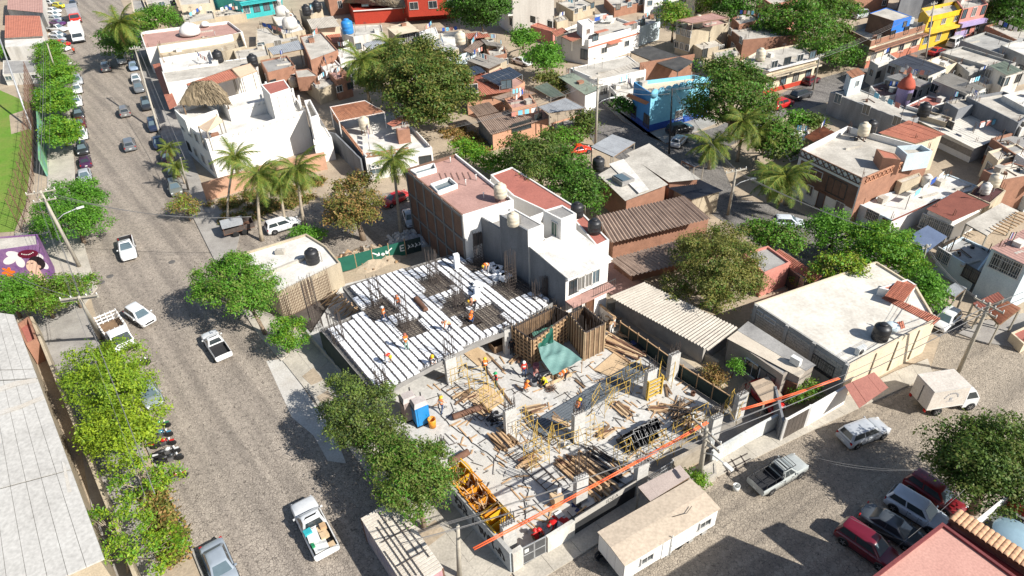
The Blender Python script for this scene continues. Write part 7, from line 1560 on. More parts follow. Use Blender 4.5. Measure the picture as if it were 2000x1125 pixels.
hb=wall('dark hoarding with pale lettered band on the side street',[(1120,1046),(1180,1008),(1238,972)],1.9,mat('black hoarding',(.035,.035,.037),(.025,.025,.025)),.08,'hoarding',cat='hoarding')
a,b=G(1120,1046),G(1180,1008);d=(b-a).normalized();nr=Vector((d.y,-d.x,0));nr=nr if nr.y<0 else-nr;L=(G(1238,972)-a).length
MB().box((0,0,0),(L,.03,.55),math.atan2(d.y,d.x)).build('pale_band',mat('dull sign band',(.46,.43,.38),(.36,.33,.29)),hb,(G(1238,972)-a)/2+nr*.06+Vector((0,0,1.65)))
def text(s,size,m,parent,loc,rot,name='lettering'):
    cu=bpy.data.curves.new('t','FONT');cu.body=s;cu.size=size;cu.extrude=.004;ob=bpy.data.objects.new('t',cu);COL.objects.link(ob)
    dg=bpy.context.evaluated_depsgraph_get();me=bpy.data.meshes.new_from_object(ob.evaluated_get(dg));bpy.data.objects.remove(ob);me.materials.clear();me.materials.append(m);me.name=name
    return inst(name,me,parent,loc,rot)
text('IDEA',.5,plain('dark letters',(.05,.05,.05),.6),hb,d*2.6+nr*.085+Vector((0,0,1.45)),(math.pi/2,0,math.atan2(d.y,d.x)))
fence('wire mesh fence panel right of the hoarding',[(1240,970),(1310,926)],1.6,.15,m=MET);wall('patched stone wall beside the utility pole',[(1310,926),(1378,892)],1.5,mat('rough stone',(.42,.36,.28),(.26,.22,.17),1.6,.95,.5,8),.3,'stone_wall')
wall('white scrawled street wall at the right of the site',[(1386,908),(1450,870),(1512,836)],1.5,mat('scuffed white wall',(.66,.66,.62),(.44,.45,.43),.7,.85,streak=2),.2,'street_wall')
b=bld('planter_box','square cement planter box around the utility pole foot','planter',[(1372,912),(1398,897),(1400,926),(1378,940)],.7,CEM,CEM,.05)
# ------------------------------------------------ site office trailer and container
TZ=2.35;q=[G(1169,1041,TZ),G(1348,938,TZ),G(1405,992,TZ),G(1222,1101,TZ)]
c=sum(q,Vector())/4;dx=((q[1]-q[0])+(q[2]-q[3])).normalized();az=math.atan2(dx.y,dx.x);L=((q[1]-q[0]).length+(q[2]-q[3]).length)/2;Wd=((q[3]-q[0]).length+(q[2]-q[1]).length)/2
tr=tag(empty('office_trailer',(c.x,c.y,0),az),'long white site office trailer with beige low gabled roof','trailer');zb=.45
MB().box((0,0,zb+.1),(L-.1,Wd-.1,.2)).build('chassis',TRIM,tr)
np_=9
for s in(-1,1):
    for k in range(np_):x0=-L/2+L*k/np_;MB().box((x0+L/np_/2,s*(Wd/2-.03),(zb+TZ)/2+.05),(L/np_-.025,.06,TZ-zb-.12)).build('wall_panel',WHITE,tr)
    for k in range(3):y0=-Wd/2+.06+(Wd-.12)*k/3;MB().box((s*(L/2-.03),y0+(Wd-.12)/6,(zb+TZ)/2+.05),(.06,(Wd-.12)/3-.025,TZ-zb-.12)).build('wall_panel',WHITE,tr)
rm=mat('beige trailer roof',(.56,.46,.35),(.47,.385,.29),.4,.85)
for s in(-1,1):MB().add([(-L/2-.08,s*(Wd/2+.08),TZ),(L/2+.08,s*(Wd/2+.08),TZ),(L/2+.08,0,TZ+.12),(-L/2-.08,0,TZ+.12),(-L/2-.08,s*(Wd/2+.08),TZ-.07),(L/2+.08,s*(Wd/2+.08),TZ-.07),(L/2+.08,0,TZ+.05),(-L/2-.08,0,TZ+.05)],[f if s<0 else f[::-1] for f in[(0,1,2,3),(7,6,5,4),(0,4,5,1),(1,5,6,2),(3,7,4,0)]]).build('roof_half',rm,tr)
for s in(-1,1):MB().add([(s*(L/2-.02),-Wd/2,TZ-.02),(s*(L/2-.02),Wd/2,TZ-.02),(s*(L/2-.02),0,TZ+.06)],[(0,1,2)]).build('gable',WHITE,tr)
for x in(-L*.27,L*.36):
    fr,gl=wmesh(1.0,.75,'w',FRAME,GLASS);o=inst('window',fr,tr,(x,-Wd/2-.0,1.55),(0,0,math.pi));inst('pane',gl,o)
dd=MB().box((-.05*L,-Wd/2-.02,zb+.95),(.85,.05,1.75)).build('door',WHITE,tr);MB().box((-.05*L+.3,-Wd/2-.07,zb+.9),(.08,.05,.05)).build('handle',TRIM,dd)
for x in(-L*.4,0,L*.25,L*.4):
    for s in(-1,1):MB().box((x,s*(Wd/2-.3),.22),(.4,.4,.44)).build('support_block',CONC,tr)
for s in(-1,1):w=MB().lathe([(.2,-.1),(.33,-.1),(.36,0),(.33,.1),(.2,.1)],14).build('tyre',TYRE,tr,(L*.12,s*(Wd/2-.2),.36),(math.pi/2,0,0))
MB().tube([(L*.1,-.3,TZ+.12),(L*.22,-.6,TZ+.2),(L*.3,-.4,TZ+.24)],.02,5).build('cable',TRIM,tr)
MB().tube([(-L*.02,-Wd/2-.1,TZ+.2),(-L*.02,-Wd/2-.1,.4)],.03,6).build('pipe',PLATE,tr)
canopy('entrance_canopy','brownish sheet canopy behind the office trailer','canopy',[(1246,951,2.5),(1328,908,2.5),(1348,931,2.3),(1270,979,2.3)],mat('mauve sheet',(.40,.33,.29),(.32,.26,.23)),n=5,waves=1,amp=.0)
bg=tag(empty('cable_heap',G(1178,1095)),'black cables and hose heaped at the trailer end','cable')
for k in range(6):MB().tube([(.5*math.cos(t+k)*(.6+.1*k),.4*math.sin(t+k)*(.6+.1*k),.08+.07*k) for t in np.linspace(0,5.5,12)],.05,6).build('coil',BLACKP,bg)
q=[G(719,1019,2.5),G(757,1001,2.5),G(866,1103,2.5),G(788,1125,2.5)]
c=(G(740,1012,2.5)+G(828,1110,2.5))/2;az=math.atan2(-(c.y-G(740,1012,2.5).y),-(c.x-G(740,1012,2.5).x))
cn=tag(empty('shipping_container',(c.x,c.y,0),AZA-.06),'tan roofed shipping container with graffiti sides on the street','container');L,Wd=6.2,2.45
GRAF=mat('graffiti paint',(.42,.36,.34),(.03,.07,.22),.9,.7,amt=.9);GRAF2=mat('graffiti pink',(.50,.33,.33),(.30,.10,.14),1.4,.7,amt=.9)
n=26
for k in range(n):x=-L/2+L*(k+.5)/n;MB().box((x,0,2.5),(L/n*.72,Wd,.05)).build('roof_rib',ASBW,cn)
MB().box((0,0,2.46),(L,Wd,.06)).build('roof_sheet',ASBW,cn)
for s in(-1,1):
    w=MB()
    for k in range(n):x=-L/2+L*(k+.5)/n;w.box((x,s*(Wd/2-.03-.02*(k%2)),1.25),(L/n,.04,2.3))
    w.build('side_panel',GRAF,cn);MB().box((s*(L/2-.02),0,1.25),(.05,Wd-.1,2.3)).build('end_panel',GRAF2,cn)
    for t in(-1,1):MB().box((s*(L/2-.05),t*(Wd/2-.05),1.25),(.12,.12,2.5)).build('corner_post',RUST,cn)
rk=tag(empty('roof_rods',(c.x,c.y,2.55),AZA-.06),'long dark rods lying on the container roof','rods')
for k,(y,a,b) in enumerate(((-.9,-2,1),(-.5,-1.5,2),(0,-2.9,2.8),(.3,-2.6,2.2),(.6,-2.9,1.8),(1.0,-2.9,0))):MB().bar((a,y,.05),(b,y+.1,.05),.05).build('rod',STEEL,rk)
for x in(-1.5,.5):MB().bar((x,-1,.1),(x+.1,1,.1),.04).build('rod',STEEL,rk)
# ------------------------------------------------ lower right corner
b=bld('pink_roof_house','pink roofed corner house with clay tile edge, bottom right','house',[(1841,1020),(2075,1190),(1930,1330),(1600,1205)],8.0,mat('wine wall',(.20,.05,.05),(.15,.04,.04),.8),mat('salmon roof',(.56,.31,.25),(.49,.26,.21),.6,.85,.05),.14)
PK=b
A,B=G(1852,1016,6.9),G(2050,1146,6.9);d=(B-A).normalized();nr=Vector((-d.y,d.x,0));nr=nr if nr.x>0 else-nr;L=(B-A).length;tw=.27;n=int(L/tw)
tm=MB();N=6
tm.add([(x,.14*math.cos(math.pi*i/N),.09*math.sin(math.pi*i/N)) for x in(-.26,.26) for i in range(N+1)]+[(x,.115*math.cos(math.pi*i/N),.07*math.sin(math.pi*i/N)) for x in(-.26,.26) for i in range(N+1)],
       [(i+1,i,N+1+i,N+2+i) for i in range(N)]+[(2*N+2+i,2*N+3+i,3*N+4+i,3*N+3+i) for i in range(N)]+[(i,i+1,2*N+3+i,2*N+2+i) for i in range(N)]+[(N+2+i,N+1+i,3*N+3+i,3*N+4+i) for i in range(N)],0,True)
tme=tm.mesh('roof_tile',mat('pale clay tile',(.60,.37,.22),(.46,.26,.15),2.5,.8))
w=MB();P0,P1=A-b.pc,B-b.pc;w.add([P0+Vector((0,0,.0)),P1+Vector((0,0,.0)),P1+nr*1.4-Vector((0,0,.35)),P0+nr*1.4-Vector((0,0,.35)),P0-Vector((0,0,.1)),P1-Vector((0,0,.1)),P1+nr*1.4-Vector((0,0,.45)),P0+nr*1.4-Vector((0,0,.45))],[(0,1,2,3),(7,6,5,4),(2,6,7,3),(0,3,7,4),(1,5,6,2)]);w.build('tile_bed',TILE,b.root)
bld('x','','',[A+nr*.02,B+nr*.02,B+nr*1.25,A+nr*1.25],6.4,mat('wine wall',(.20,.05,.05)),ROOFP,.1,parent=b)  # solid mass added under the tiles to fill out the shadow over the cars
for i in range(n):
    for j in range(3):inst('roof_tile',tme,b.root,P0+d*(tw*(i+.5))+nr*(.25+.44*j)+Vector((0,0,.05-.11*j)),(0,.24,math.atan2(nr.y,nr.x)+random.uniform(-.03,.03)))
b=bld('courtyard_house','white walled grey courtyard with red bench at the right','house',[(1876,1040),(1972,962),(2090,1010),(2010,1130)],4.6,WHITE,mat('dark terrace',(.17,.175,.17),(.12,.125,.12),.5),1.0)
bn=tag(empty('red_bench',G(1990,1010,3.6),AZA),'red bench on the grey courtyard terrace','bench');MB().box((0,0,.45),(1.6,.45,.08)).build('seat',REDW,bn);MB().box((0,.2,.75),(1.6,.06,.5)).build('backrest',REDW,bn)
for s in(-1,1):
    for t in(-1,1):MB().box((s*.7,t*.15,.22),(.07,.07,.45)).build('leg',REDW,bn)
tb=tag(empty('glass_table',G(1972,1058,3.6)),'oval pale blue glass table on the courtyard terrace','table');MB().lathe([(.02,.7),(1.1,.7),(1.12,.73),(1.1,.76),(.02,.76)],24).build('tabletop',plain('pale blue glass top',(.25,.36,.42),.1),tb);MB().lathe([(.4,0),(.4,.05),(.1,.1),(.1,.7)],12).build('pedestal',TRIM,tb)
# ---------------------------------------------------------------- trees and shrubs
lime=('lime','lime2','green2');grn=('green','green2');drk=('dark','dark2','dark2','olive');oli=('olive','olive2','dark2');fea=('feather','feather2','dark2')
tree('street_tree','large yellow green tree over the left kerb, upper of two',(215,800),[(185,715,3.6,2.1),(235,700,3.6,2.0),(215,760,4.4,2.5),(255,745,3.4,1.9),(160,755,3.2,1.6)],('lime','lime2','lime'),.2,330,16,.2)
tree('street_tree','large yellow green tree over the left kerb, lower of two',(245,880),[(225,835,3.8,2.2),(265,820,3.6,2.1),(250,870,4.0,2.2),(205,800,3.2,1.5),(180,860,2.8,1.2)],('lime','lime2','lime2'),.2,330,16,.2)
for i,(bx,by,lob,lab) in enumerate(((285,985,[(265,920,3.2,.8),(300,930,3.0,.8),(240,945,3.0,.7),(335,925,2.6,.7),(255,975,2.8,.7),(280,1000,2.6,.7),(310,945,3.4,.6)],'sparse young tree with bare twigs in the planting strip'),(250,1120,[(190,1010,3.4,.55),(235,1010,3.2,.5),(220,1065,3.0,.6),(255,1080,2.8,.6),(295,1060,2.8,.65),(330,1045,2.6,.7),(200,1095,2.8,.5),(285,1035,3,.5),(345,1065,2.4,.6),(320,1100,2.2,.55)],'thin leafless-branched tree in the bottom left planting strip'))):
    tree('young_tree',lab,(bx,by),lob,('lime2','lime','green2'),.2,190,12,.09,None,bark=BARKP,squash=.5)
for i,(x,y,z,r,lab) in enumerate(((30,578,2.6,2.4,'dense clipped green tree left of the mural wall'),(95,580,2.6,2.2,'dense olive green tree below the mural wall'),(150,560,2.4,1.5,'small olive green tree at the pole by the mural'))):
    tree('street_tree',lab,(x+10,y+42),[(x-18,y-8,z,r*.8),(x+18,y-6,z,r*.8),(x,y+8,z+.3,r*.85),(x-30,y+14,z-.5,r*.6)],(grn,('olive','green2','lime'),('olive','lime','green'))[i],.2,300,14,.16)
tree('street_tree','round bright green tree beside the lamp pole at the junction',(165,475),[(140,400,3.2,2.6),(100,415,3.0,2.2),(175,400,3.0,2.2),(140,440,3.4,2.4),(185,435,2.8,1.9),(95,450,2.6,1.8),(160,370,2.8,1.6),(120,375,2.6,1.6)],('green','green2','green'),.22,260,14,.2)
for i,(x,y,r,lab) in enumerate(((98,102,2.6,'trimmed bright green tree nearest the parked row at top left'),(112,145,3.2,'wide trimmed green tree above the street lamp'),(108,195,3.2,'wide trimmed green tree beside the lawn fence'),(120,258,2.8,'lowest trimmed green tree of the lawn row'))):
    tree('street_tree',lab,(x+12,y+28),[(x-10,y-4,3,r*.75),(x+10,y-6,3,r*.75),(x,y+8,3.2,r*.8),(x-14,y+12,2.6,r*.55),(x+16,y+10,2.6,r*.55)],('green','lime','green2'),.3,190,12,.18)
for x,y,lab in((25,98,'small shrub beside the pale shed'),(55,95,'round shrub right of the pale shed'),(5,102,'dark shrub at the left edge by the pale shed')):tree('shrub',lab,(x,y+8),[(x-5,y,1.5,1.6),(x+6,y+2,1.4,1.4)],grn,.3,150,10,.1,cat='shrub')
tree('street_tree','feathery green tree over the corner pavement beside the tan house',(520,655),[(415,545,4.4,2.0),(455,535,4.8,2.2),(500,545,4.2,2.0),(440,575,4.4,2.0),(485,585,4.2,2.1),(515,580,3.6,1.6),(400,570,3.8,1.4),(460,515,4.6,1.5)],('green','feather2','green2'),.2,300,16,.18)
tree('small_tree','small bright green tree beside the netting',(562,690),[(548,640,2.6,1.1),(575,640,2.6,1.1),(560,665,2.4,1.2),(580,668,2.0,.9),(545,662,2.0,.8)],('green2','lime','green'),.18,380,14,.09)
for lab,base,lob in(('feathery dark green street tree at the slab corner',(690,870),[(690,770,4.4,1.5),(725,790,4.2,1.5),(670,810,4.0,1.4),(705,825,4.4,1.7),(740,830,4.0,1.4),(680,850,3.6,1.3),(735,865,3.8,1.4),(745,770,3.8,1.0),(660,835,3.2,.9),(660,745,3.6,.9),(765,845,4.0,1.2),(640,800,3.0,.8)]),('wide feathery green street tree beside the skips',(830,1035),[(755,870,4.4,1.5),(790,890,4.6,1.6),(760,915,4.0,1.5),(810,920,4.4,1.7),(850,915,3.8,1.4),(790,955,4.0,1.6),(840,960,3.8,1.5),(865,945,3.4,1.2),(815,995,3.2,1.2),(770,960,3.4,1.2),(845,885,3.6,1.0)])):
    tree('street_tree',lab,base,lob,fea+('olive',) if 'dark' in lab else('feather2','olive','dark2','green'),.17,430,18,.16,squash=.75)
tree('corner_shrub','sparse yellow shrub on the corner pavement',(372,432),[(355,395,2.2,1.1),(370,402,2.0,1.1),(345,405,1.8,.9),(378,415,1.4,.8)],('olive2','lime','brown'),.2,260,12,.08,cat='shrub')
tree('street_tree','dusty brown green tree with thick trunk on the dirt street',(710,468),[(670,375,4.2,1.7),(700,365,4.8,1.9),(715,395,4.4,1.8),(660,405,3.8,1.7),(690,410,4.2,1.9),(715,420,3.6,1.5),(650,425,3.2,1.2),(680,435,3.2,1.5)],('olive','olive2','brown'),.24,230,14,.3)
for x,y,lab in((590,455,'small green bush above the tan house roof, left one'),(617,458,'small green bush above the tan house roof, right one')):tree('shrub',lab,(x,y+12),[(x-6,y,1.2,.9),(x+7,y+1,1.1,.9)],grn,.22,260,12,.08,cat='shrub')
tree('mango_tree','huge dark green mango tree in the middle of the block',(835,225),[(740,130,6,3.2),(785,118,7,3.6),(830,112,7,3.6),(868,132,6.5,3.4),(722,158,5,2.6),(765,160,6.5,3.4),(815,158,8,4.2),(860,162,7.5,3.8),(885,180,6,3.0),(790,195,6,3.0),(835,200,6.5,3.4),(820,226,5,2.4),(862,212,5.5,2.8)],('dark2','olive','dark','olive2'),.38,150,12,.45)
for lab,base,lob,kd in(('dusty olive tree above the long red roof',(1060,395),[(1015,290,5,2.4),(1040,305,5,2.6),(1070,300,5,2.4),(1050,335,4.6,2.5),(1085,325,4.6,2.2),(1020,320,4,1.9)],drk),('dense green tree beside the black tank and skylight roof',(1130,400),[(1110,320,4.6,2.2),(1125,345,4.4,2.2),(1095,350,4,2.0),(1130,375,3.6,2.0),(1155,372,3.4,1.7),(1140,400,3.0,1.5),(1105,375,3.2,1.6),(1160,395,2.6,1.3)],('green','dark2','dark'))):tree('garden_tree',lab,base,lob,kd,.28,190,13,.22)
for lab,pts,kd in(('bright green creeper hedge behind the dusty pink roof',((905,292),(925,300),(945,310),(965,322),(985,318)),('green2','lime','green')),('row of garden shrubs in front of the peach house',((1075,275),(1098,272),(1120,268)),('green2','green','olive'))):tree('hedge',lab,(pts[2][0],pts[2][1]+14),[(x,y,1.8,1.7) for x,y in pts],kd,.3,160,11,.1,cat='hedge')
tree('olive_tree','broad dusty olive tree over the corrugated lean-to',(1400,610),[(1350,500,4.2,2.2),(1385,480,4.6,2.3),(1420,470,4.4,2.0),(1395,520,5.0,2.6),(1440,510,4.4,2.3),(1345,540,3.8,2.0),(1385,560,4.0,2.3),(1430,555,4.0,2.2),(1465,550,3.4,1.7),(1320,565,2.8,1.5),(1405,590,2.6,1.6)],('olive2','olive','olive2','dark2'),.2,290,15,.3)
for lab,base,lob,kd in(('round green tree at the palm street left of the pink house',(1510,492),[(1488,455,2.6,1.7),(1520,458,2.8,1.9),(1545,470,2.4,1.6),(1500,475,2.2,1.5),(1465,450,2.2,1.3)],('green','green2','olive')),('clipped green tree below the brick and white house',(1625,490),[(1600,448,2.8,1.7),(1625,440,2.9,1.8),(1650,460,2.8,1.7),(1615,468,2.4,1.6)],grn),('wide clipped green tree beside the stained white roof',(1740,545),[(1680,470,3,2.0),(1710,465,3.2,2.1),(1745,475,3.2,2.1),(1690,495,3,2.0),(1730,500,3.4,2.3),(1765,500,3,2.0),(1775,525,2.8,1.7),(1655,505,2.6,1.5)],('green','green2','lime')),('bright green tree behind the red tile strip',(1815,600),[(1800,560,3,1.6),(1820,575,2.8,1.6),(1810,590,2.4,1.4),(1795,540,2.8,1.2)],grn),('creeper sprawling over the stained white roof',(1650,545),[(1640,520,3.6,1.3),(1660,515,3.6,1.2),(1620,520,3.2,1.2),(1675,525,3.7,.9),(1600,535,2.8,1.2)],('lime2','green2','olive2'))):tree('street_tree' if 'creeper' not in lab else 'creeper',lab,base,lob,kd,.24,220,13,.16,cat='tree' if 'creeper' not in lab else 'creeper')
tree('street_tree','dark broad tree at the lower right over parked cars',(1900,1000),[(1850,880,4.2,1.7),(1895,865,4.8,1.9),(1950,860,5.0,2.0),(1990,870,4.8,1.9),(1870,915,4.4,1.8),(1920,905,5.2,2.2),(1970,920,5.0,2.1),(1900,945,4.0,1.7),(1945,955,4.2,1.8),(1985,965,4.0,1.6),(1845,905,3.8,1.3),(2030,900,4.6,2)],('dark','dark2','olive','dark2'),.2,330,15,.28)
tree('street_tree','tall loose green tree in front of the turquoise house',(1425,275),[(1395,150,8,3.0),(1430,145,8.5,3.2),(1465,165,8,2.8),(1410,185,8,3.2),(1450,190,8,3.0),(1380,195,6,2.2),(1365,215,4.6,1.7),(1400,220,6,2.2),(1490,205,6.5,2.2),(1500,240,5,2.0),(1470,230,5.5,2.0),(1350,212,3.8,1.2)],('dark2','olive','green','dark'),.32,130,12,.3)
for lab,base,lob,kd in(('dark leafy tree at the main street palm',(238,108),[(215,78,4,2.6),(240,72,4.4,2.8),(228,92,4,2.8),(258,88,3.6,2.2),(245,100,3,2.0)],('green','dark','dark2')),('garden tree behind the main street palm',(305,52),[(280,42,4,2.4),(300,34,4.6,2.6),(322,28,4.4,2.6),(335,40,3.6,2.0),(290,55,3,1.8)],('green2','green','dark2')),('round street tree beside the parked white car far back',(1065,135),[(1050,110,3.6,2.2),(1070,105,4,2.4),(1062,125,3.4,2.2),(1080,122,3,1.8)],grn),('small street tree left of the red front house',(1022,95),[(1015,72,4,2.0),(1028,76,4,2.0),(1020,86,3.4,1.8)],('green','green2')),('small tree between the white house and tan house',(1312,82),[(1300,25,6,2.4),(1320,28,6,2.4),(1312,42,5.4,2.2),(1335,35,5,1.6)],('lime','olive2','green')),('large dark tree beside the tall concrete building',(945,70),[(915,10,7,4.2),(940,5,8,4.6),(960,20,7,3.6),(930,30,5.5,3.6),(900,25,5,2.6),(950,40,4,2.6)],('dark','green','dark')),('olive shrubs along the wall left of the green roof',(1080,165),[(1068,155,2,1.8),(1085,165,1.8,1.6),(1098,175,1.6,1.4)],oli),('hillside tree right of the tan house',(1440,40),[(1420,15,5,3.2),(1450,10,5.5,3.4),(1440,30,4,2.6)],('dark','green')),('pale hillside tree above the brick house',(1395,20),[(1385,5,5,3),(1405,8,5,3)],('olive','lime')),('big hillside tree mass above the cream balcony house',(1590,90),[(1520,40,5,3.6),(1560,25,6,4.0),(1600,15,6,4.2),(1635,25,5,3.6),(1545,60,4,3),(1585,60,5,3.6),(1620,60,4.4,3.2),(1500,60,3.6,2.6),(1640,95,3.6,2.8),(1615,105,3.4,2.8),(1585,95,3.4,2.6)],('green','olive','dark','green2')),('dark trees at the top right corner',(1965,30),[(1945,5,5,3.6),(1975,0,6,3.8),(1990,20,4.5,3.0),(1940,25,3.6,2.4),(1965,38,3.4,2.6),(1985,55,2.6,2.2)],('dark','dark2','green')),('leafy bush beside the red roadside car',(1668,122),[(1650,105,2.5,2.2),(1668,112,2,1.8),(1640,118,2,1.6)],('dark','green')),('bright shrub by the weathered grey house',(1558,245),[(1548,232,2,1.6),(1562,240,1.8,1.5)],('green2','green')),('dark shrub at the weathered grey house wall',(1590,250),[(1582,238,2,1.5),(1596,246,1.6,1.4)],drk),('olive tree mass left of the clay tiled patch',(1520,300),[(1500,262,4,2.4),(1520,275,3.6,2.2),(1540,290,3,1.8),(1505,290,3,1.8)],('olive','dark2','green')),('bushy shrubs in the street before the turquoise house',(1230,220),[(1212,205,2,1.4),(1225,210,1.8,1.3)],('green','dark')),('creeper plants beside the peach house wall',(1150,255),[(1140,235,2.4,1.7),(1150,248,2,1.5),(1138,255,1.6,1.3)],('olive','dark2'))):tree('garden_tree',lab,base,lob,kd,.38,110,11,.18,limbs=len(lob)<8)
for lab,base,lob,kd in(('small round papaya plant beside the low grey wing',(1428,738),[(1437,712,1.9,.55),(1443,720,1.7,.45)],('green2','green')),('dry yellow bush by the side path',(1395,742),[(1388,728,.8,.8),(1402,738,.7,.8),(1410,750,.5,.6)],('olive2','brown','brown')),('green bush behind the gate wall',(1570,785),[(1562,768,1.2,.8),(1578,762,1.2,.9),(1590,770,1,.7),(1555,780,.9,.6)],('green','olive','lime')),('green plant in the cement planter box',(1362,945),[(1355,930,1.0,.5),(1370,938,.9,.5)],('green2','lime')),('flowering bush by the tile porch',(1565,560),[(1560,548,1.2,.7),(1572,552,1,.6)],('olive2','green'))):tree('shrub',lab,base,lob,kd,.16,420,12,.05,cat='shrub')
# dry scrub on the vacant lots
def scrub(label,px,n,m,s=.35):
    P=[G(x,y) for x,y in px];c=sum(P,Vector())/len(P);lo=[min(p[i] for p in P) for i in(0,1)];hi=[max(p[i] for p in P) for i in(0,1)];C=[]
    while len(C)<n:
        q=Vector((random.uniform(lo[0],hi[0]),random.uniform(lo[1],hi[1]),0))
        if inpoly(q,P):C.append(q-c+Vector((0,0,.15)))
    V,MI=leaves(C,[s]*n,200,.14,8,[LV[k] for k in m]);V[:,2]=np.abs(V[:,2]);o=inst('dry_scrub',qmesh('scrub',V,MI,[LV[k] for k in m]),None,c);tag(o,label,'scrub',kind='stuff')
scrub('dry scrub on the vacant lot below the palms',[(410,400),(560,360),(640,350),(600,410),(440,440)],60,('brown','olive2','olive'));scrub('dry scrub behind the dusty pink roof',[(850,260),(900,250),(970,300),(900,295)],40,('brown','olive2','brown'));scrub('weeds along the planting strip',[(285,960),(300,940),(372,1090),(340,1110)],40,('brown','olive2','olive'),.25)
# palms
for lab,base,top,h,s,n in(('coconut palm leftmost of the group on the vacant lot',(448,450),(460,305),7.5,.85,18),('tall coconut palm second from left on the vacant lot',(512,470),(505,340),7.0,1.05,20),('tall coconut palm third in the group on the vacant lot',(595,442),(580,330),6.8,1.05,20),('coconut palm hanging low between two taller palms',(560,445),(545,350),5.6,.9,18),('coconut palm at the corner of the brick house',(784,458),(768,312),7.8,1.0,20),('tall coconut palm by the main street traffic',(260,102),(234,45),9.0,1.35,20),('short palm beside the parked jeep on the main street',(362,360),(342,325),3.0,.6,12),('short palm above the parked jeep on the main street',(338,330),(330,288),3.4,.6,12),('palm top left of the mango tree',(722,200),(706,118),8.5,1.25,18),('palm top behind the mango tree crown',(768,160),(762,85),8,1.1,14),('palm in front of the loose tall tree',(1440,315),(1452,238),6.5,1.0,18),('palm at the back street beside the small awning',(1385,330),(1392,282),4.5,1.05,18),('drooping palm by the white hatchback',(1535,400),(1535,345),5.0,1.2,20),('palm between the back street and brick house',(1505,380),(1512,352),4.0,.95,16),('tiny palm beside the netting tree far behind',(1490,300),(1480,262),4.5,.9,14)):palm(lab,base,top,h,s,n+8)
# ---------------------------------------------------------------- vehicles
WHT=(.72,.72,.71);SIL=(.42,.44,.46);GRY=(.16,.17,.18);DRK=(.03,.033,.038);NVY=(.025,.035,.07);RED=(.50,.02,.018);WIN=(.12,.012,.018)
car('pickup','white pickup driving towards the junction',(243,463),(253,506),WHT,.95)
car('hatch','white hatchback turning beside the stake truck',(254,602),(293,629),WHT,1.0)
car('pickup','white pickup with empty bed near the corner tree',(438,697),(406,649),WHT,.88)
pk=car('pickup','white pickup loaded with boxes on the main street',(638,1078),(590,982),WHT,1.0)
a=G(638,1078,.6);b_=G(590,982,.6);c=(a+b_)/2;az=math.atan2(b_.y-a.y,b_.x-a.x);cg=tag(empty('pickup_cargo',(c.x,c.y,.66),az),'white boxes and cardboard sacks loaded in the pickup bed','cargo')
for x,y,z,s,m in((-1.0,.35,.3,(.9,.7,.5),PLATE),(-1.0,-.3,.25,(.9,.5,.4),PLY),(-.75,-.45,.5,(.4,.4,.3),WOOD),(-1.9,.2,.22,(.8,.9,.36),PLATE),(-2.2,-.45,.2,(.4,.4,.3),PLY),(-.7,.55,.6,(.4,.5,.25),plain('teal box',(.03,.35,.38),.6)),(-1.75,.6,.4,(.3,.2,.3),plain('green bag',(.02,.25,.10),.8)),(-1.4,-.2,.45,(.5,.35,.2),PLY)):MB().box((0,0,0),s).build('box',m,cg,(x,y,z),(0,0,random.uniform(-.1,.1)))
sd=car('sedan','grey sedan with windscreen sunshade at the bottom left',(412,1062),(447,1146),(.30,.34,.38),.95)
boxtruck('white stake bed truck half hidden under the yellow green tree',(209,622),(243,672),WHITE,plain('truck white',(.72,.72,.71),.35,coat=.5),4.9,1.85,1.2,.8,stake=True,name='stake_truck')
car('sedan','grey sedan parked under the yellow green tree',(279,742),(303,790),(.25,.29,.30),.92)
car('sedan','silver sedan nearest the round bright tree',(163,328),(168,357),SIL,.95);car('sedan','dark purple open car parked above the silver sedan',(168,323),(163,304),(.06,.02,.06),.92,name='parked_convertible');car('hatch','black hatchback parked third above the round tree',(159,278),(162,301),DRK,.98)
car('suv','dark grey car driving away near the white house',(255,292),(249,270),GRY,.95);car('suv','brownish grey car driving away in mid street',(246,227),(240,206),(.20,.19,.18),.95);car('suv','dark car driving away beside the palm shadow',(208,139),(205,122),(.10,.10,.10),.98)
for lab,k,r,f,col in(('white hatchback parked beside the lawn tree','hatch',(159,252),(161,271),WHT),('maroon sedan parked beside the lawn tree','sedan',(155,231),(157,247),WIN),('dark sedan parked beside the trimmed trees','sedan',(152,213),(154,226),DRK),('white sedan parked below the trimmed trees','sedan',(149,189),(151,205),WHT),('white car half under the trimmed trees','hatch',(150,166),(152,180),WHT),('silver car hidden deepest under the trimmed trees','hatch',(151,150),(153,162),SIL),
    ('white van parked right below the main street palm','van',(234,108),(239,123),WHT),('blue grey car parked by the white building row','sedan',(258,121),(262,136),(.25,.33,.45)),('white car parked third on the right kerb','sedan',(263,145),(267,160),WHT),('silver grey car parked fourth on the right kerb','suv',(268,163),(273,178),GRY),('black car in the white building shade','suv',(283,195),(288,212),DRK),('navy car second in the white building shade','suv',(297,235),(302,253),NVY),('dark blue car third in the white building shade','sedan',(306,268),(312,286),NVY),('dark maroon car beside the short palm','sedan',(322,297),(328,314),(.08,.02,.03)),('black car under the short palms','sedan',(334,322),(340,340),DRK)):
    car(k,lab,r,f,col,.95,lite=True)
car('suv','grey green jeep under the short palms at the corner',(338,352),(346,380),(.17,.18,.16),.9)
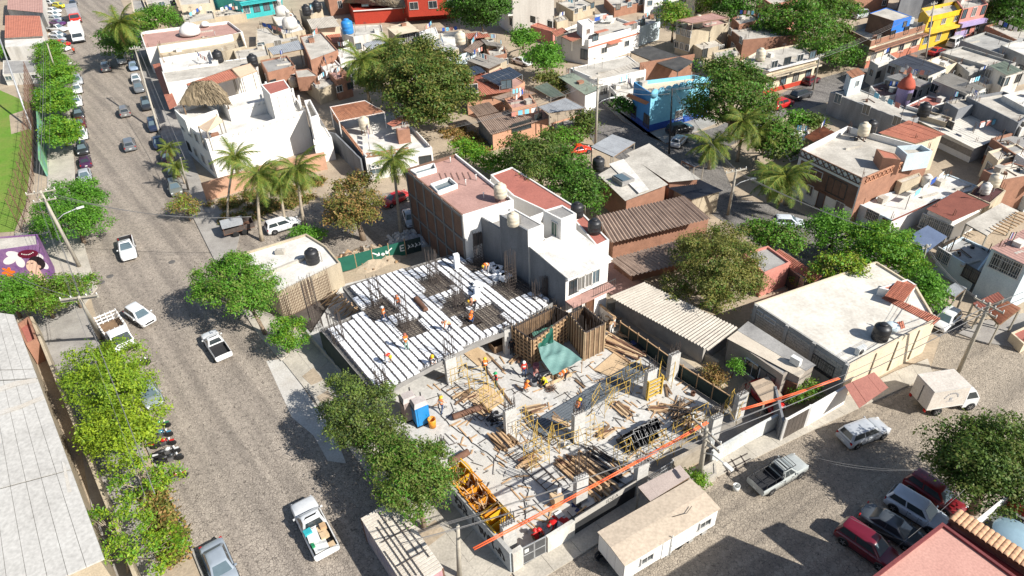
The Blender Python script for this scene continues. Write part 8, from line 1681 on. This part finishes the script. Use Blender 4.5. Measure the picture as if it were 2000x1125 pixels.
for i,(x,y,col,k,lab) in enumerate(((100,6,WHT,'suv','topmost white car of the slanted row'),(116,10,(.65,.6,.02),'hatch','yellow car in the slanted row'),(104,20,WHT,'sedan','white car just below the yellow one'),(105,28,WHT,'hatch','fourth white car of the slanted row'),(107,36,SIL,'sedan','silver car in the slanted row'),(112,44,(.10,.03,.12),'sedan','purple car in the slanted row'),(108,43,WHT,'suv','white car in front of the purple one'),(112,56,WHT,'pickup','white pickup in the slanted row'),(112,67,WHT,'sedan','white car below the white pickup'),(114,75,SIL,'hatch','pale car above the red one'),(119,84,RED,'sedan','red car at the end of the slanted row'),(121,93,WHT,'hatch','last white car of the slanted row'))):
    if i==6:continue
    car(k,lab,(x-14,y-1),(x+14,y+1),col,.95,lite=True,group='cars parked in a slanted row')
car('sedan','dark blue car at the top of the main street',(141,14),(144,-2),NVY,1,lite=True)
boxtruck('red truck with grey box at the top of the main street',(142,14),(149,48),mat('truck grey',(.35,.36,.38)),plain('truck red',(.60,.03,.02),.35,coat=.5),6.5,2.3,2.3);boxtruck('white box truck following the red truck',(150,50),(153,85),WHITE,plain('truck white',(.72,.72,.71),.35,coat=.5),6.2,2.3,2.3)
car('suv','white car parked on the vacant lot beneath palms',(524,447),(580,430),WHT,.95)
tl=tag(empty('old_flatbed_trailer',G(468,455),AZB),'rusty old flatbed trailer with torn canvas on the corner','trailer');MB().box((0,0,.7),(3.4,1.7,.12)).build('bed',RUST,tl)
for s in(-1,1):
    MB().box((0,s*.85,1.0),(3.4,.06,.5)).build('side_board',STEEL,tl);MB().box((s*1.7,0,1.0),(.06,1.7,.5)).build('end_board',STEEL,tl)
    for x in(-.5,.5):inst('tyre',carmeshes('suv')['tyre'],tl,(x,s*.8,.37),(math.pi/2,0,0))
MB().add([(-1.7,-.9,1.5),(.6,-.9,1.4),(.8,.9,1.6),(-1.6,.9,1.7)],[(0,1,2,3)]).build('canvas',MET,tl)
for x in(-1.6,.6):
    for s in(-1,1):MB().bar((x,s*.85,.7),(x,s*.88,1.55),.05).build('stake',RUST,tl)
car('sedan','red car parked beside the corner palm',(792,378),(752,396),RED,.95);car('sedan','white car in the palm shadow by the brick wall',(796,408),(806,440),SIL,.9)
car('beetle','bright orange red round-backed car on the grey yard',(1114,295),(1148,288),(.80,.05,.02),1.0)
for lab,k,r,f,col in(('white car beyond the solar house','sedan',(1008,116),(1032,123),WHT),('white car under the fibre cement canopy','sedan',(1278,144),(1304,138),WHT),('black van parked at the turquoise house','suv',(1306,256),(1350,246),DRK),('white car on the back street before the black van','hatch',(1316,284),(1336,264),WHT),('bright red boxy car on the far street','suv',(1508,208),(1546,196),RED),('black car beside the bright red car','suv',(1548,190),(1582,178),DRK),('dark red car by the cream balcony house','hatch',(1576,160),(1594,152),WIN),('red car left of the yellow house street','sedan',(1818,104),(1842,96),RED),('white van on the yellow house street','van',(1852,90),(1880,76),WHT),('dark red car farthest up the yellow house street','sedan',(1884,76),(1910,58),WIN),('silver van by the hillside grey house','van',(1668,32),(1696,26),SIL)):car(k,lab,r,f,col,.98,lite=True)
car('hatch','red car under a tan cover behind the gate yard',(1478,756),(1512,790),RED,.95);canopy('car_cover','tan sheet cover sagging above the red yard car','cover',[(1466,748,1.9),(1500,735,2.0),(1528,772,1.9),(1492,788,1.7)],mat('tan cover',(.46,.36,.26),(.36,.28,.2)),flat=True,beams=False)
fr=tag(empty('shadow_bars',G(1440,912,.05)),'dark steel frame lying on the cobbles beside the silver pickup','frame');o=G(1440,912,.05)
for a,c_ in(((1412,905),(1425,928)),((1428,897),(1442,920)),((1446,890),(1458,908)),((1414,922),(1466,896)),((1412,910),(1460,886))):MB().bar(G(*a,.1)-o,G(*c_,.1)-o,.09,.08).build('bar',STEEL,fr)  # flat dark bars stand in for the roof-rack shadow and planks
car('hatch','white hatchback on the shaded palm street',(1513,432),(1566,434),(.62,.66,.72),.95);car('hatch','white car half hidden by the bright tree at right',(1858,614),(1838,632),WHT,.95)
car('suv','silver car parked in front of the maroon awning',(1652,856),(1722,830),(.46,.48,.50),.95)
rp=car('pickup','dusty silver pickup with black roof rack on the side street',(1476,950),(1564,900),(.40,.42,.40),.92)
a=G(1476,950,.6);b_=G(1564,900,.6);c=(a+b_)/2;az=math.atan2(b_.y-a.y,b_.x-a.x)
rk=MB()
for y in(-.65,.65):rk.bar((-.2,y,1.84),(1.0,y,1.84),.04).bar((-2.3,y*1.25,1.5),(-.3,y*1.15,1.55),.05)
for x in(-.2,.1,.4,.7,1.0):rk.bar((x,-.65,1.84),(x,.65,1.84),.035)
for x in(-2.3,-1.3,-.4):
    rk.bar((x,-.8,1.5),(x,.8,1.5),.05)
    for y in(-.8,.8):rk.bar((x,y,1.0),(x,y,1.5),.05)
rk.build('roof_rack',TRIM,rp)
car('suv','dark red car rear of the parked group by the dark tree',(1792,940),(1862,988),(.18,.01,.015),.92);car('suv','pale blue white car in the parked group',(1753,972),(1835,1022),(.55,.60,.66),.95);car('sedan','dark grey car in the parked group with sunlit boot',(1698,1002),(1790,1056),(.07,.08,.09),.95);car('suv','wine red car nearest the pink roofed house',(1650,1032),(1745,1098),(.15,.008,.02),.95)
bt=boxtruck('white box truck with dusty doors and round emblem on the side street',(1795,778),(1898,762),mat('dusty truck box',(.62,.56,.49),(.50,.45,.39),.6),plain('truck white',(.72,.72,.71),.35,coat=.5),4.4,1.95,1.95,cl=1.25)
gm=plain('grey print',(.35,.35,.36),.7);em=MB()
for i in range(9):a=math.pi*(i+.5)/9;em.box((.1+.55*math.cos(a),0,1.85+.5*math.sin(a)),(.1,.01,.14))
em.box((.1,0,1.75),(.2,.01,.3)).box((.1,0,1.5),(.6,.01,.06));em.build('emblem',gm,bt,(-.6,-.99,.0))
for i,(x,y,az,col,lab) in enumerate(((312,850,20,(.05,.2,.3),'blue motorcycle at the top of the kerb row'),(318,866,15,RED,'red motorcycle second in the kerb row'),(326,884,25,(.6,.6,.6),'white motorcycle with large seat in the kerb row'),(332,896,20,DRK,'black motorcycle lowest in the kerb row'),(340,934,35,(.3,.03,.03),'dark red motorcycle apart from the kerb row'),(308,832,20,(.03,.18,.08),'green motorcycle under the tree edge'),(272,712,40,DRK,'dark motorcycle beside the yellow green tree'),(1612,478,150,DRK,'motorcycle in the shade of the clipped tree'))):motorbike(lab,(x,y),math.radians(az),col)
# ---------------------------------------------------------------- people
YH=(.80,.50,.02);WHH=(.75,.75,.72);OV=(.95,.20,.03);RV=(.75,.05,.03);JN=(.05,.08,.16);KH=(.18,.15,.11)
for lab,x,y,z,az,ps,hel,vs_,sh,tr in(
 ('worker in orange vest standing behind the thin cage',779,606,EZ,250,'stand',(.35,.12,.05),OV,(.3,.1,.05),(.03,.03,.05)),('worker in orange vest with white helmet by the timber pit',752,629,EZ,160,'walk',WHH,OV,(.4,.2,.1),JN),('worker in orange vest and pale green trousers in mid slab',795,683,EZ,110,'work',(.35,.1,.06),OV,(.6,.6,.58),(.22,.36,.30)),('worker in white with yellow helmet on the foam slab',757,709,EZ,320,'bend',YH,RV,(.7,.68,.64),(.68,.66,.62)),('worker with yellow helmet kneeling at the front slab edge',844,711,EZ,300,'crouch',YH,OV,(.05,.05,.06),(.05,.05,.07)),('worker bending over beside the middle rebar',878,648,EZ,170,'bend',(.5,.2,.1),(.85,.35,.18),(.7,.3,.15),(.04,.04,.06)),('worker in orange crouched at the big rebar mat',920,630,EZ,60,'crouch',OV,OV,(.1,.1,.12),JN),('worker with yellow helmet bending by the open form',928,602,EZ,200,'bend',YH,(.75,.35,.2),(.6,.3,.2),(.05,.05,.06)),('worker bending near the grey house wall',953,532,EZ,220,'bend',YH,OV,(.75,.4,.2),(.4,.4,.42)),
 ('worker with yellow helmet walking on the plywood deck',949,729,DZ,100,'walk',YH,OV,(.05,.05,.06),(.04,.04,.05)),('worker in black with green helmet beside the boards',970,757,DZ,190,'work',(.02,.35,.12),RV,(.03,.03,.04),(.10,.12,.08)),('worker with yellow helmet walking by the blue toilet',864,805,DZ,60,'walk',YH,(.95,.30,.10),(.8,.5,.35),JN),('worker with white helmet and red vest under the formwork',1024,735,DZ,280,'stand',WHH,RV,(.5,.08,.05),JN),('worker in orange crouched left of the buckets',1027,765,DZ,40,'crouch',(.8,.3,.05),OV,(.7,.3,.1),(.5,.42,.36)),('crouched worker in pink among the buckets',1045,738,DZ,300,'crouch',(.3,.15,.12),None,(.6,.25,.22),(.5,.45,.42)),('worker in yellow shirt crouched at the rods',1066,755,DZ,200,'crouch',(.7,.55,.03),None,(.72,.62,.03),(.05,.05,.06)),('worker in dark clothes sitting between the buckets',1056,748,DZ,250,'crouch',(.04,.04,.05),None,(.03,.03,.035),(.04,.04,.05)),('worker in orange bending at the trough',1104,741,DZ,210,'bend',OV,OV,(.6,.2,.08),(.06,.06,.07)),('worker bending over the column top rebar',1128,802,EZ,40,'crouch',YH,(.8,.28,.12),(.03,.05,.15),(.05,.06,.1)),('person in white standing behind the wooden crate',1092,978,DZ+.0,140,'stand',None,None,(.72,.70,.68),(.45,.2,.2)),('man in red at the corner behind the gate',1048,1058,.02,120,'crouch',(.6,.02,.02),None,(.5,.03,.03),KH),('worker in red cap beside the gate',1058,1050,.02,200,'crouch',(.6,.02,.02),RV,(.2,.2,.2),KH),('worker in red shirt behind the front wall',1083,1035,.02,220,'bend',(.5,.02,.02),None,(.55,.02,.02),JN),('worker with brown hair at the deck edge timber',1196,640,DZ,250,'crouch',None,None,(.5,.28,.18),KH),('worker in orange vest beside the utility pole',1390,868,.02,230,'crouch',WHH,(.8,.12,.05),(.3,.1,.05),KH),('person in dark clothes leaning at the core column',1000,692,DZ,260,'stand',None,None,(.02,.02,.025),(.02,.02,.03))):
    worker(lab,x,y,z,az,ps,hel or YH,vs_,sh,tr,hat=hel is not None)
worker('cyclist in red riding up the main street',146,104,.45,120,'sit',(.1,.05,.04),None,(.55,.08,.04),(.12,.08,.06),1.0,None,True)
bk=tag(empty('bicycle',G(146,104),AZA),'bicycle under the cyclist in red','bicycle')
for x in(-.52,.52):MB().lathe([(.3,-.02),(.34,-.02),(.34,.02),(.3,.02)],16).build('wheel',TYRE,bk,(x,0,.34),(math.pi/2,0,0))
MB().tube([(-.52,0,.34),(-.1,0,.85),(.42,0,.9),(.52,0,.34)],.02,6).tube([(-.1,0,.85),(0,0,.3),(.42,0,.85)],.02,6).build('frame',TRIM,bk);MB().tube([(.38,-.25,1.05),(.42,0,1.0),(.38,.25,1.05)],.015,5).build('handlebar',TRIM,bk);MB().box((-.15,0,.92),(.24,.14,.06)).build('saddle',BLACKP,bk)
worker('person in white shirt under the young kerb trees',258,900,.12,60,'sit',None,None,(.75,.74,.72),(.2,.1,.06),1.0,None,False)
# ---------------------------------------------------------------- poles, lamps, wires
pl1,T1=pole('tall street pole with crossarms and lamp at the round tree',(156,522),(78,372),9.5,((.98,20,2.6),(.88,20,2.0)),(.62,35,2.2),.2,gear=False)
pl2,T2=pole('tall pole with crossarm beside the stake truck',(196,660),(154,580),9.0,((.99,10,2.8),(.95,10,2.8)),None,.19)
pl3,T3=pole('short grey pole on the pavement by the container',(897,1126),(894,1026),5.5,(),None,.17,gear=False)
pl4,T4=pole('utility pole with crossarms at the planter box on the side street',(1366,932),(1380,838),7.6,((.97,118,2.6),(.82,118,2.6)),(.55,-60,1.8),.19,gear=True)
pl5,T5=pole('right hand utility pole with slanted crossarm',(1872,726),(1933,592),8.4,((.97,118,2.2),(.88,118,1.6)),None,.17)
pl6,T6=pole('concrete pole with lamp by the turquoise house corner',(1163,286),(1168,152),9.5,((.9,20,1.6),),(.62,15,1.8),.2)
pl7,T7=pole('lamp pole with crossarm at the palm street',(1422,419),(1438,332),6.6,((.98,20,2.6),),(.62,15,2.0),.17)
pl8,T8=pole('dark thin pole in front of the turquoise wall',(1307,300),(1313,172),8.0,(),None,.13,m=mat('dark pole',(.06,.06,.06)))
pl9,T9=pole('slim pole at the far red car',(1588,175),(1602,106),6.5,((.95,20,1.4),),None,.14)
pl10,T10=pole('slim pole in front of the cream and brick house',(1808,115),(1825,2),8.5,((.95,20,1.4),),None,.14)
pl11,T11=pole('steel flood light pole on the sports lawn',(62,255),(-8,55),12,(),None,.16,m=MET)
pl12,T12=pole('lamp pole rising from the trimmed street trees',(118,170),(92,85),8,(),(.42,20,2.2),.14)
pl13,T13=pole('wooden pole by the parked cars in the white house shade',(312,262),(262,90),10,((.97,20,1.4),),None,.16)
pl14,T14=pole('street pole in front of the jeep',(368,372),(352,308),5.5,(),None,.14)
pl15,T15=pole('slim pole at the shaded yard wall, right',(1798,525),(1810,478),4.5,((.9,20,1.0),),None,.13)
GW='overhead wires'
def span(a,b,n,label,dz=.22,dy=.5,sag=.5):
    for k in range(n):
        o=Vector(((k%3-1)*dy*.7,(k%3-1)*dy*.7,-dz*(k//1)*.9));wire(Vector(a)+o,Vector(b)+o,sag*(1+.12*k),label,GW+': '+label,.012 if k<n-1 else.03)
span(T4,T3+Vector((-3,-2,2.2)),5,'one of the wires running left from the planter pole over the site front');span(T5,T4,5,'one of the wires between the planter pole and the right hand pole');span(T5,T5+Vector((14,7,0)),4,'one of the wires leaving the right hand pole to the right edge')
span(T1,T2,5,'one of the wires between the two tall poles on the left');span(T1,T12+Vector((0,0,1)),4,'one of the wires from the round tree pole along the trimmed trees');span(T1,Vector(G(480,420,7)),3,'one of the wires crossing the junction from the round tree pole',sag=.9);span(T2,Vector(G(-40,500,7)),2,'one of the wires leaving left above the mural')
span(T2,Vector(G(300,960,7)),2,'one of the wires running down over the yellow green trees');span(T6,T8,4,'one of the wires between the lamp corner pole and the dark thin pole');span(T6,Vector(G(860,250,6)),3,'one of the wires from the lamp corner pole over the peach house');span(T7,T8,3,'one of the wires over the back street to the palm lamp pole');span(T7,T15,3,'one of the wires along the shaded palm street');span(T9,T10,4,'one of the wires along the far street');span(T13,T14,3,'one of the wires along the white house shade');span(T15,T5,3,'one of the wires from the yard pole to the right hand pole');span(T8,T9,3,'one of the wires from the turquoise house toward the far red car')
wire(G(1590,893,5.5),G(1792,918,5.5),.3,'pair of pale wires over the shaded cobbles at right, upper',None,.01);wire(G(1620,904,5.5),G(1790,918,5.5),.3,'pair of pale wires over the shaded cobbles at right, lower',None,.01);wire(G(1655,1008,6),G(1780,1060,6),.2,'single wire above the parked cars',None,.01);wire(G(1750,1070,6),G(1885,955,6),.2,'wire slanting up over the pale blue white car',None,.01)
# orange line covers
for lab,a,b in(('long orange cable cover above the site front',(925,1072),(1380,826)),('shorter orange cable cover above the gate yard',(1447,800),(1637,739))):
    A,B=G(*a,6.6),G(*b,6.9);r=tag(empty('orange_cable_cover',A),lab,'cable cover');n=max(2,int((B-A).length/2.5))
    for k in range(n):
        p,q=(B-A)*(k/n),(B-A)*((k+1.03)/n)
        s_=Vector((0,0,-.15*math.sin(math.pi*k/n)));t_=Vector((0,0,-.15*math.sin(math.pi*(k+1)/n)))
        for o in(-.035,.035):MB().bar(p+s_+Vector((o,-o*1.5,0)),q+t_+Vector((o,-o*1.5,0)),.085,n=8).build('cover_tube',ORNG,r)
